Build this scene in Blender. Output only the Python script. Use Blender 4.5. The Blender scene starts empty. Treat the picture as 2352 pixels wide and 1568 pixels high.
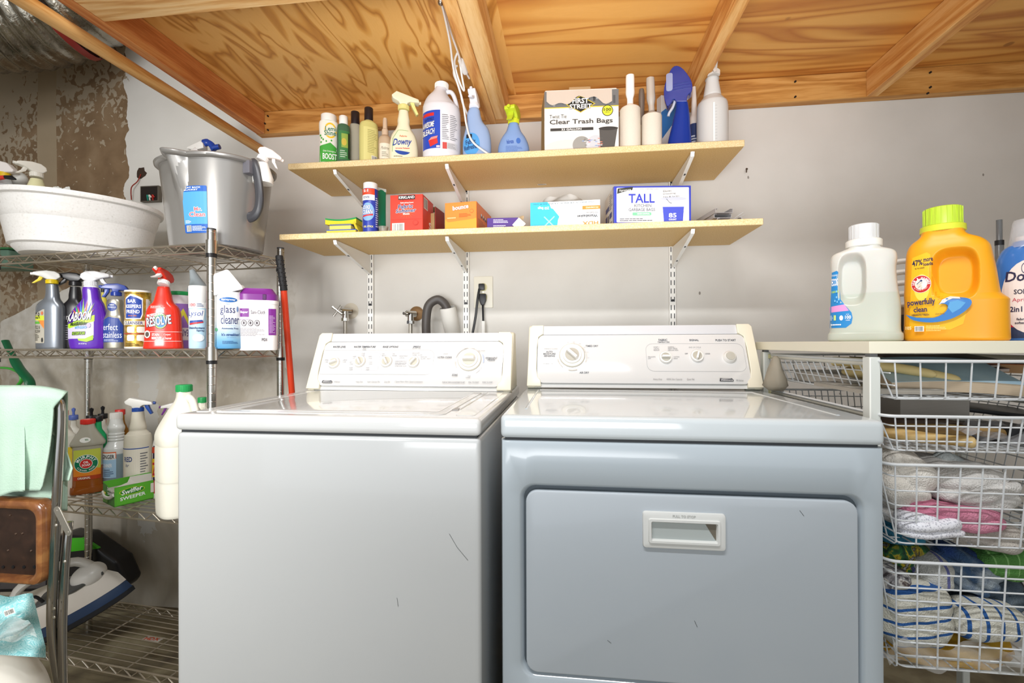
import bpy, bmesh, math, random
from mathutils import Vector, Matrix, noise
sc = bpy.context.scene
COL = sc.collection
PI = math.pi
random.seed(7)
# ------------------------------------------------------------------ camera
FPX, YAW, PITCH, ROLL = 1068.6, .1195, .0035, -.00335
CAM = Vector((0, -1.8666, 1.0827))
FW = Vector((-math.sin(YAW)*math.cos(PITCH), math.cos(YAW)*math.cos(PITCH), math.sin(PITCH)))
_r = Vector((math.cos(YAW), math.sin(YAW), 0)); _u = _r.cross(FW)
RT = math.cos(ROLL)*_r + math.sin(ROLL)*_u
UP = -math.sin(ROLL)*_r + math.cos(ROLL)*_u
cd = bpy.data.cameras.new('camera'); cam = bpy.data.objects.new('camera', cd); COL.objects.link(cam)
cd.sensor_width = 36; cd.lens = FPX*36/2352; cd.clip_start = .05
m = Matrix((RT, UP, -FW)).transposed().to_4x4(); m.translation = CAM
cam.matrix_world = m
sc.camera = cam
sc.view_settings.view_transform = 'Standard'; sc.view_settings.look = 'None'
sc.view_settings.gamma = 1; sc.view_settings.use_curve_mapping = False
sc.view_settings.exposure = 0.46
# ------------------------------------------------------------------ light
w = bpy.data.worlds.new('daylight'); sc.world = w; w.use_nodes = True
bg = w.node_tree.nodes['Background']; bg.inputs[0].default_value = (.90, .95, 1.0, 1); bg.inputs[1].default_value = .80
def area(name, loc, target, sx, sy, power, col):
    l = bpy.data.lights.new(name, 'AREA'); l.shape = 'RECTANGLE'; l.size = sx; l.size_y = sy
    l.energy = power; l.color = col
    o = bpy.data.objects.new(name, l); COL.objects.link(o); o.location = loc
    o.rotation_euler = (Vector(target)-Vector(loc)).to_track_quat('-Z', 'Y').to_euler()
    return o
area('tube_light', (-.25, -1.78, 2.58), (-.25, -1.2, 1.0), 1.45, .10, 25, (.98, .99, 1))
fill_area = area('rack_fill', (-1.15, -2.5, 1.5), (-1.58, -.2, .70), .6, .5, 5.5, (1, .98, .95))  # unseen fill, added to brighten the rack and left wall
fill_area.data.spread = math.radians(80)
o = area('upward_fill', (-.1, -2.3, 1.05), (0, -.55, 2.1), 1.2, .8, 9, (.98, .99, 1)); o.data.spread = math.radians(75)  # added upward fill, brightens the plywood and shelf undersides
# ------------------------------------------------------------------ pixel helpers (2352 x 1568)
def ray(u, v): return FW + RT*((u-1176)/FPX) + UP*((784-v)/FPX)
def at(u, v, y):
    d = ray(u, v); return CAM + d*((y-CAM.y)/d.y)
def atz(u, v, z):
    d = ray(u, v); return CAM + d*((z-CAM.z)/d.z)
# ------------------------------------------------------------------ materials
def lin(h):
    h = h.lstrip('#'); c = [int(h[i:i+2], 16)/255 for i in (0, 2, 4)]
    return tuple((x/12.92 if x <= .04045 else ((x+.055)/1.055)**2.4) for x in c) + (1,)
_mc = {}
def M(h, rough=.45, metal=0, trans=0, spec=.5, coat=0, alpha=1, ior=1.45, sss=0, bump=0, bscale=200):
    k = (h, rough, metal, trans, spec, coat, alpha, ior, sss, bump, bscale)
    if k in _mc: return _mc[k]
    m = bpy.data.materials.new('mat_'+h.lstrip('#')); m.use_nodes = True
    b = m.node_tree.nodes['Principled BSDF']; I = b.inputs
    I['Base Color'].default_value = lin(h); I['Roughness'].default_value = rough; I['Metallic'].default_value = metal
    I['Transmission Weight'].default_value = trans; I['IOR'].default_value = ior
    I['Specular IOR Level'].default_value = spec; I['Coat Weight'].default_value = coat; I['Alpha'].default_value = alpha
    if sss:
        I['Subsurface Weight'].default_value = sss; I['Subsurface Radius'].default_value = (.02, .02, .02); I['Subsurface Scale'].default_value = 1
    if bump:
        nt = m.node_tree; n = nt.nodes.new('ShaderNodeTexNoise'); n.inputs['Scale'].default_value = bscale
        tc = nt.nodes.new('ShaderNodeTexCoord'); nt.links.new(tc.outputs['Object'], n.inputs['Vector'])
        bp = nt.nodes.new('ShaderNodeBump'); bp.inputs['Strength'].default_value = bump; bp.inputs['Distance'].default_value = .002
        nt.links.new(n.outputs['Fac'], bp.inputs['Height']); nt.links.new(bp.outputs['Normal'], I['Normal'])
    _mc[k] = m; return m
class NT:
    def __init__(s, name, rough=.6):
        s.m = bpy.data.materials.new(name); s.m.use_nodes = True; s.t = s.m.node_tree
        s.b = s.t.nodes['Principled BSDF']; s.b.inputs['Roughness'].default_value = rough
        s.tc = s.t.nodes.new('ShaderNodeTexCoord').outputs['Object']
    def n(s, t, **kw):
        n = s.t.nodes.new(t)
        for k, v in kw.items():
            if k.startswith('i_'): n.inputs[int(k[2:])].default_value = v
            else: setattr(n, k, v)
        return n
    def l(s, a, b): s.t.links.new(a, b)
    def map(s, scale=(1, 1, 1), loc=(0, 0, 0), rot=(0, 0, 0), src=None):
        n = s.n('ShaderNodeMapping'); n.inputs['Scale'].default_value = scale; n.inputs['Location'].default_value = loc
        n.inputs['Rotation'].default_value = rot; s.l(src or s.tc, n.inputs[0]); return n.outputs[0]
    def noise(s, vec, scale=5, detail=3, dist=0, rough=.5):
        n = s.n('ShaderNodeTexNoise'); n.inputs['Scale'].default_value = scale; n.inputs['Detail'].default_value = detail
        n.inputs['Distortion'].default_value = dist; n.inputs['Roughness'].default_value = rough; s.l(vec, n.inputs['Vector']); return n.outputs['Fac']
    def math(s, op, a, b=None, c=None, clamp=False):
        n = s.n('ShaderNodeMath', operation=op); n.use_clamp = clamp
        for i, x in enumerate((a, b, c)):
            if x is None: continue
            if isinstance(x, (int, float)): n.inputs[i].default_value = x
            else: s.l(x, n.inputs[i])
        return n.outputs[0]
    def ramp(s, fac, stops, interp='LINEAR'):
        n = s.n('ShaderNodeValToRGB'); cr = n.color_ramp; cr.interpolation = interp
        while len(cr.elements) < len(stops): cr.elements.new(.5)
        for e, (p, c) in zip(cr.elements, stops): e.position = p; e.color = lin(c) if isinstance(c, str) else (c, c, c, 1)
        s.l(fac, n.inputs[0]); return n.outputs[0]
    def mix(s, fac, a, b, blend='MIX'):
        n = s.n('ShaderNodeMix', data_type='RGBA', blend_type=blend)
        for sock, x in ((n.inputs[0], fac), (n.inputs[6], a), (n.inputs[7], b)):
            if isinstance(x, str): sock.default_value = lin(x)
            elif isinstance(x, (int, float)): sock.default_value = x
            else: s.l(x, sock)
        return n.outputs[2]
    def col(s, x): s.l(x, s.b.inputs['Base Color'])
    def bump(s, h, st=.3, d=.002):
        n = s.n('ShaderNodeBump'); n.inputs['Strength'].default_value = st; n.inputs['Distance'].default_value = d
        s.l(h, n.inputs['Height']); s.l(n.outputs[0], s.b.inputs['Normal'])
    def xyz(s, src=None):
        n = s.n('ShaderNodeSeparateXYZ'); s.l(src or s.tc, n.inputs[0]); return n.outputs
def wood(name, light, mid, dark, axis='y', seed=0, rings=26):
    t = NT(name, .55)
    sca = {'y': (9, .7, 9), 'x': (.7, 9, 9), 'z': (9, 9, .7)}[axis]
    v = t.map(sca, (seed, seed*1.7, seed*.3))
    g = t.noise(v, .9, 2, .35)
    w_ = t.math('SINE', t.math('MULTIPLY', g, rings*2.2))
    v2 = t.map(tuple(x*9 for x in sca)); fine = t.noise(v2, 2.5, 4)
    f = t.math('ADD', t.math('MULTIPLY', w_, .26), t.math('MULTIPLY', fine, .9))
    c = t.ramp(f, [(.18, light), (.5, mid), (.86, dark)])
    k = t.noise(t.map(tuple(x*.35 for x in sca), (seed+4, 2, 3)), 1.3, 1)
    t.col(t.mix(t.math('MULTIPLY', k, .45), c, dark)); t.bump(f, .15); return t.m
# ------------------------------------------------------------------ mesh helpers
class MB:
    def __init__(s): s.bm = bmesh.new(); s.mi = 0; s.T = None
    def _merge(s, t, T=None):
        for f in t.faces: f.material_index = s.mi
        for X in (T, s.T):
            if X is not None: bmesh.ops.transform(t, matrix=X, verts=t.verts)
        me = bpy.data.meshes.new('tmp'); t.to_mesh(me); t.free(); s.bm.from_mesh(me); bpy.data.meshes.remove(me)
        return s
    def raw(s, vs, fs, T=None):
        t = bmesh.new(); V = [t.verts.new(v) for v in vs]
        for f in fs:
            try: t.faces.new([V[i] for i in f])
            except ValueError: pass
        return s._merge(t, T)
    def box(s, x0, y0, z0, x1, y1, z1, bev=0, seg=2, T=None):
        t = bmesh.new(); bmesh.ops.create_cube(t, size=1)
        bmesh.ops.transform(t, matrix=Matrix.Translation(((x0+x1)/2, (y0+y1)/2, (z0+z1)/2)) @ Matrix.Diagonal((abs(x1-x0), abs(y1-y0), abs(z1-z0), 1)), verts=t.verts)
        if bev: bmesh.ops.bevel(t, geom=t.edges[:], offset=bev, segments=seg, profile=.6, affect='EDGES', clamp_overlap=True)
        return s._merge(t, T)
    def prism(s, poly, t0, t1, axes='xz', bev=0, seg=2, T=None):
        t = bmesh.new(); n = len(poly)
        def P(a, b, c): return {'xz': (a, c, b), 'xy': (a, b, c), 'yz': (c, a, b)}[axes]
        A = [t.verts.new(P(a, b, t0)) for a, b in poly]; B = [t.verts.new(P(a, b, t1)) for a, b in poly]
        t.faces.new(A); t.faces.new(B[::-1])
        for i in range(n): t.faces.new((A[i], B[i], B[(i+1) % n], A[(i+1) % n]))
        bmesh.ops.recalc_face_normals(t, faces=t.faces)
        if bev: bmesh.ops.bevel(t, geom=t.edges[:], offset=bev, segments=seg, profile=.6, affect='EDGES', clamp_overlap=True)
        return s._merge(t, T)
    def rings(s, R, closed=False, caps=True, T=None):
        vs = [p for r in R for p in r]; n = len(R[0]); fs = []
        k = len(R)
        for i in range(k if closed else k-1):
            a = i*n; b = ((i+1) % k)*n
            for j in range(n): fs.append((a+j, a+(j+1) % n, b+(j+1) % n, b+j))
        if caps and not closed: fs.append(tuple(range(n))[::-1]); fs.append(tuple((k-1)*n+j for j in range(n)))
        t = bmesh.new(); V = [t.verts.new(v) for v in vs]
        for f in fs:
            try: t.faces.new([V[i] for i in f])
            except ValueError: pass
        bmesh.ops.recalc_face_normals(t, faces=t.faces)
        return s._merge(t, T)
    def tube(s, pts, r, seg=8, closed=False, caps=True, T=None, flat=1):
        pts = [Vector(p) for p in pts]; R = []; n = len(pts); up = None
        rr = list(r) if isinstance(r, (list, tuple)) else [r]*n
        if len(rr) != n:
            q = []
            for i in range(n):
                g = i/max(n-1, 1)*(len(rr)-1); k = min(int(g), len(rr)-2); q.append(rr[k]+(rr[k+1]-rr[k])*(g-k))
            rr = q
        for i, p in enumerate(pts):
            a = pts[(i-1) % n] if (closed or i) else p; b = pts[(i+1) % n] if (closed or i < n-1) else p
            d = (b-a).normalized()
            if up is None: up = Vector((0, 0, 1)) if abs(d.z) < .9 else Vector((0, 1, 0))
            sd = d.cross(up).normalized(); up = sd.cross(d).normalized()
            R.append([p + sd*(math.cos(2*PI*j/seg)*rr[i]) + up*(math.sin(2*PI*j/seg)*rr[i]*flat) for j in range(seg)])
        return s.rings(R, closed, caps, T)
    def cyl(s, p0, p1, r, r1=None, seg=20, caps=True): return s.tube([p0, p1], [r, r if r1 is None else r1], seg, False, caps)
    def lathe(s, prof, seg=28, c=(0, 0), T=None):
        return s.rings([[(c[0]+max(r, 1e-4)*math.cos(2*PI*j/seg), c[1]+max(r, 1e-4)*math.sin(2*PI*j/seg), z) for j in range(seg)] for r, z in prof], T=T)
    def grid(s, nx, ny, fn, T=None):
        vs = [fn(i/nx, j/ny) for j in range(ny+1) for i in range(nx+1)]
        return s.raw(vs, [(j*(nx+1)+i, j*(nx+1)+i+1, (j+1)*(nx+1)+i+1, (j+1)*(nx+1)+i) for j in range(ny) for i in range(nx)], T)
    def ball(s, c, r, seg=16, sc3=(1, 1, 1)):
        t = bmesh.new(); bmesh.ops.create_uvsphere(t, u_segments=seg, v_segments=max(8, seg*3//4), radius=r)
        return s._merge(t, Matrix.Translation(c) @ Matrix.Diagonal((*sc3, 1)))
    def build(s, name, mats, parent=None, smooth=38, loc=None):
        me = bpy.data.meshes.new(name); s.bm.to_mesh(me); s.bm.free()
        for x in (mats if isinstance(mats, (list, tuple)) else [mats]): me.materials.append(x)
        if smooth:
            me.shade_smooth(); me.set_sharp_from_angle(angle=math.radians(smooth))
        o = bpy.data.objects.new(name, me); COL.objects.link(o)
        if parent is not None: o.parent = parent
        if loc is not None: o.location = loc
        return o
def tag(o, label=None, cat=None, group=None, kind=None):
    if label: o['label'] = label
    if cat: o['category'] = cat
    if group: o['group'] = group
    if kind: o['kind'] = kind
    return o
def thing(name, label, cat, loc=(0, 0, 0), rz=0, group=None):
    o = bpy.data.objects.new(name, None); o.empty_display_size = .02; COL.objects.link(o)
    o.location = loc; o.rotation_euler = (0, 0, rz); return tag(o, label, cat, group)
def rrect(x0, y0, x1, y1, r, n=5):
    P = []
    for cx, cy, a in ((x1-r, y0+r, -90), (x1-r, y1-r, 0), (x0+r, y1-r, 90), (x0+r, y0+r, 180)):
        for k in range(n+1):
            t = math.radians(a+90*k/n); P.append((cx+r*math.cos(t), cy+r*math.sin(t)))
    return P
def crom(P, sub=4):
    out = []; n = len(P)
    for i in range(n-1):
        p0, p1, p2, p3 = P[max(i-1, 0)], P[i], P[i+1], P[min(i+2, n-1)]
        for k in range(sub):
            t = k/sub
            out.append(tuple(.5*((2*b)+(-a+c)*t+(2*a-5*b+4*c-d)*t*t+(-a+3*b-3*c+d)*t**3) for a, b, c, d in zip(p0, p1, p2, p3)))
    out.append(tuple(P[-1])); return out
# ------------------------------------------------------------------ printed labels
_tx = {}
def glyphs(st, bold):
    k = (st, bold)
    if k not in _tx:
        c = bpy.data.curves.new('t', 'FONT'); c.body = st; c.resolution_u = 2; c.size = 1; c.offset = .022 if bold else 0
        o = bpy.data.objects.new('t', c); me = bpy.data.meshes.new_from_object(o)
        vs = [tuple(v.co) for v in me.vertices]; fs = [tuple(p.vertices) for p in me.polygons]
        bpy.data.objects.remove(o); bpy.data.curves.remove(c); bpy.data.meshes.remove(me)
        x0 = min(v[0] for v in vs); x1 = max(v[0] for v in vs); y0 = min(v[1] for v in vs); y1 = max(v[1] for v in vs)
        _tx[k] = ([((v[0]-x0)/(x1-x0), (v[1]-y0)/(y1-y0)) for v in vs], fs)
    return _tx[k]
class Lab:
    """flat artwork in label space (x right, y up) that is then laid on a surface"""
    def __init__(s, step=.006): s.bm = bmesh.new(); s.cols = []; s.z = 0; s.step = step
    def _add(s, vs, fs, c, flat=False):
        if c not in s.cols: s.cols.append(c)
        mi = s.cols.index(c); s.z += 1
        V = [s.bm.verts.new((x, y, s.z)) for x, y in vs]
        for f in fs:
            try: s.bm.faces.new([V[i] for i in f]).material_index = mi
            except ValueError: pass
    def poly(s, pts, c): s._add(pts, [tuple(range(len(pts)))], c); return s
    def rect(s, x0, y0, x1, y1, c, r=0): return s.poly(rrect(x0, y0, x1, y1, r) if r else [(x0, y0), (x1, y0), (x1, y1), (x0, y1)], c)
    def ell(s, cx, cy, rx, ry, c, n=28): return s.poly([(cx+rx*math.cos(2*PI*i/n), cy+ry*math.sin(2*PI*i/n)) for i in range(n)], c)
    def line(s, pts, w_, c):
        for (a, b), (d, e) in zip(pts, pts[1:]):
            L = math.hypot(d-a, e-b) or 1; nx, ny = -(e-b)/L*w_/2, (d-a)/L*w_/2
            s.poly([(a-nx, b-ny), (d-nx, e-ny), (d+nx, e+ny), (a+nx, b+ny)], c)
        return s
    def text(s, st, x0, y0, x1, y1, c, bold=False, rot=0, shear=0, out=None, ow=.0006):
        vs, fs = glyphs(st, bold); W, H = x1-x0, y1-y0; cx, cy = (x0+x1)/2, (y0+y1)/2
        ca, sa = math.cos(rot), math.sin(rot)
        def P(dx=0, dy=0):
            o = []
            for x, y in vs:
                X = (x-.5)*W+(y-.5)*H*shear; Y = (y-.5)*H; o.append((cx+X*ca-Y*sa+dx, cy+X*sa+Y*ca+dy))
            return o
        if out:
            for k in range(6): s._add(P(ow*math.cos(k*PI/3), ow*math.sin(k*PI/3)), fs, out); s.z -= 1
            s.z += 1
        s._add(P(), fs, c); return s
    def arc(s, st, cx, cy, r, a0, a1, h, c, bold=True, inner=False):
        n = len(st)
        for i, ch in enumerate(st):
            if ch == ' ': continue
            a = math.radians(a0+(a1-a0)*(i+.5)/n); w_ = abs(math.radians(a1-a0))*r/n*.8
            if ch in 'IL1': w_ *= .6
            x, y = cx+r*math.cos(a), cy+r*math.sin(a)
            s.text(ch, x-w_/2, y-h/2, x+w_/2, y+h/2, c, bold, rot=a+(PI/2 if inner else -PI/2))
        return s
    def lines(s, x0, y0, x1, y1, n, c, fill=.5, seed=1):
        rr = random.Random(seed); dy = (y1-y0)/n
        for i in range(n):
            y = y1-(i+.5)*dy; x = x0; xe = x0+(x1-x0)*rr.uniform(.6, 1)
            while x < xe:
                w_ = (x1-x0)*rr.uniform(.05, .16); w_ = min(w_, xe-x)
                s.rect(x, y-dy*fill/2, x+w_*.88, y+dy*fill/2, c); s.z -= 1; x += w_
        s.z += 1; return s
    def bars(s, x0, y0, x1, y1, c='202020', bgc='F4F2EC', n=16, seed=3):
        s.rect(x0, y0, x1, y1, bgc); rr = random.Random(seed); m_ = (x1-x0)*.06; x = x0+m_; dx = (x1-x0-2*m_)/n
        for i in range(n):
            s.rect(x, y0+m_, x+dx*rr.uniform(.25, .7), y1-m_, c); s.z -= 1; x += dx
        s.z += 1; return s
    def apply(s, parent, fn, name='printed_label', lift=.00012, rough=.4, base=.0003):
        bm = s.bm
        if s.step:
            for ax in (0, 1):
                lo = min(v.co[ax] for v in bm.verts); hi = max(v.co[ax] for v in bm.verts); k = lo+s.step
                while k < hi:
                    no = Vector((0, 0, 0)); no[ax] = 1; co = Vector((0, 0, 0)); co[ax] = k
                    bmesh.ops.bisect_plane(bm, geom=bm.verts[:]+bm.edges[:]+bm.faces[:], plane_co=co, plane_no=no, dist=1e-7); k += s.step
        for v in bm.verts: v.co = fn(v.co.x, v.co.y, base+v.co.z*lift)
        for f in bm.faces: f.smooth = False
        me = bpy.data.meshes.new(name); bm.to_mesh(me); bm.free()
        for c in s.cols: me.materials.append(c if not isinstance(c, str) else M(c, rough))
        o = bpy.data.objects.new(name, me); COL.objects.link(o); o.parent = parent; return o
def flatmap(o, ux, uy):
    o, ux, uy = Vector(o), Vector(ux).normalized(), Vector(uy).normalized(); n = ux.cross(uy)
    return lambda x, y, off: o+ux*x+uy*y+n*off
# ------------------------------------------------------------------ shared materials
CHROME = M('C9C6C0', .18, 1); WHITEP = M('F1EFEA', .35); BLACKP = M('17171A', .4); STEEL = M('A8A39A', .3, 1)
WIREW = M('DDE0E2', .35); ENAM = M('D6D7D6', .12, coat=.4); CREAM = M('EFE9D4', .3)
WB = dict(light='F0C583', mid='DDA85F', dark='BC7C39')
wood_joist = wood('joist_wood', 'EFC07C', 'DDA35A', 'BE7A38', 'y', 1)
wood_joist2 = wood('joist_wood_pale', 'F0CB90', 'E2B473', 'C58D4C', 'y', 5, 14)
wood_led = wood('ledger_wood', 'DDA860', 'C88F47', 'A46B2C', 'x', 3)
wood_pole = wood('pole_wood', 'E9BA78', 'D29A55', 'B2752F', 'y', 9, 20)
# ------------------------------------------------------------------ room
FZ = -.08
def wall_mat():
    t = NT('wall_paint', .7); X, Y, Z = t.xyz()
    n1 = t.noise(t.tc, 3, 4); n2 = t.noise(t.tc, 22, 5, .4)
    paint = t.ramp(n1, [(.3, 'D0CCC5'), (.7, 'DCD9D3')])
    # pale grey right part, bare brown board on the left of the torn paint edge
    edge = t.math('ADD', X, t.math('MULTIPLY', t.math('SUBTRACT', t.noise(t.map((1, 1, 1.2)), 5, 4, .5), .5), .16))
    above = t.math('MINIMUM', t.math('MULTIPLY', t.math('SUBTRACT', 1.48, Z), 2.3), .66)
    mbrown = t.math('LESS_THAN', t.math('ADD', edge, t.math('MAXIMUM', above, 0)), -1.965)
    brown = t.ramp(t.noise(t.tc, 9, 5, .3), [(.25, '6F573D'), (.5, '80674B'), (.8, '967F63')])
    strip = t.math('MULTIPLY', t.math('GREATER_THAN', t.math('ADD', X, t.math('MULTIPLY', n1, .02)), -2.415), t.math('LESS_THAN', t.math('ADD', X, t.math('MULTIPLY', n1, .02)), -2.315))
    cmp_ = t.ramp(n1, [(.3, '98866C'), (.7, 'A8967C')])
    spk = t.noise(t.map((1, 1, .8)), 34, 3, .9)
    zl = t.math('MULTIPLY', t.math('SUBTRACT', -2.36, X), .5)
    zt = t.math('MULTIPLY', t.math('SUBTRACT', Z, 1.95), .55)
    thr = t.math('SUBTRACT', .60, t.math('ADD', t.math('MAXIMUM', zl, -.06), t.math('MAXIMUM', zt, 0)))
    mspk = t.math('GREATER_THAN', spk, thr)
    b = t.mix(mspk, brown, 'A59680'); b = t.mix(strip, b, cmp_)
    c = t.mix(mbrown, paint, b)
    # grey-brown smears low on the left wall
    low = t.math('MULTIPLY', t.ramp(t.math('ADD', t.math('MULTIPLY', Z, .5), t.math('MULTIPLY', n2, .35)), [(.62, 1.), (.86, 0.)]), t.math('LESS_THAN', t.math('ADD', X, t.math('MULTIPLY', n1, .25)), -1.05))
    sm = t.ramp(t.noise(t.map((1, 1, .5)), 4.5, 5, .8), [(.3, '7F735F'), (.5, 'A89E8C'), (.68, 'C2BBAE')])
    c = t.mix(t.math('MULTIPLY', low, .85), c, sm)
    patch = t.math('MULTIPLY', t.math('LESS_THAN', t.math('ABSOLUTE', t.math('ADD', X, 1.86)), t.math('ADD', -.01, t.math('MULTIPLY', t.math('ADD', n2, t.math('MULTIPLY', Z, .12)), .10))), t.math('LESS_THAN', Z, t.math('ADD', .62, n1)))
    patch = t.math('MULTIPLY', patch, t.math('GREATER_THAN', Z, t.math('ADD', .14, t.math('MULTIPLY', n2, .2))))
    c = t.mix(t.math('MULTIPLY', patch, .8), c, 'C3C2BD')
    # small scuffs
    v = t.n('ShaderNodeTexVoronoi'); v.inputs['Scale'].default_value = 9; t.l(t.map((1, 1, .6), rot=(0, .4, 0)), v.inputs['Vector'])
    sc_ = t.math('LESS_THAN', v.outputs['Distance'], t.math('MULTIPLY', t.math('GREATER_THAN', t.noise(t.tc, 2.2, 1), .5), .035))
    c = t.mix(t.math('MULTIPLY', sc_, .7), c, '5D5145')
    t.col(c); t.bump(t.math('ADD', n2, t.math('MULTIPLY', mspk, t.math('MULTIPLY', mbrown, .6))), .25, .003); return t.m
WALL = wall_mat(); PLAIN = M('CFC8BC', .7)
def struct(o): o['kind'] = 'structure'; return o
b = MB(); b.box(-3.1, 0, FZ, 2.5, .1, 2.9); struct(b.build('wall_back', WALL, smooth=0))
b = MB(); b.box(-3.2, -4.2, FZ, -3.1, .1, 2.9); struct(b.build('wall_left', PLAIN, smooth=0))
b = MB(); b.box(2.5, -4.2, FZ, 2.6, .1, 2.9); struct(b.build('wall_right', PLAIN, smooth=0))
def floor_mat():
    t = NT('floor_concrete', .55); n1 = t.noise(t.tc, 5, 6, .6); n2 = t.noise(t.tc, 30, 4)
    c = t.ramp(n1, [(.3, '3E362C'), (.5, '84795F'), (.68, 'B3AA8C')]); c = t.mix(t.math('MULTIPLY', n2, .3), c, '5D5140')
    t.col(c); t.bump(n2, .3); return t.m
b = MB(); b.box(-3.1, -4.2, FZ-.05, 2.5, 0, FZ); struct(b.build('floor', floor_mat(), smooth=0))
b = MB(); b.box(-3.2, -4.2, 2.9, 2.6, .1, 3.0); struct(b.build('ceiling', M('C9C2B4', .8), smooth=0))
# loft: plywood underside, ledger, joists
def ply(name, c0, c1, c2, rot, sc_, amt, off):
    t = NT(name, .5); v = t.map(sc_, off, (0, 0, rot))
    g = t.noise(v, 1.0, 2.2, .8, .55); s_ = t.math('FRACT', t.math('MULTIPLY', g, amt))
    f = t.noise(t.map((sc_[0]*8, sc_[1]*3, 1), rot=(0, 0, rot)), 6, 3)
    c = t.ramp(s_, [(0, c1), (.12, c2), (.3, c1), (.42, c0), (.86, c0), (1, c1)])
    c = t.mix(t.math('MULTIPLY', f, .35), c, c1)
    vn = t.n('ShaderNodeTexVoronoi'); vn.inputs['Scale'].default_value = 3.2; t.l(t.map((1, 1, 0), off), vn.inputs['Vector'])
    kn = t.ramp(vn.outputs['Distance'], [(0, 1.), (.035, .9), (.05, 0.)]); c = t.mix(t.math('MULTIPLY', kn, .65), c, '7C4519')
    t.col(c); t.bump(f, .12); return t.m
PLY1 = ply('plywood_swirl', 'E8B468', 'D69A4A', 'AE702C', .12, (8.5, 2.1, 1), 6, (0, 0, 0))
PLY2 = ply('plywood_plain', 'E3A95A', 'D39446', 'B0682A', .04, (.7, 6.5, 1), 4, (3, 1, 0))
b = MB(); b.box(-1.31, -1.0, 2.067, -.20, -.0, 2.085); tag(b.build('plywood_panel', PLY1, smooth=0), 'swirly grained plywood panel over the left joist bay', 'plywood')
b = MB(); b.box(-.20, -1.0, 2.0672, 2.3, -.0, 2.0852); tag(b.build('plywood_panel', PLY2, smooth=0), 'straight grained plywood panel over the bays right of the double joist', 'plywood')
led = thing('ledger_board', 'long horizontal timber ledger screwed to the wall under the plywood', 'timber', (0, -.019, 1.972))
b = MB(); b.box(-1.31, -.038+.019, 0, 2.3, .0185, .094, .0015, 1); b.build('board', wood_led, led)
for u, v in ((616, 267), (609, 284), (616, 299), (1826, 188), (1826, 223), (2136, 167), (2136, 201), (2130, 215)):
    p = at(u, v, -.0395); b = MB(); b.cyl((p.x, p.y+.0195, p.z-1.972), (p.x, p.y+.014, p.z-1.972), .0035, seg=10); b.build('screw_head', BLACKP, led)
def joist(x0, x1, label, mat, y1=-.0385, z0=1.972, group=None):
    b = MB(); b.box(x0, -1.0, z0, x1, y1, 2.0665, .002, 1); return tag(b.build('joist', mat, smooth=0), label, 'joist')
joist(-1.308, -1.270, 'leftmost joist, reddish timber beside the round pole', wood('joist_red', 'E0A05F', 'CE8247', 'AC5F2B', 'y', 2))
joist(-.323, -.284, 'left board of the doubled joist, the white cord running along it', wood_joist, -.001)
joist(-.283, -.230, 'right board of the doubled joist, paler and thicker', wood_joist2, -.001, 1.973)
joist(.437, .475, 'joist above the blue spray bottle, second from the right', wood_joist)
joist(1.079, 1.118, 'rightmost joist reaching the ledger over bare wall', wood_joist)
b = MB(); b.box(-1.269, -.818, 1.973, -.3235, -.727, 2.0115, .002, 1); tag(b.build('blocking_board', wood('block_wood', 'F3CF96', 'E6B878', 'CB9150', 'x', 6), smooth=0), 'pale cross board nailed between the two left joists', 'timber')
# ------------------------------------------------------------------ round pole, duct
p1 = at(598, 343, 0)
b = MB(); b.tube([(p1.x, -.002, p1.z), (p1.x, -.6, p1.z), (p1.x, -1.5, p1.z)], .0195, 20); tag(b.build('wooden_pole', wood_pole), 'round wooden pole running from the wall out over the tub', 'pole')
foil = NT('foil', .22); foil.b.inputs['Metallic'].default_value = .95
foil.col(foil.ramp(foil.noise(foil.tc, 14, 4), [(.3, '6E675A'), (.7, 'ABA598')])); foil.bump(foil.noise(foil.tc, 60, 4), .7, .004)
duct = thing('duct', 'silver foil flexible duct in the top left corner', 'duct', (-2.6, -.3, 2.3))
b = MB(); C = []
path = crom([(-2.86, -.62, 2.46), (-2.70, -.52, 2.38), (-2.45, -.42, 2.33), (-2.18, -.31, 2.34), (-1.92, -.25, 2.44), (-1.82, -.24, 2.65)], 26)
rr = [.170+.007*math.cos(i*2*PI/4) for i in range(len(path))]
b.tube([Vector(p)-Vector((-2.6, -.3, 2.3)) for p in path], rr, 36); b.build('hose', foil.m, duct, smooth=60)
b = MB()
for i, w_ in ((30, 3), (62, 2), (96, 3)):
    q = [Vector(p)-Vector((-2.6, -.3, 2.3)) for p in path[i:i+w_]]
    b.tube(q, .181, 30, caps=False)
b.build('tape', M('8B2A22', .3), duct)
# ------------------------------------------------------------------ wall shelves on standards
def particle(name, base, l, d):
    t = NT(name, .55); f = t.noise(t.tc, 260, 2); g = t.noise(t.tc, 3, 2)
    c = t.ramp(f, [(.3, d), (.55, base), (.75, l)]); t.col(t.mix(t.math('MULTIPLY', g, .25), c, d)); t.bump(f, .1); return t.m
PB = particle('particleboard', 'D9B679', 'E0C088', 'CBA566'); PE = particle('board_edge', 'EBD3A2', 'F5E3BC', 'D9BB82')
def wshelf(x0, x1, y0, z0, z1, label):
    t = thing('wall_shelf', label, 'shelf', ((x0+x1)/2, y0/2, z0)); W = (x1-x0)/2; D = -y0/2
    b = MB(); b.box(-W, -D+.004, 0, W, D-.013, z1-z0, .001, 1); b.build('board', PB, t, 0)
    b = MB(); b.box(-W, -D, 0, W, -D+.0045, z1-z0, .0015, 1); b.build('edge_band', PE, t, 0); return t
t = wshelf(-.986, .557, -.322, 1.7025, 1.723, 'upper particleboard wall shelf holding bottles and the trash bag box')
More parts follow.
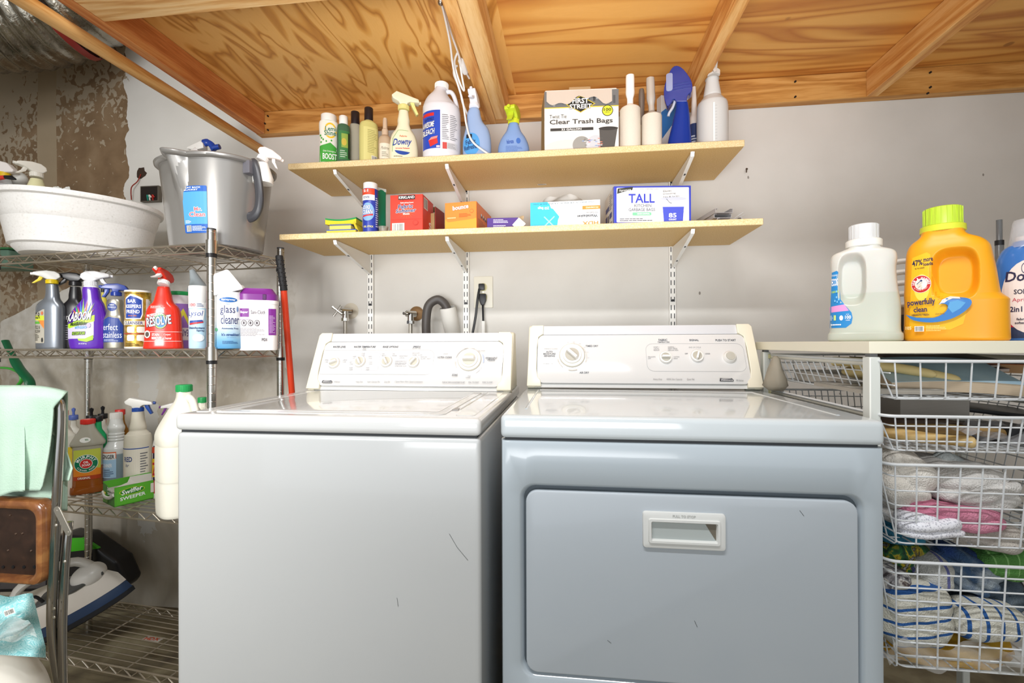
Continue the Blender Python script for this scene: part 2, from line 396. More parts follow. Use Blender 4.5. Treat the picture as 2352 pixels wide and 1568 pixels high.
lb = Lab(0); p = atz(1245, 423, 1.7025); lb.rect(-.017, -.006, .017, .006, 'E9E4DA'); lb.lines(-.015, -.005, .015, .005, 3, '4A4A4A', .6); lb.apply(t, flatmap((p.x-(-.2145), p.y+.161, -.0004), (1, 0, 0), (0, 1, 0)) if 0 else (lambda x, y, o: Vector((p.x+.2145+x, p.y+.161-y, -.0004-o))), 'sticker')
wshelf(-1.0205, .6125, -.320, 1.453, 1.4732, 'lower particleboard wall shelf holding boxes and sponges')
SX = (-.8172, -.4108, .402)
for i, x in enumerate(SX):
    nm = ('left wall standard above the hot water valve', 'middle wall standard beside the drain pipe', 'right wall standard above the dryer')[i]
    t = thing('shelf_standard', 'white slotted '+nm, 'shelf standard', (x, 0, .9), 0, 'slotted wall standards')
    b = MB(); b.box(-.0125, -.013, 0, .0125, -.001, .90, .0015, 1); b.build('channel', WHITEP, t)
    b = MB(); z = 0.02
    while z < .88:
        for s_ in (-.006, .006): b.box(s_-.0015, -.0136, z, s_+.0015, -.0128, z+.019)
        z += .032
    for z in (.345, .8): b.cyl((0, -.0128, z), (0, -.0150, z), .005, seg=12)
    b.build('slots', BLACKP, t, 0)
    for zb, lv in ((1.7025, 'upper'), (1.453, 'lower')):
        br = thing('shelf_bracket', 'white sloping bracket holding the %s shelf on the %s standard' % (lv, ('left', 'middle', 'right')[i]), 'bracket', (x, -.013, zb-.003), 0, 'shelf brackets')
        b = MB(); P = [(0, 0), (0, -.072), (-.01, -.078), (-.29, -.014), (-.295, 0)]
        b.prism(P, -.0015, .0015, 'yz'); b.build('web', WHITEP, br, 0)
        b = MB()
        Q = [Vector((0, 0, -.072)), Vector((0, -.01, -.078)), Vector((0, -.29, -.014)), Vector((0, -.296, -.001))]
        for a, c in zip(Q, Q[1:]):
            n = (c-a).cross(Vector((1, 0, 0))).normalized()*.001
            vs = []
            for px in (-.006, .006):
                for q in (a, c):
                    for s_ in (-1, 1): vs.append(q+n*s_+Vector((px, 0, 0)))
            b.raw(vs, [(0, 1, 3, 2), (4, 6, 7, 5), (0, 4, 5, 1), (2, 3, 7, 6), (0, 2, 6, 4), (1, 5, 7, 3)])
        b.build('flange', WHITEP, br, 0)
        b = MB()
        for yy in (-.07, -.19):
            zz = -.078+(-yy-.01)/.28*.064-.0012; b.box(-.0025, yy-.006, zz-.001, .0025, yy+.006, zz+.0015)
        b.build('hole', BLACKP, br, 0)
# ------------------------------------------------------------------ outlet, cords, valves, drain
op = at(1110.5, 671, 0)
t = thing('wall_outlet', 'almond double wall outlet above the dryer gap', 'outlet', (op.x, 0, op.z))
b = MB(); b.box(-.039, -.006, -.064, .039, -.0005, .064, .0025, 2); b.build('cover_plate', M('E4DFCF', .35), t)
b = MB()
for z in (.0195, -.0205): b.cyl((0, -.0055, z), (0, -.0085, z), .0165, seg=24)
b.build('socket', M('D6CE9C', .4), t)
b = MB(); b.cyl((0, -.006, 0), (0, -.0078, 0), .0035, seg=10); b.build('screw', STEEL, t)
t = thing('power_plug', 'black angled plug in the upper socket with its cord hanging', 'plug', (op.x, -.0085, op.z+.0195))
b = MB(); b.box(-.016, -.020, -.013, .008, -.0005, .013, .004, 2); b.build('plug', BLACKP, t)
b = MB(); b.tube(crom([(-.012, -.018, -.008), (-.018, -.024, -.05), (-.026, -.026, -.12), (-.038, -.03, -.19), (-.045, -.05, -.26)], 5), .005, 8, flat=.6); b.build('cord', BLACKP, t)
t = thing('power_plug', 'black straight plug in the lower socket with tagged cord', 'plug', (op.x, -.0085, op.z-.0205))
b = MB(); b.prism([(-.014, .012), (.014, .012), (.014, -.014), (.006, -.034), (-.006, -.034), (-.014, -.014)], -.020, -.0005, 'xz', .003); b.build('plug', BLACKP, t)
b = MB(); b.tube(crom([(0, -.010, -.03), (.002, -.012, -.08), (.003, -.014, -.16), (.003, -.05, -.24)], 5), .0042, 8); b.build('cord', BLACKP, t)
b = MB(); b.tube([(.003, -.013, -.098), (.003, -.014, -.15)], .009, 10); b.build('cord_tag', M('E9E8E4', .5), t)
BR = M('B7A892', .3, 1)
def valve(u, v, label, wheel, rust):
    p = at(u, v, 0); q = at(u, v, -.07)
    t = thing('water_valve', label, 'valve', (p.x, 0, p.z))
    vx, vz = q.x-p.x-.028, q.z-p.z
    b = MB(); b.lathe([(.030, 0), (.030, .003), (.016, .010), (.001, .010)], 28, T=Matrix.Rotation(PI/2, 4, 'X')) if rust else b.lathe([(.034, 0), (.033, .001), (.001, .0012)], 20, T=Matrix.Rotation(PI/2, 4, 'X'))
    b.build('escutcheon', M('8A6A45', .6, .3, bump=.6, bscale=80) if rust else M('CFC6B4', .7), t)
    b = MB(); b.cyl((0, 0, 0), (vx*.7, -.045, vz), .009, seg=14); b.build('pipe', M('9B7650', .4, .8), t)
    b = MB(); c = Vector((vx, -.062, vz)); b.cyl(c+Vector((.012, .022, 0)), c+Vector((-.012, -.012, 0)), .0125, seg=14); b.cyl(c, c+Vector((0, 0, -.03)), .0125, seg=16)
    b.cyl(c+Vector((0, 0, -.028)), c+Vector((0, 0, -.04)), .016, seg=8); b.build('valve_body', CHROME, t)
    b = MB(); b.cyl(c+Vector((-.010, -.010, 0)), c+Vector((-.018, -.030, 0)), .006, seg=10)
    if wheel:
        k = c+Vector((-.018, -.030, 0))
        for a in (.9, 2.5):
            d = Vector((math.cos(a)*.026, 0, math.sin(a)*.026)); b.tube([k-d, k, k+d], [.0055, .004, .0055], 8)
    b.build('handle', CHROME, t)
    b = MB(); n = 34; b.tube([c+Vector((0, 0, -.04-.012*i*.25)) for i in range(n)], [.0075+.0009*(i % 2) for i in range(n)], 12); b.build('hose', M('B5B0A6', .4, .8), t)
valve(806, 714, 'chrome cross handle valve on the left with pale wall patch', True, False)
valve(957, 720, 'chrome valve stub without handle on a rusty round flange', False, True)
p = at(1040, 725, 0)
t = thing('drain_pipe', 'white painted standpipe with black washer hose hooked in', 'pipe', (p.x, -.03, p.z))
b = MB(); b.tube([(.004, .015, -.075), (0, -.015, -.02), (-.006, -.03, .03)], [.030, .034, .032], 22, caps=False); b.tube([(0, -.015, -.02), (-.006, -.03, .03)], [.029, .027], 22, caps=False); b.build('standpipe', M('DAD7D0', .6, bump=.5, bscale=60), t)
b = MB(); b.lathe([(.029, 0), (.001, .001)], 20, T=Matrix.Translation((-.004, -.024, .01))); b.build('pipe_mouth', M('3A3431', .8), t)
b = MB(); b.tube(crom([(-.004, -.028, .012), (-.018, -.036, .045), (-.045, -.044, .060), (-.078, -.05, .035), (-.088, -.05, -.03), (-.085, -.05, -.12)], 6), .0175, 16); b.build('hose', M('4A4542', .45), t)
p = at(1711, 391, 0); b = MB(); b.cyl((0, 0, 0), (-.012, -.03, -.022), .0022, seg=8); b.cyl((-.012, -.03, -.022) if 0 else (.000, -.001, 0), (0, -.002, 0), .004, seg=8)
tag(b.build('nail', M('5A4C3E', .5, .6), None, 38, (p.x+.006, -.001, p.z+.004)), 'bent rusty nail in the bare wall right of the shelves', 'nail')
# torn hole, wire and junction box left
p = at(325, 398, 0); t = thing('wall_hole', 'ragged hole in the wall with a red wire left of the bucket', 'hole', (p.x, 0, p.z))
b = MB(); rr = random.Random(2); b.prism([((.018+.01*rr.random())*math.cos(a*PI/6), (.02+.014*rr.random())*math.sin(a*PI/6)) for a in range(12)], -.0012, 0, 'xz'); b.build('torn_edge', M('3B2B20', .9), t, 0)
b = MB(); b.tube(crom([(0, -.003, -.005), (-.008, -.012, -.04), (-.03, -.02, -.07), (-.04, -.01, -.12)], 5), .0022, 6); b.build('wire', M('8C2A1E', .5), t)
p = at(352, 440, 0); t = thing('junction_box', 'open metal junction box with coloured wires between tub and bucket', 'electrical box', (p.x, 0, p.z))
b = MB(); b.box(-.045, -.02, -.05, .045, -.001, .02, .002); b.build('box', M('6E675C', .5, .6), t)
b = MB(); b.box(-.040, -.0208, -.046, .040, -.0203, .015); b.build('opening', M('241C17', .9), t, 0)
for k, (c, x) in enumerate((('B0271E', .02), ('1F8A77', -.005), ('E0DCD2', .005))):
    b = MB(); b.tube(crom([(x, -.021, -.045), (x+.005, -.03, -.025), (x+.012, -.027, -.035)], 4), .003, 6); b.build('wire', M(c, .5), t)
# ------------------------------------------------------------------ appliances
TL = math.atan2(.09, .2)
def knob(parent, c, ux, uy, n, r, ang, big=False, inlay='C9C5B6', depth=.018, name='knob'):
    T = Matrix((ux, uy, n)).transposed().to_4x4(); T.translation = c
    k = MB(); 
    if big:
        k.mi = 1; k.lathe([(r*1.36, 0), (r*1.36, .003), (r*1.28, .007), (r*1.0, .0075)], 48, T=T); k.mi = 0
    k.lathe([(r, 0), (r, depth*.35), (r*.96, depth*.5), (r*.9, depth*.52), (.001, depth*.5)], 40, T=T)
    k.mi = 2; k.lathe([(r*.74, depth*.52), (r*.72, depth*.56), (.001, depth*.56)], 32, T=T); k.mi = 0
    T2 = T @ Matrix.Rotation(ang, 4, 'Z'); k.prism([(-r*.80, depth*.4), (r*.80, depth*.4), (r*.62, depth*1.15), (-r*.62, depth*1.15)], -r*.16, r*.16, 'xz', r*.07, 2, T=T2)
    return k.build(name, [WHITEP, M('E9E5D8', .4), M(inlay, .5)], parent)
def appliance(name, label, cat, xl, xr, yf, zl, yb, zb, washer):
    cx = (xl+xr)/2; t = thing(name, label, cat, (cx, (yf-.25)/2-.1, FZ)); oy = t.location.y; W = (xr-xl)/2
    Y = lambda y: y-oy
    Z = lambda z: z-FZ
    front = Y(yf); back = Y(-.16)
    if washer:
        b = MB(); b.box(-W, front, .02, W, back, Z(zl)-.004, .012, 4); b.build('cabinet', M('C6C8C8', .16, coat=.3), t)  # same enamel as the top; its weaker light is put into the colour
    else:
        b = MB(); b.box(-W, front+.022, .02, W, back, Z(zl)-.004, .006, 2)
        # front plate with a rounded opening for the door
        x0, x1, z0, z1 = -.099-cx, .5625-cx, Z(.392), Z(.789)
        N = 6; inn = rrect(x0, z0, x1, z1, .03, N); inn2 = rrect(x0+.006, z0+.006, x1-.006, z1-.006, .025, N)
        ox0, ox1, oz0, oz1 = -W, W, .02, Z(zl)-.004
        out = []
        for (a, c_) in inn:
            qx = ox0 if a < (x0+x1)/2 else ox1; qz = oz0 if c_ < (z0+z1)/2 else oz1
            out.append((qx, qz))
        # outer loop: corners get repeated points pulled apart along the edges
        for ci in range(4):
            for k in range(N+1):
                i = ci*(N+1)+k; f = k/N
                hx, hz = out[i]
                a, c_ = inn[i]
                if ci == 0: out[i] = (a if f < .5 else ox1, oz0) if f < .5 else (ox1, c_ if f > .5 else oz0)
                if ci == 1: out[i] = (ox1, c_) if f < .5 else (a if f > .5 else ox1, oz1)
                if ci == 2: out[i] = (a, oz1) if f < .5 else (ox0, c_ if f > .5 else oz1)
                if ci == 3: out[i] = (ox0, c_) if f < .5 else (a if f > .5 else ox0, oz0)
        R = []
        rnd = .008
        def edge(o, dy, ins):
            return [(max(min(a, ox1-ins), ox0+ins), front+dy, max(min(c_, oz1-ins), oz0+ins)) for a, c_ in o]
        R.append(edge(out, .024, 0)); R.append(edge(out, rnd, 0)); R.append(edge(out, rnd*.3, rnd*.3)); R.append(edge(out, 0, rnd))
        o1 = rrect(x0-.004, z0-.004, x1+.004, z1+.004, .033, N)
        R.append([(a, front, c_) for a, c_ in o1]); R.append([(a, front+.003, c_) for a, c_ in inn]); R.append([(a, front+.016, c_) for a, c_ in inn2])
        b.rings(R, caps=False); b.build('cabinet', M('B3BDC4', .16, coat=.3), t)  # front enamel darkened in colour to carry its weaker light
        b = MB(); b.prism(rrect(x0+.005, z0+.005, x1-.005, z1-.005, .026, N), front+.0165, front+.0225, 'xz'); b.build('door_recess', M('59636A', .5), t)  # dark colour stands in for the shade around the door
        d = MB(); d.prism(rrect(x0+.011, z0+.008, x1-.011, z1-.012, .024, N), front+.001, front+.0155, 'xz', .004, 3); dd = d.build('door', M('B8C0C7', .16, coat=.3), t)  # door enamel dimmed in colour like the cabinet front
        hx0, hx1, hz0, hz1 = .148-cx, .308-cx, Z(.671), Z(.744)
        h = MB(); lo = [(0, .0015, .0), (0.001, -.004, 0), (.004, -.005, 0), (.011, -.005, 0), (.012, -.008, 0), (.016, -.008, 0), (.018, -.004, 0), (.0185, .0005, 0)]
        RR = [[(a, front+dy, c_) for a, c_ in rrect(hx0+i_, hz0+i_*(1.0), hx1-i_, hz1-i_*1.15, max(.006-i_*.2, .002), 3)] for i_, dy, _ in lo]
        h.rings(RR, caps=False)
        h.build('handle', M('DCDDDA', .3), dd)
        # sloping pocket behind the handle frame
        a0, a1, c0, c1 = hx0+.0185, hx1-.0185, hz0+.0185, hz1-.0215
        h = MB(); h.raw([(a0, front+.0008, c0), (a1, front+.0008, c0), (a1-.022, front-.0016+.002, c1-.001), (a0+.002, front+.0004, c1-.001), (a1, front+.0006, c1)], [(0, 1, 2, 3), (1, 4, 2)])
        h.raw([(a0-.001, front-.001, c0-.001), (a1+.001, front-.001, c0-.001), (a1-.020, front-.0006, c1), (a0-.001, front-.0006, c1)], [(0, 1, 2, 3)]); h.build('handle_pocket', M('AFB6B4', .4), dd, 0)
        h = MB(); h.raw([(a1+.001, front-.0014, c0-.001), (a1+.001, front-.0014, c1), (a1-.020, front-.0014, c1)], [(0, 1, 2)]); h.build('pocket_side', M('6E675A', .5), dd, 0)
        L = Lab(0); L.text('PULL TO STOP', -.022, 0, .022, .0052, 'B9BAB6', True); L.apply(dd, flatmap(((hx0+hx1)/2, front-.0052, hz1-.0095), (1, 0, 0), (0, 0, 1)), 'lettering')
        L = Lab(0)
        for (u0, v0, u1, v1) in ((1837, 1172, 1847, 1185), (1182, 1222, 1186, 1236), (1395, 1470, 1404, 1477), (1595, 1425, 1602, 1440)):
            A, B = at(u0, v0, yf), at(u1, v1, yf); L.line([(A.x-cx, Z(A.z)), (B.x-cx, Z(B.z))], .0007, '4A4C4D')
        L.apply(dd, flatmap((0, front+.0008, 0), (1, 0, 0), (0, 0, 1)), 'scratch')
    if washer:
        L = Lab(0)
        for (u0, v0, u1, v1) in ((1032, 1225, 1050, 1256), (1050, 1256, 1075, 1286), (912, 1372, 915, 1392)):
            A, B = at(u0, v0, yf), at(u1, v1, yf); L.line([(A.x-cx, Z(A.z)), (B.x-cx, Z(B.z))], .0007, '5A5C5D')
        L.apply(t, flatmap((0, front-.0002, 0), (1, 0, 0), (0, 0, 1)), 'scratch')
    # dark strip stands in for the shade in the gap; top panel
    b = MB(); b.box(-W+.008, front+.006, Z(zl)-.006, W-.008, back-.005, Z(zl)+.004); b.build('gap_shade', M('3A3D40', .7), t, 0)
    top = Z(.9285 if washer else .933)
    b = MB(); b.box(-W-.001, front-.004, Z(zl), W+.001, back, top, .0125, 4); b.build('top_panel', ENAM if washer else M('C9D0D3', .12, coat=.4), t)  # lighter copy of the front enamel, overhead light put into the colour
    # lid / ridges
    if washer:
        l = MB(); yb_ = Y(yb)-.025
        x0, x1 = at(497, 943, -.86).x-cx, W-.085
        l.prism(rrect(-W+.06, front+.03, x1, yb_, .022, 5), top-.003, top+.0022, 'xy', .0022, 2); ld = l.build('lid', ENAM, t)
        l = MB(); l.prism(rrect(-W+.105, front+.045, x1-.02, yb_-.006, .03, 6), top+.001, top+.0034, 'xy', .0012, 2); l.build('raised_panel', ENAM, ld)
        l = MB(); l.prism(rrect(x1+.006, front+.12, x1+.016, yb_, .004, 3), top-.002, top+.0025, 'xy', .001, 1); l.mi = 1
        l.prism([(x1-.001, front+.105), (x1+.014, front+.105), (x1+.012, front+.135), (x1+.001, front+.14)], top, top+.0026, 'xy'); l.build('lid_catch_slot', [ENAM, M('A9A6A2', .5)], t)
        for a0_, a1_ in ((x1+.024, W-.018), (-W+.016, -W+.052)):
            l = MB(); l.prism(rrect(a0_, front+.03, a1_, yb_, .012, 4), top-.002, top+.0016, 'xy', .0012, 1); l.build('trim_strip', ENAM, t)
    else:
        l = MB(); l.tube([(-W+.045, front+.09, top-.001), (-W+.045, Y(yb)-.03, top-.001)], .0035, 8); l.tube([(W-.05, front+.06, top-.002), (W-.05, Y(yb)-.04, top-.002), (-W+.05, Y(yb)-.02, top-.002)], .006, 10, flat=.6); l.build('top_ridge', M('C9D0D3', .12, coat=.4), t)
    # console
    x0c, x1c = (xl, xr) if washer else (-.133, .5965)
    x0c -= cx; x1c -= cx
    p0 = Vector((0, Y(yb), Z(zb))); uy = Vector((0, math.sin(TL), math.cos(TL))); ux = Vector((1, 0, 0)); n = ux.cross(uy)
    H = ((1.118 if washer else 1.141)-zb)/math.cos(TL)
    def pl(x, s_, o): return p0+ux*x+uy*s_+n*o
    b = MB(); ytop = pl(0, H, 0)
    prof = [(p0.y+.004, p0.z-.004), (ytop.y+.004, ytop.z-.006), (ytop.y+.014, ytop.z-.001), (ytop.y+.05, ytop.z-.002), (p0.y+.17, p0.z-.004)]
    b.prism(prof, x0c+.018, x1c-.018, 'yz', .004, 2); b.build('console', M('E2E2E0', .15, coat=.3), t)
    TP = Matrix((ux, uy, n)).transposed().to_4x4(); TP.translation = p0
    e = .004
    for sgn, xa in ((1, x0c), (-1, x1c)):
        # end cap: flared C-shaped shell, cream plastic
        cp = [(0, 0), (.046, 0), (.044, .02), (.034, .032), (.030, .06), (.030, H*.62), (.034, H*.80), (.046, H*.845), (.050, H*.85), (.050, H), (.012, H), (0.004, H-.01)]
        c2 = [(xa+sgn*(a+ (H-s_)*0), s_) for a, s_ in cp]
        b = MB(); b.prism(c2, -.03, .006, 'xy', .003, 3, T=TP)
        b.prism([(p0.y+.0, p0.z-.004), (ytop.y+.0, ytop.z-.004), (ytop.y+.012, ytop.z+.001), (ytop.y+.055, ytop.z), (p0.y+.175, p0.z-.004)], xa, xa+sgn*.028, 'yz', .006, 3)
        b.build('end_cap', CREAM, t)
    b = MB(); b.prism(rrect(x0c+.050, H*.85, x1c-.050, H*1.0, .002, 2), -.02, -.001, 'xy', .0015, 2, T=TP); b.build('top_bar', M('DCDEE2', .12, coat=.5), t)
    b = MB(); b.prism(rrect(x0c+.032, .012, x1c-.032, H*.835, .022, 6), -.003, .0025, 'xy', .001, 2, T=TP); b.build('control_panel', M('E4E4E3', .10, coat=.6), t)
    def pp(u, v):
        d = ray(u, v); P0 = t.location+p0; tt = (P0-CAM).dot(n)/d.dot(n); q = CAM+d*tt-P0; return q.x, q.dot(uy)
    L = Lab(0); G = '7A7C80'
    def tx(s_, u0, v0, u1, v1, c='6B6E74', bold=False, sh=.0):
        a = pp(u0, v1); c_ = pp(u1, v0); L.text(s_, a[0], a[1], c_[0], c_[1], c, bold, shear=sh)
    def rbox(pts, r, c, w_=.0007):
        x0_, y0_ = pp(*pts[0]); x1_, y1_ = pp(*pts[1]); q = rrect(x0_, y1_, x1_, y0_, r, 5); L.line(q+[q[0]], w_, c)
    def kn(u, v, r, ang, big=False, **k): x_, s_ = pp(u, v); knob(t, p0+ux*x_+uy*s_+n*.0025, ux, uy, n, r, ang, big, **k)
    if washer:
        rbox(((739, 805), (992, 861)), .02, 'A4A7AC')
        for s_, u0, u1 in (('WATER LEVEL', 765, 796), ('WATER TEMPERATURE', 813, 864), ('RINSE OPTIONS', 880, 916), ('SPEEDS', 949, 967)): tx(s_, u0, 795, u1, 799.5, '565A62', True, .2)
        tx('WASH', 834, 800, 842, 802, G); tx('RINSE', 834, 803, 842, 805, G); tx('AGITATE / SPIN', 947, 800.5, 967, 802.5, G)
        for s_, a in (('SMALL|LOAD', (747, 826)), ('LARGE|LOAD', (788, 826)), ('HOT|COLD', (804, 831)), ('WARM|COLD', (811, 818)), ('COLD|COLD', (831, 811)), ('WARM|COLD', (847, 818)), ('COLD|COLD', (848, 831)), ('WARM|WARM', (803, 844)), ('WARM|WARM', (841, 844)), ('ONE|RINSE', (878, 812)), ('2ND|RINSE', (902, 812)), ('HANDWASH /|CASUAL', (918, 817)), ('DELICATE|SLOW / SLOW', (948, 810.5)), ('REGULAR|SLOW / FAST', (967, 819)), ('HANDWASH PLUS|FINE DELICATES', (908, 829)), ('INTERMITTENT|EXTRA SLOW / SLOW', (908, 836))):
            for k, q in enumerate(s_.split('|')):
                wd = min(27, 2.1*len(q)); tx(q, a[0], a[1]+4.2*k, a[0]+wd, a[1]+3+4.2*k, 'A0A2A8')
        rbox(((838, 811), (868, 852)), .006, 'C4C6D2')
        for u, v, a in ((769, 834, .35), (828, 831, 2.1), (889, 831, 2.1), (951, 832, .9)): kn(u, v, .0195, a)
        kn(1079, 827, .029, .0, True, depth=.024, inlay='CFCBBB')
        x_, s_ = pp(1079, 829)
        for k in range(60):
            a = k*2*PI/60; r0, r1 = .043, .0455
            L.line([(x_+r0*math.cos(a), s_+r0*math.sin(a)), (x_+r1*math.cos(a), s_+r1*math.sin(a))], .0007, 'B5B6BA')
        for a0, a1, c in ((100, 170, 'D5D1CB'), (185, 215, 'CEC9C1'), (-60, -20, 'D5D1CB'), (-10, 30, 'A9B6D8')):
            q = [(x_+.0475*math.cos(math.radians(a)), s_+.0475*math.sin(math.radians(a))) for a in range(a0, a1+1, 6)]; L.line(q, .003, c)
        tx('ULTRA CLEAN', 1006, 820, 1039, 824.5, '565A62', True, .2); tx('PREWASH', 1017, 847, 1042, 851.5, '565A62', True, .2); tx('SOAK', 1039, 860, 1053, 865, '565A62', True, .2)
        tx('PERMANENT', 1116, 822, 1143, 826, '565A62', True, .2); tx('PRESS', 1121, 826.5, 1138, 830.5, '565A62', True, .2); tx('2ND WASH', 1098, 806, 1115, 809, G); tx('2ND', 1075, 864, 1082, 866.5, G); tx('RINSE', 1071, 867.5, 1081, 870, G); tx('SHORT', 1020, 813.5, 1031, 816, G); tx('SPIN', 1083, 802, 1091, 804, G); tx('OFF', 1067, 802, 1073, 804, G); tx('SPIN', 1101, 854.5, 1109, 857, G)
        a = pp(741.5, 880.5); c_ = pp(766, 875)
        lx, ly, hx, hy = a[0], a[1], c_[0], c_[1]; tx('80 Series', 770, 876.5, 784, 880, '8A8C90', False, .25)
        for s_, u0, u1 in (('Heavy Duty', 819, 836), ('Super Capacity Plus', 845, 875), ('Quiet Pak', 884, 898), ('2 Speed Motor With 5 Speed Combinations', 908, 973)): tx(s_, u0, 876.5, u1, 881, '8A8C90', False, .25)
        tx('PUSH & TURN CLOCKWISE TO SET', 1017, 878, 1069, 881, '8A8C90', True, .2); tx('PULL TO START', 1077, 878, 1101, 881, '8A8C90', True, .2); tx('PUSH TO STOP', 1109, 878, 1132, 881, '8A8C90', True, .2)
    else:
        rbox(((1482, 790), (1716, 854)), .022, '9A9DA2')
        tx('FABRIC', 1512.5, 779, 1532, 784, '565A62', True); tx('TEMPERATURE', 1510, 785, 1537, 788, '6B6E74', True); tx('SIGNAL', 1583, 779.5, 1604, 784, '565A62', True); tx('PUSH TO START', 1643, 779.5, 1689, 784.5, '565A62', True)
        tx('TIMED DRY', 1345, 793, 1374, 797.5, '565A62', True); tx('AIR DRY', 1331, 854, 1353, 858.5, '565A62', True)
        for k, q in enumerate(('AUTO', 'MOISTURE', 'SENSING')): wd = (15, 28, 25)[k]; tx(q, 1262-wd/2, 806.5+4.8*k, 1262+wd/2, 810.5+4.8*k, '565A62', True)
        tx('WRINKLE GUARD', 1250, 800.5, 1281, 803, 'A8AAAE', False, .2); tx('NORMAL DRY', 1248, 835, 1272, 838, '808388'); tx('MORE DRY', 1248, 845, 1267, 848, '808388')
        tx('END OF CYCLE', 1582, 797, 1609, 800, '9A9CA0', False, .2); tx('OFF', 1572.5, 811.5, 1579, 814.5, G, True); tx('LOUD', 1619, 811.5, 1630, 814.5, G, True)
        for s_, a in (('KNIT /|CASUAL|MEDIUM', (1501, 796.5)), ('NORMAL /|PERM PRESS|MEDIUM HIGH', (1534, 796.5)), ('DELICATE|LOW', (1488, 819)), ('COTTON|HIGH', (1547, 819))):
            for k, q in enumerate(s_.split('|')): tx(q, a[0], a[1]+3.7*k, a[0]+2.1*len(q), a[1]+2.7+3.7*k, G)
        kn(1314, 817, .031, -.75+PI, True, depth=.024, inlay='B9B3A6')
        x_, s_ = pp(1314, 820)
        for a0, a1 in ((95, 78), (76, 62), (60, 48), (46, 34), (32, 20), (18, 8), (5, -8), (-12, -24), (190, 200), (203, 214), (217, 232), (255, 290)):
            q = [(x_+.0475*math.cos(math.radians(a0+(a1-a0)*k/4)), s_+.0475*math.sin(math.radians(a0+(a1-a0)*k/4))) for k in range(5)]; L.line(q, .0032, 'CDC8BF')
        for k, q in enumerate(('70', '60', '50', '40', '30', '20')):
            a = math.radians(105-k*22); X_, S_ = x_+.053*math.cos(a), s_+.053*math.sin(a); L.text(q, X_-.003, S_-.0015, X_+.003, S_+.0015, 'A9AABA')
        kn(1528, 822, .0195, 0.0, inlay='B9B4A6'); kn(1600, 819, .0195, 1.25, inlay='B9B4A6')
        x_, s_ = pp(1675, 821); T_ = TP @ Matrix.Translation((x_, s_, .0025))
        k = MB(); k.lathe([(.0205, 0), (.020, .004), (.0165, .009), (.0155, .012), (.001, .011)], 36, T=T_); k.mi = 1; k.lathe([(.0145, .011), (.0135, .0145), (.001, .0150)], 32, T=T_); k.build('start_button', [WHITEP, M('C2BEB2', .35)], t)
        for s_, u0, u1 in (('Heavy Duty', 1500, 1520), ('KING Size Capacity', 1531, 1566), ('Quiet Pak', 1577, 1594)): tx(s_, u0, 870, u1, 874.5, '8A8C90', False, .25)
        a = pp(1652, 876.5); c_ = pp(1683, 869.5); lx, ly, hx, hy = a[0], a[1], c_[0], c_[1]; tx('90 Series', 1690, 872.5, 1706, 876.5, '8A8C90', False, .25)
    W_, H_ = hx-lx, hy-ly
    L.poly([(lx, ly), (hx-W_*.02, ly), (hx, ly+H_*.45), (hx-W_*.12, hy), (hx-W_*.2, hy-H_*.12), (lx+W_*.3, hy-H_*.1), (lx+W_*.05, hy)], '3E4147')
    L.text('Kenmore', lx+W_*.12, ly+H_*.15, hx-W_*.05, ly+H_*.6, 'EDEDED', True, shear=.25); L.poly([(lx+W_*.05, hy-H_*.2), (lx+W_*.3, hy-H_*.25), (hx-W_*.1, hy-H_*.2), (lx+W_*.3, hy-H_*.38)], 'EDEDED')
    L.apply(t, lambda x, y, o: pl(x, y, .0026+o), 'printed_markings', lift=.00003, base=.0001)
    return t
appliance('washing_machine', 'white top loading washing machine with five dials, left of the dryer', 'washing machine', -.865, -.1787, -.9285, .892, -.409, .9325, True)
appliance('tumble_dryer', 'white front door dryer right of the washing machine', 'dryer', -.1396, .5975, -.902, .885, -.355, .9418, False)
# ------------------------------------------------------------------ chrome wire rack
RB = Vector((-1.030, -.298)); RA = math.radians(6.5)
RW = Vector((-math.cos(RA), math.sin(RA))); RD = Vector((-math.sin(RA), -math.cos(RA))); RDEP, RWID = .29, .91
RO = RB+RD*RDEP                                   # front right post
def rxy(s_, dep): q = RO+RW*s_-RD*dep; return q.x, q.y      # s from the right post, dep behind the front edge
def rk(u, v, dep):
    P = RO-RD*dep; d = ray(u, v); t_ = ((P.x-CAM.x)*RD.x+(P.y-CAM.y)*RD.y)/(d.x*RD.x+d.y*RD.y); return CAM+d*t_
RZ = (1.388, 1.068, .562, .062); WIRE = M('C2B8A8', .3, .85); RUST = M('6B5342', .5, .7)
rack = thing('wire_rack', 'chrome wire shelving rack left of the washing machine', 'wire rack', (RO.x, RO.y, FZ), math.atan2(-RW.y, -RW.x))
def rl(s_, dep, z): return (-s_, dep, z-FZ)
for s_, d_ in ((0, 0), (0, RDEP), (RWID, 0), (RWID, RDEP)):
    b = MB(); x, y, _ = rl(s_, d_, 0); b.cyl((x, y, .0), (x, y, 1.425-FZ), .0127, seg=18); 
    z = .1
    while z < 1.42-FZ: b.lathe([(.0127, z), (.0131, z+.0006), (.0131, z+.0016), (.0127, z+.0022)], 18, (x, y)); z += .0254
    b.mi = 1; b.cyl((x, y, 1.425-FZ), (x, y, 1.430-FZ), .0122, seg=18); b.build('post', [CHROME, M('3A3A3C', .5)], rack)
    for k, zz in enumerate(RZ):
        b = MB(); z = zz-FZ; b.cyl((x, y, z-.034), (x, y, z+.006), .0165, .0155, 20); b.build('collar', CHROME, rack)
        b = MB(); b.cyl((x, y, z-.045), (x, y, z-.034), .0145, seg=16); b.build('split_sleeve', BLACKP, rack)
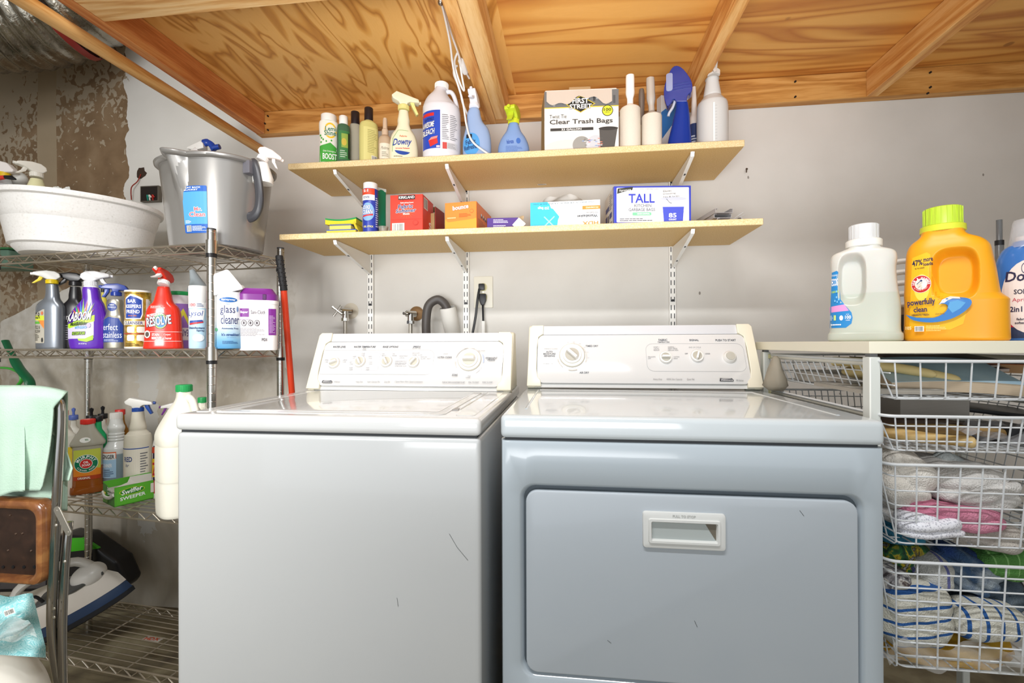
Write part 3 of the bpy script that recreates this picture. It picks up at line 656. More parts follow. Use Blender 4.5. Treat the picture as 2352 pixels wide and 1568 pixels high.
for k, zz in enumerate(RZ):
    b = MB(); z = zz-FZ; mt = [WIRE, RUST]
    if k == 3: b.mi = 0
    for d_ in (0, RDEP):
        for dz in (-.003, -.028): b.cyl(rl(.012, d_, FZ+z+dz), rl(RWID-.012, d_, FZ+z+dz), .0031, seg=8)
        n = 30; b.tube([rl(.02+(RWID-.04)*i/n, d_, FZ+z-(.005 if i % 2 else .026)) for i in range(n+1)], .0021, 6)
    for s_ in (0, RWID):
        for dz in (-.003, -.028): b.cyl(rl(s_, .012, FZ+z+dz), rl(s_, RDEP-.012, FZ+z+dz), .0031, seg=8)
        n = 8; b.tube([rl(s_, .02+(RDEP-.04)*i/n, FZ+z-(.005 if i % 2 else .026)) for i in range(n+1)], .0021, 6)
    for i in range(1, 12): b.cyl(rl(.003, RDEP*i/12, FZ+z-.001), rl(RWID-.003, RDEP*i/12, FZ+z-.001), .0017, seg=6)
    for s_ in (.16, .33, .58, .75): b.cyl(rl(s_, 0, FZ+z-.004), rl(s_, RDEP, FZ+z-.004), .0026, seg=6)
    b.build('wire_shelf', mt, rack)
# ------------------------------------------------------------------ bottle kit
def body(parent, secs, mat, name='body', seg=44, sub=4, n=2.5, dimple=None, T=None, cap=True, rot=0):
    """secs: (z, half width, half depth, x shift, exponent)"""
    S = [tuple(q)+(0,)*(4-len(q)) if len(q) < 5 else tuple(q) for q in secs]
    S = [q if len(q) == 5 else (q[0], q[1], q[2], q[3], n) for q in S]
    C = crom(S, sub); R = []
    for z, hw, hd, cx, e in C:
        r = []
        for j in range(seg):
            if dimple:
                q_ = (j % (seg//2))/(seg/2)*2-1; x_ = math.sin(q_*PI/2); sg_ = -1 if j < seg//2 else 1
                x = cx-sg_*hw*x_; y = sg_*hd*max(0, 1-abs(x_)**e)**(1/e)
            else:
                a = 2*PI*j/seg-PI/2; c, s_ = math.cos(a), math.sin(a)
                x = cx+hw*math.copysign(abs(c)**(2/e), c); y = hd*math.copysign(abs(s_)**(2/e), s_)
            if dimple: y = dimple(x, y, z)
            r.append((x, y, z))
        R.append(r)
    b = MB(); b.rings(R, caps=cap, T=T); o = b.build(name, mat, parent)
    def surf(x, z, off):
        k = 0
        while k < len(C)-2 and C[k+1][0] < z: k += 1
        A, B = C[k], C[k+1]; f = min(max((z-A[0])/max(B[0]-A[0], 1e-6), 0), 1)
        hw, hd, cx, e = [A[i]+(B[i]-A[i])*f for i in (1, 2, 3, 4)]
        q = x-cx; yy = hd*max(1-min(abs(q)/hw, .9995)**e, 0)**(1/e); yb = -yy
        if dimple: yb = dimple(x, yb, z)
        g = min(abs(q)/hw, 1)**3
        return Vector((x+math.copysign(off*g, q), yb-off, z))
    return o, surf
def wrap(r, cx=0, cy=0): return lambda x, y, o: Vector((cx+(r+o)*math.sin(x/r), cy-(r+o)*math.cos(x/r), y))
def T3(x, z, rz=0, k=1, y=0, ry=0): return Matrix.Translation((x, y, z)) @ Matrix.Rotation(rz, 4, 'Z') @ Matrix.Rotation(ry, 4, 'Y') @ Matrix.Scale(k, 4)
HEADS = {   # side outlines, x towards the nozzle, unit = collar radius
 'long': ([(-1.2, 1.0), (-2.1, 2.1), (-1.9, 3.4), (-.8, 4.4), (1.2, 4.6), (3.4, 4.0), (4.3, 3.6), (4.4, 2.6), (2.6, 2.1), (1.7, 1.5), (1.0, .9)], [(1.6, 2.6), (2.6, 2.6), (3.2, 1.0), (4.6, -.6), (4.0, -.6), (2.4, .6)], (4.2, 3.05)),
 'flat': ([(-1.0, .9), (-1.2, 1.6), (-2.6, 2.4), (-2.9, 3.3), (-1.7, 4.6), (3.6, 2.9), (3.8, 1.9), (1.6, 1.9), (.9, 1.4), (.9, .9)], [(1.5, 2.1), (2.5, 2.0), (2.9, .6), (3.6, -1.0), (3.1, -1.3), (2.0, .7)], (3.6, 2.4)),
 'round': ([(-.9, .9), (-1.0, 1.8), (-3.2, 1.7), (-3.5, 2.3), (-2.6, 4.0), (-.6, 4.8), (2.6, 4.4), (4.2, 2.9), (4.0, 2.3), (1.0, 2.2), (.9, .9)], [(1.6, 3.2), (3.0, 3.0), (3.2, .4), (3.9, -1.0), (3.0, -1.2), (1.9, .8)], (4.0, 3.3))}
def trigger(parent, x, z, r, rz, head, lever, collar, kind='long', nozzle=None, y=0, th=1.25, ry=0, hs=.72, vs=.56):
    """spray trigger on a neck at (x, y, z); rz turns the nozzle direction"""
    T = T3(x, z, rz, r, y, ry); P, Lv, nz = HEADS[kind]
    P = [(x_*hs, .42+(z_-.9)*vs) for x_, z_ in P]; Lv = [(x_*hs, .42+(z_-.9)*vs*1.15) for x_, z_ in Lv]; nz = (nz[0]*hs, .42+(nz[1]-.9)*vs)
    b = MB(); b.lathe([(.95, -.48), (1.06, -.45), (1.06, .40), (.98, .5), (.8, .55)], 26, T=T)
    for k in range(26):
        a = k*2*PI/26; b.box(-.03, -1.1, -.42, .03, -1.03, .36, T=T @ Matrix.Rotation(a, 4, 'Z'))
    b.build('collar', collar, parent)
    b = MB(); b.prism(P, -.72*th, .72*th, 'xz', .24, 3, T=T); hd = b.build('trigger_head', head, parent)
    b = MB(); b.prism(Lv, -.38*th, .38*th, 'xz', .10, 2, T=T); b.build('trigger_lever', lever, parent)
    b = MB(); b.cyl((nz[0]-.1, 0, nz[1]), (nz[0]+.5, 0, nz[1]), .34, .30, 16); bmesh.ops.transform(b.bm, matrix=T, verts=b.bm.verts); b.build('nozzle', nozzle or head, parent)
    return hd
def cap(parent, x, z0, z1, r, mat, r1=None, ribs=0, y=0, name='cap'):
    r1 = r1 or r; b = MB(); b.lathe([(r*.98, z0), (r, z0+.001), (r1, z1-.0015), (r1*.93, z1), (.0001, z1)], 32, (x, y))
    for k in range(ribs):
        T = Matrix.Translation((x, y, 0)) @ Matrix.Rotation(2*PI*k/ribs, 4, 'Z'); b.box(-.0006, -r-.0006, z0+.001, .0006, -r+.001, z1-.002, T=T)
    return b.build(name, mat, parent)
def face(x, y): return math.atan2(CAM.x-x, y-CAM.y)
def spot(u0, u1, vt, y, z0, dep=None):
    """centre x, y, real width and height of something seen between two columns, standing at depth y"""
    f = (lambda u, v: at(u, v, y)) if dep is None else (lambda u, v: rk(u, v, dep))
    C = f((u0+u1)/2, vt); r = math.hypot(C.x-CAM.x, C.y-CAM.y); d = ray((u0+u1)/2, vt)
    a0, a1 = [math.atan2(q.x, q.y) for q in (ray(u0, vt), ray(u1, vt))]
    return C.x, C.y, abs(a1-a0)*r, C.z-z0
# ------------------------------------------------------------------ rack, top shelf
z0 = RZ[0]+.001
tub = thing('wash_tub', 'large off-white oval plastic tub on top of the wire rack', 'tub', (-1.745, -.375, z0), face(-1.745, -.375))
TB = NT('speckled_plastic', .4); TB.col(TB.ramp(TB.noise(TB.tc, 170, 2), [(.22, 'CFCBC5'), (.36, 'E6E3DF'), (.8, 'EEECE9')]))
TK = 1.13
def oval(parent, prof, mat, name, e=2.6, seg=64, asp=.62):
    R = [[(hw*math.copysign(abs(math.cos(a))**(2/e), math.cos(a)), hw*asp*math.copysign(abs(math.sin(a))**(2/e), math.sin(a)), z) for a in [2*PI*j/seg for j in range(seg)]] for hw, z in prof]
    b = MB(); b.rings(R, caps=False); b.raw(R[-1], [tuple(range(seg))]); b.raw(R[0], [tuple(range(seg))]); return b.build(name, mat, parent)
body_ = oval(tub, [(r_*.73, z_*TK) for r_, z_ in [(.0001, .004), (.19, .001), (.225, .005), (.248, .022), (.274, .085), (.2775, .093), (.2795, .094), (.290, .12), (.302, .150), (.305, .158), (.318, .162), (.320, .168), (.318, .176), (.306, .178), (.300, .172), (.285, .11), (.262, .03), (.2, .008), (.0001, .008)]], TB.m, 'basin', asp=.88, e=2.25)
def simple_trigger(name, label, x, y, z, r, rz, head, lever, collar, kind='long', cat='spray bottle', stem=.05, bodymat=None, ry=0, th=1.0):
    t = thing(name, label, cat, (x, y, z), rz)
    b = MB(); b.lathe([(r*1.9, -stem), (r*2.0, -stem*.8), (r*1.3, -r*2), (r*.95, -r*.9)], 20); o = b.build('bottle_neck', bodymat or WHITEP, t)
    trigger(t, 0, 0, r, 0, head, lever, collar, kind, ry=ry, th=th)
    return t
MILK = M('EFEBE0', .35, sss=.15)
p = rk(84, 402, .12); t = simple_trigger('spray_bottle', 'milky trigger spray bottle standing inside the oval tub', p.x, p.y, p.z, .0175, math.radians(-112), MILK, MILK, MILK, 'long', stem=.10, bodymat=M('E7E3B4', .3), th=1.1)
p = rk(14, 392, .10); t = thing('spray_bottle', 'white headed spray bottle with yellow collar at the left end of the tub', 'spray bottle', (p.x, p.y, p.z), .3)
b = MB(); b.prism([(-.07, 0), (-.065, .028), (-.02, .034), (.012, .026), (.034, 0), (.030, -.008), (-.02, -.012)], -.015, .015, 'xz', .006, 3); b.build('trigger_head', M('ECE4DF', .4), t)
b = MB(); b.cyl((-.005, 0, -.03), (-.005, 0, -.008), .017); b.build('collar', M('E5BE10', .4), t)
b = MB(); b.lathe([(.03, -.12), (.032, -.08), (.017, -.03)], 20, (-.005, 0)); b.build('body', M('C4C9CB', .3), t)
p = rk(20, 408, .07); t = thing('scrub_brush', 'red and black handled brush poking out of the tub', 'brush', (p.x, p.y, p.z), .1)
b = MB(); b.tube([(-.07, 0, -.01), (-.03, 0, .0), (-.012, 0, .002)], [.006, .008, .007], 10); b.build('grip', M('D93A2B', .4), t)
b = MB(); b.tube([(-.012, 0, .002), (.01, 0, .000), (.026, 0, -.006)], [.007, .008, .003], 10); b.build('handle', BLACKP, t)
p = rk(36, 408, .14); b = MB(); b.ball((0, 0, 0), .042, 24, (1, .7, .75)); tag(b.build('dome_cover', M('D3D3CF', .35), None, 38, (p.x, p.y, p.z-.006)), 'pale grey domed plastic lid among the things in the tub', 'cover')
p = rk(128, 411, .08); t = thing('plastic_bag', 'crumpled white plastic bag ends at the rim of the tub', 'bag', (p.x-.02, p.y+.03, p.z-.026))
b = MB(); rr = random.Random(4); b.grid(40, 12, lambda a, c: (-.04+.08*a, .02*c, -.06*c+.012*abs(math.sin(a*5+c*2))*(1-a*.5)+.003*rr.random())); b.build('film', M('E9E9E4', .25), t, 60)
# grey bucket
pc = rk(500, 560, .13); bk = thing('bucket', 'tall grey plastic bucket with pouring spout on top of the wire rack', 'bucket', (pc.x, pc.y, z0), -.12)
GB = M('8F8C88', .28, .35, coat=.3)
def bk_r(z, a):
    k = .131+.030*z/.23; e = 2.35; c, s_ = math.cos(a), math.sin(a)
    return (k*math.copysign(abs(c)**(2/e), c), k*.80*math.copysign(abs(s_)**(2/e), s_))
def bk_tilt(x, z): return z*(1-(x*.09 if z > .12 else 0))
BKH = 1.2; seg = 260; R = []
for z, ex in ((.0, -.004), (.003, 0), (.05, 0), (.10, 0), (.15, 0), (.2, 0), (.218, 0), (.219, .008), (.222, .0115), (.228, .012), (.231, .008), (.231, .001), (.222, -.003), (.12, -.003), (.006, -.004)):
    r = []
    for j in range(seg):
        a = 2*PI*j/seg; x, y = bk_r(z, a); L_ = math.hypot(x, y)
        kk = max(0, (z-.125)/.1); sp = max(0, 1-abs(math.degrees(a)-268)/(1.5+8.5*kk))*kk*.036 if kk > 0 else 0
        r.append((x*(1+(ex+sp)/L_), y*(1+(ex+sp)/L_), z))
    R.append([(x*1.06, y*1.06, z_*BKH) for x, y, z_ in r])
b = MB(); b.rings(R, caps=False); b.raw(R[0], [tuple(range(seg))]); b.build('pail', GB, bk)
b = MB(); bk.scale = (1, 1, 1); hx, hy = bk_r(.215, 0); hx *= 1.06; b.T = Matrix.Diagonal((1, 1, BKH, 1))
b.tube(crom([(hx-.002, -.03, .222), (hx+.010, -.035, .218), (hx+.021, -.036, .19), (hx+.030, -.036, .14), (hx+.027, -.036, .105), (hx+.012, -.036, .085), (hx-.008, -.036, .080)], 6), .0115, 12, flat=1.3)
b.tube(crom([(-hx+.002, .05, .215), (-hx-.010, .055, .17), (-hx-.006, .06, .12)], 6), .007, 10); b.build('handle', M('3F3F43', .35), bk)
b = MB(); b.T = Matrix.Diagonal((1, 1, BKH, 1)); b.box(hx-.012, -.060, .19, hx+.014, -.015, .224, .004, 2); b.build('handle_hinge', M('66646A', .35), bk); b = MB(); b.T = Matrix.Diagonal((1, 1, BKH, 1)); b.cyl((hx+.002, .03, .2), (hx+.018, .03, .2), .011, seg=16); b.build('handle_hinge', M('66646A', .35), bk)
# label on the bucket
a0 = math.radians(283)
def bkmap(x, y, o):
    x *= 1.38; y = .036+(y-.062)*1.22; aa = a0+x/.14; X, Y = [q_*1.06 for q_ in bk_r(y/BKH, aa)]; L_ = math.hypot(X, Y); return Vector((X*(1+(o+.0006)/L_), Y*(1+(o+.0006)/L_), y))
LB = Lab(.008); LW = .0235; z1, z2 = .062, .178
LB.rect(-LW, z1, LW, z2, '2B62B8', .003); LB.rect(-LW, z1+.022, LW, z2-.014, '58A6DE'); LB.text('FLAT BACK', -LW+.002, z2-.006, LW-.012, z2-.0025, 'FFFFFF', True); LB.text('BUCKET', -LW+.002, z2-.0115, LW-.018, z2-.008, 'FFFFFF', True)
LB.text('Mr.', -.004, z1+.054, .012, z1+.064, 'D8747C', True, out='FFFFFF'); LB.text('Clean', -.0145, z1+.040, .019, z1+.052, 'D0606C', True, out='FFFFFF')
LB.bars(-LW+.003, z1+.004, -LW+.012, z1+.019); LB.lines(-LW+.014, z1+.005, LW-.002, z1+.018, 6, 'DCE6F4', .5); LB.lines(-LW+.002, z1+.024, -LW+.013, z1+.032, 4, 'E8EEF2', .5)
LB.apply(bk, bkmap)
p = rk(470, 337, .15); t = thing('spray_bottle', 'blue and white trigger spray lying on the bucket rim', 'spray bottle', (p.x, p.y, p.z-.004), .1)
b = MB(); b.prism([(-.055, -.006), (-.052, .0), (-.006, .020), (.002, .012), (.004, -.004), (-.02, -.010)], -.012, .012, 'xz', .003, 2); b.build('trigger_head', WHITEP, t)
b = MB(); b.tube(crom([(-.004, 0, .016), (.010, 0, .018), (.024, 0, .010), (.034, 0, -.008)], 5), [.009]*6+[.0075]*10, 10, flat=1.4); b.build('trigger_lever', M('24449F', .25), t)
b = MB(); b.cyl((.030, 0, .0), (.052, 0, .004), .0095, .0085, 16); b.build('nozzle', M('24449F', .3), t)
b = MB(); b.cyl((-.05, 0, -.03), (-.02, 0, -.006), .014); b.build('collar', M('E9E4E0', .4), t)
CLEARP = M('F2E8E2', .15, trans=.75, ior=1.3)
p = rk(604, 362, .12); simple_trigger('spray_bottle', 'clear headed trigger spray leaning out of the right side of the bucket', p.x, p.y, p.z-.004, .0155, .50, M('F0E3DC', .25, sss=.1, alpha=.85), M('F0E6E0', .2, alpha=.75), M('EFE6E0', .3), 'long', stem=.08, ry=.42)
# clear storage bin with green things at far left
p = rk(8, 520, .20); t = thing('storage_bin', 'clear green tinted storage bin behind the tub at the left edge', 'storage bin', (p.x-.11, p.y+.02, z0), .1)
b = MB(); b.box(-.14, -.05, 0, .15, .05, .075, .01, 3); b.build('bin', M('6E8C7A', .2, trans=.3, ior=1.1), t)
b = MB(); b.box(-.145, -.055, .0755, .155, .055, .083, .003, 2); b.build('lid', M('2E6B3D', .4), t)
# ------------------------------------------------------------------ rack, second shelf
z0 = RZ[1]+.001
def rack_thing(name, label, cat, u0, u1, vt, dep, rz=0, zz=None):
    x, y, W, H = spot(u0, u1, vt, None, zz if zz is not None else z0, dep)
    return thing(name, label, cat, (x, y, zz if zz is not None else z0), rz+face(x, y)), W, H
# grey spray
t, W, H = rack_thing('spray_bottle', 'metallic grey spray bottle with yellow collar and white trigger head, leftmost on its shelf', 'spray bottle', 78, 156, 622, .06, -.6)
g = M('868B92', .28, .6); h = W/2
o, sf = body(t, [(0, h*.9, h*.52), (.006, h*.97, h*.56), (H*.45, h*.97, h*.55), (H*.56, h*.9, h*.52), (H*.64, h*.5, h*.42, h*.1), (H*.70, h*.42, h*.38, h*.12), (H*.80, h*.38, h*.34, h*.09), (H*.825, h*.35, h*.33, h*.08)], g)
trigger(t, h*.08, H*.86, h*.36, -2.7, WHITEP, M('E8D23A', .4), M('E9CC20', .4), 'long')
L = Lab(); L.poly([(-h*.93, H*.07), (-h*.1, H*.07), (-h*.08, H*.1), (-h*.08, H*.50), (-h*.2, H*.50), (-h*.93, H*.43)], 'B9B3A4'); L.rect(-h*.92, H*.36, -h*.1, H*.42, 'CFDB3C'); L.text('CLR', -h*.85, H*.38, -h*.4, H*.46, '2E2E2C', True)
L.poly([(-h*.1, H*.25), (-h*.1, H*.36), (-h*.55, H*.36)], 'E98B3F'); L.rect(-h*.9, H*.315, -h*.42, H*.345, '63B23F'); L.text('MOLD &', -h*.85, H*.25, -h*.4, H*.295, '33312C'); L.text('MILDEW', -h*.85, H*.2, -h*.38, H*.24, '33312C'); L.lines(-h*.85, H*.1, -h*.45, H*.19, 5, '5A574E', .5); L.ell(-h*.23, H*.11, h*.07, H*.03, '3A3A36')
L.ell(-h*.24, H*.45, h*.08, H*.022, 'D9764E'); L.apply(t, sf)
# black spray
t, W, H = rack_thing('spray_bottle', 'black spray bottle with black trigger half hidden behind the purple one', 'spray bottle', 140, 206, 619, .11, -.35)
h = W/2; BK = M('1E1C1E', .3); o, sf = body(t, [(0, h*.9, h*.6), (.005, h, h*.62), (H*.42, h, h*.62), (H*.54, h*.9, h*.58), (H*.62, h*.5, h*.45), (H*.68, h*.46, h*.42), (H*.78, h*.36, h*.36)], BK, n=2.3)
trigger(t, 0, H*.82, h*.42, PI, BK, BK, BK, 'long')
L = Lab(); L.text('Gran', -h*.8, H*.36, h*.1, H*.43, 'B5B2B0'); L.lines(-h*.8, H*.1, 0, H*.3, 7, '77757A', .4); L.apply(t, sf)
# purple spray
t, W, H = rack_thing('spray_bottle', 'purple spray bottle with white trigger head and bright starburst label', 'spray bottle', 155, 253, 617, .045, -.34)
PU = M('5A24A8', .22, coat=.3); h = W/2; o, sf = body(t, [(0, h*.84, h*.5), (.004, h*.9, h*.53), (H*.12, h*.97, h*.54), (H*.35, h*.97, h*.52), (H*.48, h*.80, h*.46, h*.06), (H*.56, h*.62, h*.42, h*.14), (H*.62, h*.46, h*.4, h*.16), (H*.72, h*.42, h*.38, h*.12), (H*.765, h*.36, h*.36, h*.10)], PU)
b = MB(); b.lathe([(h*.36, H*.76), (h*.33, H*.785)], 24, (h*.10, 0)); b.build('neck_ring', WHITEP, t)
trigger(t, h*.10, H*.815, h*.315, .05, M('D9D8DA', .35), M('D9D8DA', .35), M('DADADC', .4), 'long')
L = Lab(); F = lambda a, c: (h*a, H*c)
L.poly([F(-.93, .12), F(.42, .13), F(.42, .36), F(-.9, .26)], 'CFC6E4'); L.poly([F(-.93, .24), F(.45, .34), F(.45, .42), F(-.9, .30)], 'B6DE34')
for k, (a, c, c3) in enumerate(((-.72, .50, 'E8703A'), (-.58, .56, '3DBB5F'), (-.42, .53, 'E8703A'), (-.28, .60, '3F86D8'), (-.12, .63, '8FD14A'), (.1, .60, 'E8703A'), (.28, .59, '6E9BE8'), (.42, .57, 'B5DE44'), (.45, .50, 'D86A8A'))): L.poly([F(-.45+k*.07, .40), F(-.33+k*.07, .41), F(a, c)], c3)
L.text('KABOOM', h*-.88, H*.345, h*.30, H*.455, 'FFFFFF', True, .13, .25, '201A30', .0012); L.text('Mold&Mildew', h*-.72, H*.285, h*.16, H*.335, '2C3A12', True, .10, .2); L.text('WITH BLEACH', h*-.5, H*.245, h*.1, H*.28, '4FA8DC', True, .08, .2)
L.text('NO DRIP FOAM', h*-.62, H*.17, h*.0, H*.21, '9CCB20', True, .05, .1, '26222E', .0009); L.poly([F(-.3, .10), F(.1, .085), F(.4, .11), F(.4, .17), F(.0, .125), F(-.35, .125)], 'A8D830'); L.text('28 FL OZ (827 mL)', h*-.3, H*.05, h*.1, H*.07, 'E4DCF4', True); L.ell(h*.18, H*.29, h*.1, H*.03, 'B9ACD9'); L.apply(t, sf)
# blue trigger steel spray
t, W, H = rack_thing('spray_bottle', 'stainless coloured spray bottle with blue trigger and blue label', 'spray bottle', 237, 292, 640, .08, -.35)
h = W/2; o, sf = body(t, [(0, h*.92, h*.6), (.004, h, h*.64), (H*.38, h, h*.62), (H*.48, h*.82, h*.52), (H*.58, h*.7, h*.5), (H*.66, h*.74, h*.5), (H*.70, h*.6, h*.46)], M('9A968A', .28, .7), n=2.3)
BL_ = M('233C93', .25); trigger(t, h*.1, H*.78, h*.44, PI+.1, BL_, BL_, BL_, 'round')
L = Lab(); L.poly([F(-.95, .09), F(.85, .09), F(.85, .35), F(.5, .44), F(-.4, .46), F(-.95, .40)], '26408E'); F2 = (h, H); L.apply(t, sf) if 0 else None
L = Lab(); q = lambda a, c: (h*a, H*c); L.poly([q(-.93, .09), q(.85, .09), q(.85, .33), q(.5, .43), q(-.4, .45), q(-.93, .40)], '26408E'); L.text('erfect', -h*.9, H*.26, h*.45, H*.35, 'E8EAF4'); L.text('stainless', -h*.9, H*.15, h*.75, H*.24, 'E8EAF4'); L.lines(-h*.8, H*.1, h*.6, H*.135, 2, 'B8C2DC', .5); L.ell(-h*.1, H*.59, h*.42, H*.06, '26408E'); L.text('NEW', -h*.3, H*.61, h*.1, H*.63, 'E8EAF4', True); L.text('FORMULA', -h*.45, H*.575, h*.25, H*.60, 'C8CCE0', True); L.apply(t, sf)
# yellow bottle hidden behind
t, W, H = rack_thing('bottle', 'yellow bottle only just visible behind the purple spray', 'bottle', 226, 248, 660, .19, 0); h = W/2; body(t, [(0, h, h), (H*.7, h, h), (H*.85, h*.5, h*.5), (H*.93, h*.4, h*.4)], M('D8C94E', .4), n=2); cap(t, 0, H*.92, H, h*.45, BLACKP)
# gold can
t, W, H = rack_thing('cleanser_can', 'gold cardboard cleanser can with blue label and white rim', 'can', 285, 349, 668, .075, -.15); r = W/2
GD = NT('gold_foil', .3); GD.b.inputs['Metallic'].default_value = .6; GD.col(GD.ramp(GD.noise(GD.tc, 60, 4), [(.35, 'A97F22'), (.6, 'D9B24C'), (.8, 'F0DA90')]))
b = MB(); b.cyl((0, 0, .003), (0, 0, H-.003), r*.985, seg=40); b.build('body', GD.m, t); b = MB(); b.lathe([(r, H-.006), (r*1.01, H-.003), (r*.98, H), (r*.93, H-.002), (.001, H-.002)], 40); b.build('rim', M('E9E6DF', .35), t); b = MB(); b.lathe([(r*.97, 0), (r*1.0, .003), (r, .006)], 40); b.build('rim', M('E9E6DF', .35), t)
L = Lab(.005); L.poly([(-r*.9, H*.5), (r*.35, H*.5), (r*.5, H*.58), (r*.5, H*.86), (r*.1, H*.9), (-r*.4, H*.93), (-r*.9, H*.86)], 'F2F0EA'); L.poly([(-r*.85, H*.52), (r*.3, H*.52), (r*.42, H*.59), (r*.42, H*.83), (r*.05, H*.87), (-r*.4, H*.90), (-r*.85, H*.84)], '24459E')
L.text('BAR', -r*.65, H*.78, r*.0, H*.84, 'FFFFFF', True); L.text('KEEPERS', -r*.85, H*.69, r*.36, H*.75, 'FFFFFF', True); L.text('FRIEND', -r*.75, H*.60, r*.26, H*.66, 'FFFFFF', True); L.text('SINCE 1882', -r*.6, H*.55, r*.05, H*.57, 'D9772E', True)
L.rect(-r*1.2, H*.40, r*1.2, H*.475, 'E9DFC4'); L.text('CLEANSER', -r*1.0, H*.41, r*.5, H*.465, '24367E', True)
for a in (-r*.7, r*.05):
    for c in (.27, .13): L.rect(a, H*c, a+r*.6, H*(c+.105), 'EFE7DA', r*.14)
L.rect(-r*1.1, H*.245, r*.9, H*.26, 'B23A3A'); L.lines(r*.72, H*.5, r*1.2, H*.85, 14, 'F4F2EE', .8); L.lines(-r*.8, H*.04, r*.3, H*.1, 3, '4A3A14', .5); L.text('PREMIUM CLEANSER SINCE 1882', -r*1.1, H*.935, r*1.0, H*.955, '5A4616', True); L.apply(t, wrap(r*.985))
# red spray
t, W, H = rack_thing('spray_bottle', 'bright red spray bottle with red and white trigger head', 'spray bottle', 328, 424, 610, .05, -.32); h = W/2
RD_ = M('D8311F', .2, coat=.3); o, sf = body(t, [(0, h*.94, h*.52), (.004, h, h*.55), (H*.14, h*.94, h*.52), (H*.40, h*.88, h*.5), (H*.50, h*.74, h*.46), (H*.56, h*.50, h*.42), (H*.64, h*.40, h*.36), (H*.72, h*.31, h*.31), (H*.742, h*.29, h*.29)], RD_)
trigger(t, 0, H*.79, h*.28, -1.9, RD_, M('ECE9E6', .35), M('ECE9E6', .35), 'long', M('EDEAE6', .3), th=1.25, ry=-.45)
L = Lab(); L.ell(0, H*.33, h*.36, H*.1, '241F38'); L.ell(0, H*.33, h*.33, H*.092, 'E9C43A'); L.ell(0, H*.33, h*.30, H*.083, '49B061'); L.ell(h*.02, H*.32, h*.26, H*.07, '3F8CD0'); L.text('PROFESSIONAL', -h*.7, H*.385, h*.15, H*.42, 'FFFFFF', True, .22); L.text('RESOLVE', -h*.72, H*.275, h*.52, H*.385, 'FFFFFF', True, .17, .1, '241F38', .0014)
L.text('STAIN', -h*.42, H*.15, -h*.05, H*.18, 'FFFFFF', True); L.text('REMOVER', -h*.42, H*.11, h*.08, H*.14, 'FFFFFF', True); L.text('Carpet', h*.18, H*.15, h*.5, H*.18, 'FFFFFF'); L.text('Cleaner', h*.18, H*.11, h*.55, H*.14, 'FFFFFF'); L.ell(-h*.66, H*.17, h*.16, H*.045, 'E8DCD4'); L.ell(-h*.66, H*.17, h*.1, H*.03, '5A5048')
L.rect(-h*.95, H*.197, h*.93, H*.202, 'F4DAD4'); L.rect(-h*.95, H*.085, h*.93, H*.09, 'F4DAD4'); L.lines(-h*.5, H*.475, h*.3, H*.51, 2, 'F4DAD4', .45); L.apply(t, sf)
# wipes canister, label upside down
t, W, H = rack_thing('wipes_canister', 'white and purple wipes canister standing upside down with green rim', 'canister', 385, 440, 670, .13, .2); r = W/2
b = MB(); b.lathe([(r*.97, 0), (r, .004), (r, H*.80), (r*.96, H*.82), (r*.96, H*.93)], 36); b.build('body', M('ECE7EA', .35), t); cap(t, 0, H*.93, H, r*.97, M('1F9B52', .35), name='rim')
L = Lab(); L.rect(-r*1.3, H*.36, r*1.3, H*.78, '9B6FC2'); L.poly([(-r*.9, H*.40), (r*.1, H*.70), (r*.9, H*.40), (r*.6, H*.40), (r*.1, H*.58), (-r*.4, H*.40)], 'E8DF4A'); L.rect(-r*1.3, 0, r*1.3, H*.14, '9B6FC2'); L.text('CLEANING', -r*.9, H*.21, r*1.1, H*.33, '5C4484', rot=PI); L.apply(t, wrap(r))
# squeeze bottle behind
t, W, H = rack_thing('squeeze_bottle', 'pale blue squeeze bottle with tapered clear nozzle behind the disinfectant can', 'bottle', 431, 478, 615, .20, 0); r = W/2
b = MB(); b.lathe([(r*.9, 0), (r, .004), (r, H*.72), (r*.95, H*.76)], 28); b.build('body', M('7DB6DD', .3), t); b = MB(); b.tube([(0, 0, H*.76), (-r*.25, 0, H*.86), (-r*.6, 0, H*.97)], [r*.92, r*.55, r*.26], 24); b.build('nozzle', M('C9D4DA', .25, alpha=.8), t)
# disinfectant can
t, W, H = rack_thing('aerosol_can', 'white and blue disinfectant aerosol can beside the chrome front post', 'aerosol can', 433, 478, 657, .06, -.2); r = W/2
b = MB(); b.lathe([(r*.97, 0), (r, .004), (r, H*.74)], 36); b.build('body', M('BFDDF0', .3), t); cap(t, 0, H*.735, H, r*1.03, M('F4F3F1', .3))
L = Lab(); L.rect(-r*1.3, H*.64, r*1.3, H*.735, 'F2F1F0'); L.text('100', -r*.8, H*.665, -r*.1, H*.715, 'C23636', True); L.lines(r*.05, H*.66, r*.8, H*.72, 3, '54648C', .5); L.poly([(-r*.9, H*.42), (r*.7, H*.44), (r*.9, H*.62), (-r*.8, H*.62)], 'F6F6F6'); L.text('Lysol', -r*.95, H*.49, r*.62, H*.60, '2C4B9A', False, 0, .2); L.poly([(-r*.8, H*.40), (r*.7, H*.43), (r*.6, H*.455), (-r*.8, H*.44)], '3457A5'); L.poly([(-r*.8, H*.37), (r*.7, H*.41), (r*.7, H*.43), (-r*.8, H*.40)], 'CC3B3B')
L.text('Disinfectant', -r*.9, H*.31, r*.85, H*.345, '33456F', True); L.text('Spray', r*.0, H*.265, r*.85, H*.30, '33456F', True); L.ell(r*.2, H*.17, r*.6, H*.06, 'EEF4F8'); L.apply(t, wrap(r))
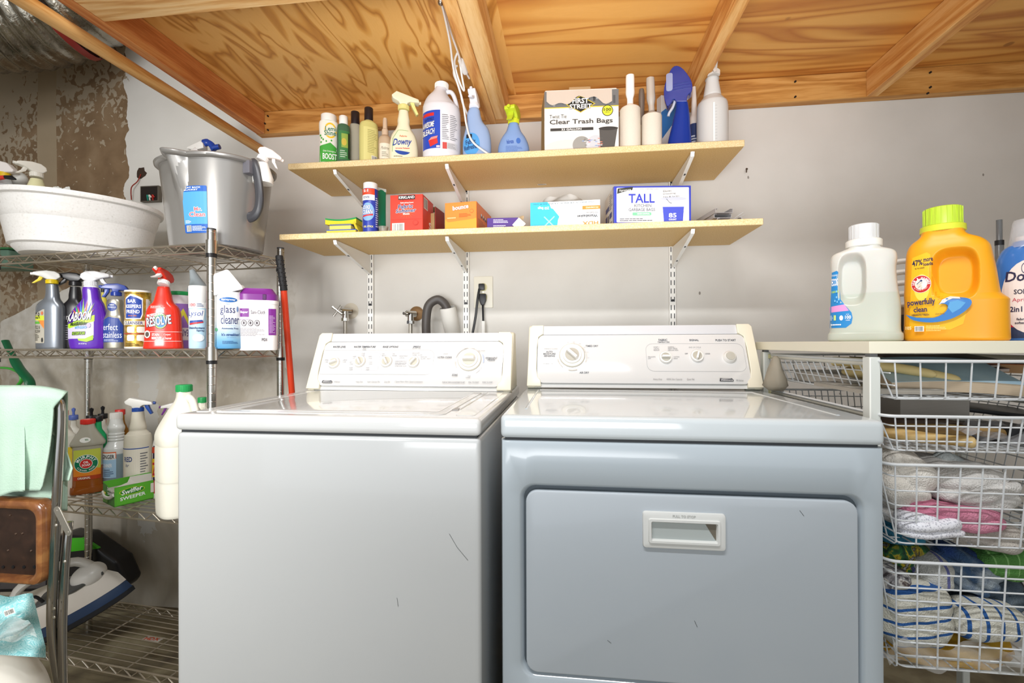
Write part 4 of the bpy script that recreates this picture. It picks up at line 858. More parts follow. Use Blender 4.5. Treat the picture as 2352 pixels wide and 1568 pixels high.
# something red behind post
t, W, H = rack_thing('bottle', 'red and yellow bottle glimpsed between the chrome post and the glass cleaner', 'bottle', 478, 500, 680, .14, 0); h = W/2; body(t, [(0, h, h), (H*.8, h, h), (H, h*.5, h*.5)], M('C9382F', .35), n=2); 
L = Lab(); L.rect(-h*.7, H*.1, h*.7, H*.5, 'E3B73A'); L.apply(t, wrap(h))
# glass cleaner can
t, W, H = rack_thing('aerosol_can', 'tall glass cleaner can with slanted white cap right of the chrome post', 'aerosol can', 490, 559, 622, .045, 0); r = W/2
GC = NT('cleaner_can', .3); Z_ = GC.xyz()[2]; GC.col(GC.ramp(GC.math('DIVIDE', Z_, H), [(.0, '5AA0D2'), (.10, '7EB9DF'), (.3, 'DCE9F2'), (.4, 'EDF1F4')]))
b = MB(); b.lathe([(r*.96, 0), (r, .003), (r, H*.67), (r*.94, H*.72)], 36); b.build('body', GC.m, t)
b = MB(); b.prism([(-r*.97, H*.66), (r*.97, H*.76), (r*.90, H*.80), (r*.02, H*.995), (-r*.15, H), (-r*.95, H*.93), (-r*1.0, H*.9)], -r*.82, r*.82, 'xz', r*.30, 4); b.build('cap', M('F5F4F3', .3), t)
L = Lab(); L.ell(0, H*.615, r*.62, H*.032, '2F6CB4'); L.text('Sprayway', -r*.48, H*.602, r*.48, H*.63, 'FFFFFF', True); L.text("World's Best", -r*.6, H*.555, r*.1, H*.575, '7FA8CC'); L.text('glass', -r*.55, H*.42, r*.45, H*.545, '2B2F6B', False); L.text('cleaner', -r*.5, H*.31, r*.75, H*.425, '2B2F6B', False)
L.text('Ammonia Free', -r*.45, H*.245, r*.7, H*.265, '2B3E74', True); L.text("It's streakless!", -r*.45, H*.16, r*.78, H*.195, '2B4A86', True); L.text('en espanol', -r*.1, H*.135, r*.5, H*.15, '6D9CC8'); L.lines(-r*.4, H*.06, r*.7, H*.10, 3, '3E6CA0', .5); L.text('limpiador de vidrio', -r*.3, H*.285, r*.55, H*.298, '7FA8CC'); L.ell(r*.62, H*.50, r*.07, H*.035, '6F8FC0'); L.ell(-r*.85, H*.24, r*.1, H*.02, '5DAE7C'); L.apply(t, wrap(r))
# white bottle just behind
t, W, H = rack_thing('bottle', 'white bottle shoulder peeking out behind the glass cleaner can', 'bottle', 530, 566, 655, .12, 0); h = W/2; body(t, [(0, h, h), (H*.85, h, h), (H, h*.6, h*.6)], M('E6E4E0', .4), n=2)
# wipes tub
t, W, H = rack_thing('wipes_tub', 'white wipes tub with purple lid right of the glass cleaner can', 'tub', 548, 640, 664, .10, -.15); h = W/2
o, sf = body(t, [(0, h*.90, h*.6), (.004, h*.94, h*.62), (H*.72, h*.98, h*.66), (H*.74, h*1.0, h*.68), (H*.80, h*1.0, h*.68)], M('EFEBEA', .35), n=4)
b = MB(); R = [[(a*(h*k), c*(h*k*.68), z) for a, c in [(math.copysign(abs(math.cos(q*2*PI/40))**.5, math.cos(q*2*PI/40)), math.copysign(abs(math.sin(q*2*PI/40))**.5, math.sin(q*2*PI/40))) for q in range(40)]] for k, z in ((.98, H*.80), (.98, H*.90), (.94, H*.905), (.72, H), (.70, H))]
b.rings(R); b.build('lid', M('7A2A86', .3), t); b = MB(); b.box(h*.30, -h*.70, H*.81, h*.48, -h*.66, H*.9, .001, 1); b.build('lid_tab', M('4E1F58', .35), t)
L = Lab(.01); L.rect(-h*.9, H*.52, -h*.38, H*.66, '7F2D8E'); L.text('Super', -h*.8, H*.57, -h*.42, H*.62, 'FFFFFF', True); L.text('Sani-Cloth', -h*.28, H*.57, h*.42, H*.63, '4A3A50'); L.rect(h*.58, H*.22, h*.93, H*.66, '7F2D8E'); L.lines(h*.62, H*.25, h*.9, H*.55, 14, 'C6A4D0', .45)
for k in range(3): L.ell(-h*.62+k*h*.32, H*.42, h*.13, H*.05, '4A4048'); L.ell(-h*.62+k*h*.32, H*.42, h*.10, H*.04, 'EFEBEA'); L.ell(-h*.62+k*h*.32, H*.42, h*.05, H*.025, '4A4048')
L.lines(-h*.8, H*.2, h*.45, H*.34, 7, '8D868C', .35); L.text('PDI', h*.25, H*.12, h*.5, H*.17, '4A4048', True); L.rect(-h*.8, H*.475, -h*.3, H*.48, '7F2D8E'); L.apply(t, lambda x, y, o: sf(x, y, o+.0004))
# red pole with black grip
A = at(641, 586, -.36); Bp = at(668, 900, -.30); d = (Bp-A).normalized()
t = thing('broom_stick', 'orange red pole with black rubber grip leaning at the right end of the rack', 'broom', A)
b = MB(); g_ = at(652, 667, -.345)-A; b.tube([d*.0, d*.004, g_*.5, g_], [.010, .0125, .0118, .0125], 16)
for k in range(7):
    for j in range(10):
        a = j*2*PI/10+k*.3; q = g_*((k+1.2)/8.5); b.ball(q+Vector((math.cos(a)*.0122, math.sin(a)*.0122, 0)), .0022, 6)
b.build('grip', M('1C1C1E', .6), t); b = MB(); b.tube([g_, d*1.05], .0105, 18); b.build('pole', M('DE4322', .3), t)
# green dustpan handles hanging left
p = rk(30, 815, .27); t = thing('hanging_brush', 'two tone green plastic brush hanging below the second shelf at far left', 'brush', (p.x, p.y, p.z))
q = lambda u, v: rk(u, v, .27)-p
b = MB(); b.tube(crom([q(12, 782), q(26, 812), q(44, 845), q(66, 872), q(70, 890)], 5), [.014]*6+[.019]*11, 12, flat=.5); b.build('dark_handle', M('14603B', .35), t)
b = MB(); b.tube(crom([q(-6, 844), q(22, 846), q(44, 856), q(50, 872), q(42, 884)], 5), .008, 10, flat=.6); b.build('light_handle', M('3FAE3A', .35), t)
# ------------------------------------------------------------------ rack, third shelf
z0 = RZ[2]+.001
def jug_lathe(t, W, H, mat, neck=.3, shoulder=.66, n=3, capm=None, capr=.34, caph=.07, asp=.6, ribs=0):
    h = W/2; secs = [(0, h*.94, h*asp*.94), (.004, h, h*asp), (H*shoulder, h, h*asp), (H*(shoulder+.1), h*.82, h*asp*.9), (H*(.98-caph-.08), h*neck*1.15, h*neck*1.15), (H*(1-caph), h*neck, h*neck)]
    o, sf = body(t, secs, mat, n=n)
    if capm: cap(t, 0, H*(1-caph), H, h*capr, capm, ribs=ribs)
    return sf
MILKY = M('E6E2D6', .35, sss=.1); AMB = M('9A5A22', .15, trans=.5, ior=1.3)
# oil soap
t, W, H = rack_thing('soap_bottle', 'amber oil soap bottle with red cap and round green emblem', 'bottle', 160, 244, 962, .10, -.1); h = W/2
S = [(0, h*.95, h*.55), (.005, h, h*.6), (H*.10, h*.96, h*.6), (H*.13, h*.86, h*.52), (H*.62, h*.86, h*.52), (H*.65, h*.97, h*.56), (H*.70, h*.97, h*.56), (H*.86, h*.48, h*.40), (H*.94, h*.38, h*.36)]
gn = NT('amber_filled', .12); gn.b.inputs['Transmission Weight'].default_value = .25; gn.col(gn.ramp(gn.math('DIVIDE', gn.xyz()[2], H), [(0, 'A85A1E'), (.36, 'B06428'), (.37, 'B9B3A2'), (.8, 'C6C1B2')])); gl = gn.m
o, sf = body(t, S, gl, n=3); cap(t, 0, H*.935, H, h*.42, M('D8342B', .35), ribs=20)
L = Lab(); x1, y0_, y1_ = h*.74, H*.19, H*.60; L.rect(-x1, y0_, x1, y1_, 'C7D152', .003); L.poly([(-x1, y0_), (x1, y0_), (x1, H*.33), (-x1, H*.40)], 'E88A2A'); L.rect(-x1, y0_, x1, H*.245, 'B5431F')
cy = H*.41; L.ell(-h*.05, cy, h*.66, h*.66, 'F4F4EC'); L.ell(-h*.05, cy, h*.63, h*.63, '0E7A55'); L.ell(-h*.05, cy, h*.36, h*.36, 'F4F4EC'); L.ell(-h*.05, cy, h*.33, h*.33, 'CE2F2A')
L.text('OIL', -h*.2, cy+h*.03, h*.10, cy+h*.19, 'FFFFFF', True); L.text('SOAP', -h*.28, cy-h*.18, h*.18, cy-h*.02, 'FFFFFF', True)
L.arc('MURPHY', -h*.05, cy, h*.50, 165, 15, h*.20, 'FFFFFF'); L.arc('CLEANS WOOD', -h*.05, cy, h*.50, 205, 335, h*.11, 'FFFFFF', True, True); L.text('ORIGINAL', -h*.5, H*.205, h*.2, H*.235, 'F7EDE0', True); L.apply(t, sf)
L = Lab(); L.ell(-h*.1, H*.73, h*.30, H*.035, 'F0F0EC'); L.text('98%', -h*.12, H*.72, h*.08, H*.745, '4A7A4A', True); L.apply(t, sf)
# bottles behind
def simple_bottle(label, u0, u1, vt, dep, mat, capm, kind='push', **k):
    t, W, H = rack_thing('cleaning_bottle', label, 'bottle', u0, u1, vt, dep, 0); h = W/2
    sf = jug_lathe(t, W, H*(.9 if kind == 'push' else 1), mat, capm=capm, **k)
    if kind == 'push':
        b = MB(); b.lathe([(h*.16, H*.89), (h*.14, H*.94), (h*.20, H*.96), (h*.22, H*.985), (.001, H)], 20); b.build('push_top', capm, t)
    return t, sf, h, H
simple_bottle('white bottle with red cap just right of the green towel', 136, 168, 942, .09, MILKY, M('D3352B', .4), 'cap')
tt, sf, h, H = simple_bottle('white jug with yellow label behind the amber soap bottle', 118, 176, 952, .055, MILKY, M('ECEAE4', .4), 'cap', neck=.34)
L = Lab(); L.rect(-h*.8, H*.30, h*.8, H*.60, 'E6C93E'); L.apply(tt, sf)
simple_bottle('white bottle with light blue push cap', 146, 192, 936, .19, MILKY, M('5A6FB8', .4), 'push', capr=.5)
simple_bottle('white bottle with left one of the two black push caps', 184, 236, 936, .17, MILKY, BLACKP, 'push', capr=.5)
simple_bottle('white bottle with right and higher black push cap', 212, 260, 932, .20, MILKY, BLACKP, 'push', capr=.5)
simple_bottle('bright green bottle with black cap', 204, 246, 955, .13, M('1B9E5E', .3), BLACKP, 'cap', capr=.55, neck=.4)
simple_bottle('amber bottle with flat red cap behind the clear vinegar bottle', 256, 296, 940, .20, M('B87F33', .25, trans=.3, ior=1.2), M('C9302B', .4), 'cap', capr=.62, neck=.5)
simple_bottle('small orange red bottle top behind the green bottle', 232, 250, 960, .21, M('D9481F', .4), M('D9481F', .4), 'cap')
# vinegar style bottle
t, W, H = rack_thing('cleaning_bottle', 'clear ribbed bottle of blue liquid with white cap and orange banded label', 'bottle', 236, 298, 947, .165, -.35); h = W/2
S = [(0, h*.95, h*.95), (.004, h, h), (H*.48, h, h), (H*.56, h*.86, h*.86), (H*.62, h*.62, h*.62), (H*.64, h*.66, h*.66), (H*.66, h*.61, h*.61), (H*.68, h*.65, h*.65), (H*.70, h*.60, h*.60), (H*.72, h*.64, h*.64), (H*.74, h*.60, h*.60), (H*.80, h*.68, h*.68), (H*.85, h*.56, h*.56), (H*.92, h*.48, h*.48)]
gn = NT('half_filled', .2); gn.col(gn.ramp(gn.math('DIVIDE', gn.xyz()[2], H), [(0, '7E919A'), (.46, '86979F'), (.47, 'D6D8D6'), (.8, 'E2E3E0')])); o, sf = body(t, S, gn.m, n=2); cap(t, 0, H*.91, H, h*.48, M('EFECE8', .4), ribs=24)
L = Lab(); L.rect(-h*1.1, H*.16, h*.35, H*.50, 'A9CBE8'); L.rect(-h*1.1, H*.41, h*.35, H*.50, 'E8703A'); L.rect(-h*1.1, H*.40, h*.3, H*.485, 'EFEFEF'); L.text('GINGER', -h*.9, H*.41, h*.22, H*.465, '2A2A2E', True); L.text('CLEANER', -h*.9, H*.30, h*.05, H*.35, 'F4F6F8', True); L.lines(-h*.7, H*.18, h*.2, H*.28, 4, '3F5C80', .35); L.apply(t, wrap(h+.0007))
# spray with blue collar
t, W, H = rack_thing('spray_bottle', 'off-white spray bottle with blue collar and blue trigger', 'spray bottle', 284, 350, 906, .15, -.35); h = W/2
S = [(0, h*.95, h*.95), (.004, h, h), (H*.52, h, h), (H*.60, h*.8, h*.8), (H*.63, h*.60, h*.60), (H*.66, h*.62, h*.62), (H*.72, h*.52, h*.52), (H*.77, h*.48, h*.48), (H*.83, h*.42, h*.42)]
o, sf = body(t, S, M('E4DDCB', .45), n=2); trigger(t, 0, H*.845, h*.40, .0, M('EDEBE6', .35), M('2B53A8', .3), M('2B53A8', .3), 'flat', M('2C4C9C', .3), hs=.78, vs=.62)
L = Lab(); L.rect(-h*1.3, H*.07, h*1.2, H*.47, 'EFE8D8'); L.rect(-h*1.3, H*.455, h*1.2, H*.465, '3656A0'); L.rect(-h*1.3, H*.075, h*1.2, H*.085, '3656A0'); L.text('RED', -h*.75, H*.33, -h*.05, H*.38, '3A4A86', True); L.text('for', -h*.6, H*.28, -h*.3, H*.31, '3A4A86', False, 0, .2); L.lines(h*.5, H*.18, h*1.1, H*.42, 9, '6A6A70', .4, 6); L.text('1 LITER', -h*.7, H*.1, -h*.2, H*.125, '4A5A8A', True); L.apply(t, wrap(h+.0007))
t, W, H = rack_thing('spray_bottle', 'white spray bottle with purple nozzle and lever behind the gallon jug', 'spray bottle', 372, 418, 908, .17, 0); h = W/2
body(t, [(0, h, h), (.004, h, h), (H*.6, h, h), (H*.75, h*.5, h*.5), (H*.8, h*.45, h*.45)], MILKY, n=2); trigger(t, 0, H*.84, h*.42, PI, M('EDEBE6', .35), M('7B3293', .3), M('E9E7E2', .3), 'flat', M('6B2A80', .3), hs=.72, vs=.6)
# red and yellow label bottle
t, W, H = rack_thing('cleaning_bottle', 'bottle with loud red yellow and black label half hidden by the gallon jug', 'bottle', 349, 392, 1005, .12, -.3); h = W/2
o, sf = body(t, [(0, h, h*.6), (.004, h, h*.6), (H*.8, h, h*.6), (H, h*.7, h*.5)], M('E9E5DE', .4)); L = Lab(); L.rect(-h*.95, H*.08, h*.9, H*.88, '2A1C38'); L.rect(-h*.95, H*.08, h*.9, H*.30, 'B92A3C'); L.poly([(-h*.9, H*.35), (h*.8, H*.4), (h*.8, H*.7), (-h*.9, H*.66)], 'E0B62E'); L.text('ZUD', -h*.85, H*.38, h*.6, H*.6, 'C12A34', True); L.rect(-h*.9, H*.76, h*.9, H*.86, 'C9492C'); L.apply(t, sf)
# gallon jugs
def gallon(label, u0, u1, vt, dep, rel):
    t, W, H = rack_thing('gallon_jug', label, 'jug', u0, u1, vt, dep, rel); h = W/2; mt = M('E9E5D6', .35, sss=.12)
    o, sf = body(t, [(0, h*.9, h*.9), (.008, h*.97, h*.97), (H*.25, h, h), (H*.26, h*.96, h*.96), (H*.28, h, h), (H*.52, h, h), (H*.53, h*.96, h*.96), (H*.56, h, h), (H*.64, h*.98, h*.96), (H*.78, h*.62, h*.62), (H*.88, h*.32, h*.32), (H*.955, h*.27, h*.27)], mt, n=3.2)
    b = MB(); b.tube(crom([(h*.1, -h*.26, H*.90), (h*.16, -h*.62, H*.87), (h*.22, -h*.93, H*.76), (h*.25, -h*1.0, H*.66)], 5), h*.14, 12, flat=1.2); b.build('handle', mt, t)
    cap(t, 0, H*.945, H, h*.31, M('2FA45B', .35), ribs=30); return t
gallon('milky gallon jug with green cap in front beside the washing machine', 360, 486, 883, .03, .25)
t = gallon('second gallon jug with green cap, nearly hidden behind the first', 430, 500, 912, .165, .1)
# sweeper box
A = rk(180, 1160, -.005); z = z0
t = thing('sweeper_box', 'green torn open box of sweeper cloths at the front of the third shelf', 'box', (rk(268, 1165, .0).x-.026, rk(268, 1165, .0).y+.083, z0), 1.12)
GRN = M('5DB436', .4); GRD = M('3E8F2B', .4); hx, hy, hz = .066, .050, .062
b = MB(); b.box(-hx, -hy, 0, hx, -hy+.002, hz, T=None); b.box(-hx, hy-.002, 0, hx, hy, hz*1.08); b.box(-hx, -hy, 0, hx, hy, .002); b.box(hx-.002, -hy, 0, hx, hy, hz)
b.mi = 1; b.raw([(-hx, -hy, 0), (-hx, hy, 0), (-hx, hy, hz*1.05), (-hx, hy*.2, hz*.95), (-hx, -hy*.3, hz*.42), (-hx, -hy*.75, hz*.5), (-hx, -hy, hz*.8)], [(0, 1, 2, 3, 4, 5, 6)]); b.build('carton', [GRN, GRD], t, 0)
b = MB(); b.raw([(-hx, -hy, hz), (-hx*.1, -hy, hz), (hx, -hy, hz*1.0), (hx, hy, hz*1.03), (hx*.1, hy, hz*1.06), (-hx*.1, hy*.3, hz*1.1), (-hx*.3, -hy*.2, hz*1.0)], [(0, 1, 2, 3, 4, 5, 6)]); b.build('torn_flap', M('D9D7CF', .6), t, 0)
b = MB(); b.box(-hx+.004, -hy+.004, .003, hx-.004, hy-.004, hz*.72, .004); b.build('cloths', M('BDB8AC', .8), t)
L = Lab(0); L.rect(-hx*.92, .003, hx*.98, hz*.97, '62BB38'); L.ell(-.02, hz*.68, .034, .011, 'D4DB3A'); L.ell(-.02, hz*.68, .032, .0098, '2E8A2C'); L.text('Swiffer', -.048, hz*.58, .008, hz*.82, 'FFFFFF', True, .12, .2); L.text('SWEEPER', -.052, hz*.28, .016, hz*.46, 'FFFFFF', True, .06); L.rect(.030, hz*.35, .058, hz*.85, 'E9E6DA', .002); L.rect(.052, hz*.06, .061, hz*.2, '3B5FA8'); L.apply(t, flatmap((0, -hy-.0002, 0), (1, 0, 0), (0, 0, 1)))
L = Lab(0); L.rect(.004, .004, .045, hz*.5, '6CC040'); L.text('Swiffer', .04, hz*.72, .09, hz*.92, 'FFFFFF', True, .0, .2); L.text('SWEEPER', .045, hz*.50, .09, hz*.66, 'FFFFFF', True); L.rect(.006, hz*.5, .03, hz*.6, 'E3D23C'); L.apply(t, flatmap((-hx-.0004, hy, 0), (0, -1, 0), (0, 0, 1)))
b = MB(); b.tube(crom([(-hx-.002, hy*.9, hz*.55), (-hx-.006, hy*.3, hz*.40), (-hx-.004, -hy*.4, hz*.42), (-hx-.001, -hy*.9, hz*.62)], 5), .0035, 8, flat=1.6); b.build('torn_edge', M('DCDAD2', .7), t)
# ------------------------------------------------------------------ rack, bottom shelf: steam mop head + green/black tool
z0 = RZ[3]+.004
p = rk(215, 1500, .13); t = thing('floor_cleaner', 'white and navy pointed floor cleaner head propped nose up on the bottom shelf', 'floor cleaner', (p.x-.045, p.y-.01, z0+.050), math.radians(25)); t.rotation_euler = (.2, -.34, math.radians(25))
def ship(scl, z, e=1.0, x0=-.13, L_=.30):
    n = 20; r = []
    for j in range(n+1):
        f = j/n; r.append((x0+L_*f*scl, -.095*scl*(1-f**2.2)**.8*e, z))
    return r+[(x, -y, zz) for x, y, zz in r[::-1][1:]]
b = MB(); b.rings([ship(.98, .0), ship(1.03, .006), ship(1.03, .022)]); b.build('rubber_edge', M('24262C', .5), t)
b = MB(); b.rings([ship(1.02, .020), ship(1.0, .05), ship(.97, .058)]); b.build('navy_band', M('2C3F5E', .3), t)
b = MB(); b.rings([ship(1.0, .055), ship(.97, .095), ship(.90, .118), ship(.7, .126)]); b.build('shell', M('D9D2C9', .3), t)
b = MB(); b.prism([(-.05, -.07), (.06, -.062), (.135, -.02), (.12, .03), (-.02, .05), (-.05, 0)], .117, .130, 'xy', .004, 2); b.build('grey_pad', M('4E4F4E', .5), t)
b = MB(); b.tube(crom([(-.13, -.04, .11), (-.08, -.03, .19), (.0, -.01, .205), (.07, .01, .19), (.11, .01, .13)], 5), .020, 12, flat=.7); b.build('arched_handle', M('CFCCC6', .3), t)
b = MB(); b.tube(crom([(-.10, -.05, .10), (-.06, -.07, .15), (-.03, -.065, .16), (-.02, -.06, .11)], 5), .005, 8); b.build('latch_loop', BLACKP, t)
b = MB(); b.ball((.085, .0, .128), .052, 24, (1, .9, .75)); b.build('dome', M('DAD7D2', .3), t)
p = rk(200, 1420, .27); t = thing('power_tool', 'black and lime green power tool body behind the floor cleaner', 'power tool', (p.x-.155, p.y+.05, z0), .15)
b = MB(); b.prism([(-.34, 0), (-.34, .12), (-.20, .17), (.0, .235), (.08, .225), (.22, .12), (.26, .03), (.24, 0)], -.02, .07, 'xz', .022, 4); b.build('housing', M('1E1D1F', .35), t)
b = MB(); b.prism([(.02, .165), (.03, .222), (.085, .222), (.15, .178)], -.0235, -.010, 'xz', .002); b.build('green_panel', M('45B423', .35), t)
b = MB(); b.prism([(-.26, .115), (-.16, .15), (-.06, .16), (-.15, .105)], -.0235, -.010, 'xz', .002); b.build('green_panel', M('45B423', .35), t)
b = MB(); b.box(-.34, -.026, .02, -.06, -.018, .06, .003); b.build('vent_grille', M('4A4647', .4), t)
p = rk(345, 1425, .16); t = thing('paper_scrap', 'torn white scrap with orange lettering under the bottom shelf wires', 'paper scrap', (p.x-.02, p.y+.03, z0-.018))
b = MB(); b.raw([(-.04, -.01, -.03), (.035, -.015, -.03), (.04, .012, -.03), (-.03, .016, -.03)], [(0, 1, 2, 3)]); b.build('scrap', M('BEB8AE', .7), t, 0)
L = Lab(0); L.text('HDX', -.03, -.008, .028, .008, 'C9481F', True); L.apply(t, flatmap((0, 0, -.0295), (1, 0, 0), (0, 1, 0)))
# ------------------------------------------------------------------ folding chair, towel, paper towels
CY = -.80
c0 = at(60, 1240, CY)
ch = thing('folding_chair', 'folded brown metal folding chair with chrome tube frame at the left edge', 'folding chair', (c0.x, CY, FZ))
def cl(u, v, y=CY): q = at(u, v, y); return Vector((q.x-c0.x, q.y-CY, q.z-FZ))
CT = M('B9B7B4', .14, 1)
b = MB(); A = [cl(-210, 1568), cl(-200, 1300), cl(-190, 1000), cl(-180, 925), cl(-150, 906), cl(90, 903), cl(124, 912), cl(139, 945), cl(133, 1100), cl(123, 1300), cl(119, 1440), cl(130, 1540), cl(150, 1640)]
b.tube(crom([tuple(q) for q in A], 5), .0105, 14); b.build('back_frame', CT, ch)
b = MB(); A = [cl(158, 1198, CY+.03), cl(149, 1300, CY+.02), cl(143, 1440, CY+.01), cl(145, 1600, CY), cl(146, 1750, CY)]; A[-1].z = .0105
b.tube(crom([tuple(q) for q in A], 5), .0098, 14); b.build('rear_leg', CT, ch)
b = MB(); q0, q1 = cl(134, 1170, CY-.014), cl(160, 1222, CY-.014); d = (q1-q0).normalized(); n_ = Vector((-d.z, 0, d.x))
P = []
for k in range(9): a = PI/2+k*PI/8; P.append(q0+(d*math.cos(a)+n_*math.sin(a))*.0095)
for k in range(9): a = -PI/2+k*PI/8; P.append(q1+(d*math.cos(a)+n_*math.sin(a))*.0085)
b.prism([(v_.x, v_.z) for v_ in P], -.018, -.0145, 'xz', .0006, 1); b.build('hinge_plate', M('B4B0A6', .35, .8), ch)
for u, v in ((135, 1171), (161, 1220), (132, 1205), (152, 1288), (127, 1396), (127, 1416)):
    b = MB(); q = cl(u, v, CY-.013); b.ball((q.x, -.016, q.z), .0042, 12, (1, .6, 1)); b.build('rivet', M('C9C3B6', .3, .8), ch)
BRN = NT('brown_enamel', .22); BRN.b.inputs['Coat Weight'].default_value = .5
BRN.col(BRN.ramp(BRN.noise(BRN.tc, 30, 5, .5), [(.3, '6B4026'), (.55, '84532F'), (.72, '9C6C3E')]))
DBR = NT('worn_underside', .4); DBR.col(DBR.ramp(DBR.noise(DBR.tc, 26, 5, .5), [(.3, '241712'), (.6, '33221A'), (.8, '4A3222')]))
# seat pan seen edge on: rolled rim and dark inside
x0_, z0_ = cl(-200, 1330).x, cl(0, 1330).z; x1_, z1_ = cl(116, 1140).x, cl(0, 1141).z
R = []
for ins, y in ((.0, .010), (.0, -.012), (.003, -.018), (.010, -.021), (.018, -.020), (.024, -.014), (.026, .004)):
    R.append([(a, y, c_) for a, c_ in rrect(x0_+ins, z0_+ins*.55, x1_-ins, z1_-ins, .030, 6)])
b = MB(); b.rings(R, caps=False); b.raw(R[0], [tuple(range(len(R[0])))]); b.build('seat', BRN.m, ch)
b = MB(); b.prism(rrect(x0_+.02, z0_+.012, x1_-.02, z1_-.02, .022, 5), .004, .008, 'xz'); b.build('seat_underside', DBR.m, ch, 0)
for u in (4, 27, 52, 76, 100):
    b = MB(); q = cl(u, 1303); b.cyl((q.x, .0045, q.z), (q.x, .002, q.z), .0042, seg=12); b.build('seat_hole', BLACKP, ch)
for u, v in ((20, 1184), (48, 1226), (15, 1265), (68, 1266), (33, 1227)):
    b = MB(); q = cl(u, v); b.ball((q.x, .004, q.z), .003, 8); b.build('seat_rivet', M('4A382C', .3), ch)
# towel
TW = NT('mint_cloth', .9); TW.col(TW.ramp(TW.noise(TW.tc, 6, 4), [(.3, 'A3BFAE'), (.7, 'B8D2C0')])); TW.bump(TW.noise(TW.tc, 220, 3), .5, .002)
tp = [(-190, 885), (0, 886), (75, 888), (118, 893), (147, 899), (155, 912)]
def twl(side):
    R = []; NX, NZ = 60, 44
    def f(a, c):
        u = -190+(345-(31*min(1, c*5) if side else 0))*a
        top = 885+(max(0, u-60)/95)**2*14
        bot = (1140-12*abs(math.sin(u*.035)) if u < 62 else (1116+(10 if u < 120 else 0))) if side else 1172
        v = top+(bot-top)*c; y = CY-.022 if side else CY+.022
        fold = .0075*math.sin(u*.045+.6*c)*min(1, c*3)+.004*math.sin(u*.11+2*c)*c
        k = min(1, c*9); y = CY+(y-CY)*math.sin(k*PI/2)-(fold if side else -fold)
        q = at(u-(26*c**2 if side and u > 60 else 0), v, y); return (q.x, q.y, q.z)
    return f
b = MB(); NX, NZ = 60, 44; b.grid(NX, NZ, twl(True)); b.grid(NX, NZ, twl(False))
tw = b.build('towel', TW.m, None, 60); md = tw.modifiers.new('thickness', 'SOLIDIFY'); md.thickness = .003; md.offset = 0; tag(tw, 'mint green suede towel draped over the back of the brown folding chair', 'towel')
def flap(a, c):
    P = [((118, 893), (150, 908)), ((112, 940), (132, 935)), ((104, 970), (125, 1000)), ((128, 1010), (148, 1018)), ((120, 1060), (168, 1075)), ((100, 1112), (160, 1103))]
    k = c*(len(P)-1); i = min(int(k), len(P)-2); f = k-i
    l = [P[i][0][j]+(P[i+1][0][j]-P[i][0][j])*f for j in (0, 1)]; r = [P[i][1][j]+(P[i+1][1][j]-P[i][1][j])*f for j in (0, 1)]
    u, v = l[0]+(r[0]-l[0])*a, l[1]+(r[1]-l[1])*a; q = at(u, v, CY+.024+.006*math.sin(a*5+c*6)); return (q.x, q.y, q.z)
b = MB(); b.grid(12, 40, flap); o = b.build('towel_corner', TW.m, tw, 60); md = o.modifiers.new('thickness', 'SOLIDIFY'); md.thickness = .0025
# paper towel pack
p = at(40, 1568, -.93); t = thing('paper_towel_pack', 'clear and teal patterned pack of paper towels in the bottom left corner', 'paper towels', (p.x, -.93, at(40, 1640, -.93).z))
PT = NT('teal_print', .35); n_ = PT.noise(PT.map((1, 1, 1)), 28, 1, 2.2); PT.col(PT.ramp(PT.math('FRACT', PT.math('MULTIPLY', n_, 9)), [(.0, '78BFC4'), (.45, '9AD3D6'), (.55, 'D5ECEC'), (.7, '9AD3D6')], 'EASE'))
def gl_(u, v, y=-.93): q = at(u, v, y)-t.location; return q
def pack(a, c):
    v = 1366+(122+22*a)*c; L_ = -240; R_ = 75+30*min(1, c*1.2); u = L_+(R_-L_)*a; e = abs(a-.5)*2
    y = -.97+.05*e**4+.006*math.sin(u*.06+v*.05)+.004*math.sin(v*.11); q = at(u, v+4*math.sin(u*.07)*(1-c), y)-t.location; return tuple(q)
b = MB(); b.grid(50, 30, pack); b.build('wrapper', PT.m, t, 60)
rc = gl_(-42, 1632, -.93); RR_ = .158
b = MB(); b.ball(rc, RR_, 48, (1, .55, 1)); b.build('roll', M('DED9CE', .6, bump=.4, bscale=40), t)
L = Lab(.008); L.ell(.0, .02, .098, .085, '9AD3D6'); L.ell(.0, .02, .090, .078, 'C4E4E4'); L.ell(.038, .055, .052, .044, '1F3F74'); L.text('Pick a Size', .004, .048, .078, .064, 'F4F6F8', True, .75)
L.arc('NIW (95.3 m2) 1026 SQ FT', 0, .0, .125, 82, 2, .013, '2F4A7C', False)
L.apply(t, lambda x, y, o: rc+Vector((x, -.55*math.sqrt(max(RR_**2-x*x-y*y, 1e-6))-o-.0006, y)))
def film(a, c):
    u = -150+(215+20*c)*a; v = 1432+46*c+14*math.sin(a*5); q = at(u, v+6*math.sin(a*21+c*4), -.99+.012*math.sin(a*15+c*9))-t.location; return tuple(q)
b = MB(); b.grid(40, 14, film); b.build('torn_film', M('D7DEDC', .08, alpha=.5, coat=1), t, 60)
L = Lab(0); L.bars(-.014, -.006, .014, .006); L.apply(t, lambda x, y, o: gl_(22, 1405, -.985)+Vector((x*math.cos(.4)-y*math.sin(.4), -o, y*math.cos(.4)+x*math.sin(.4))))
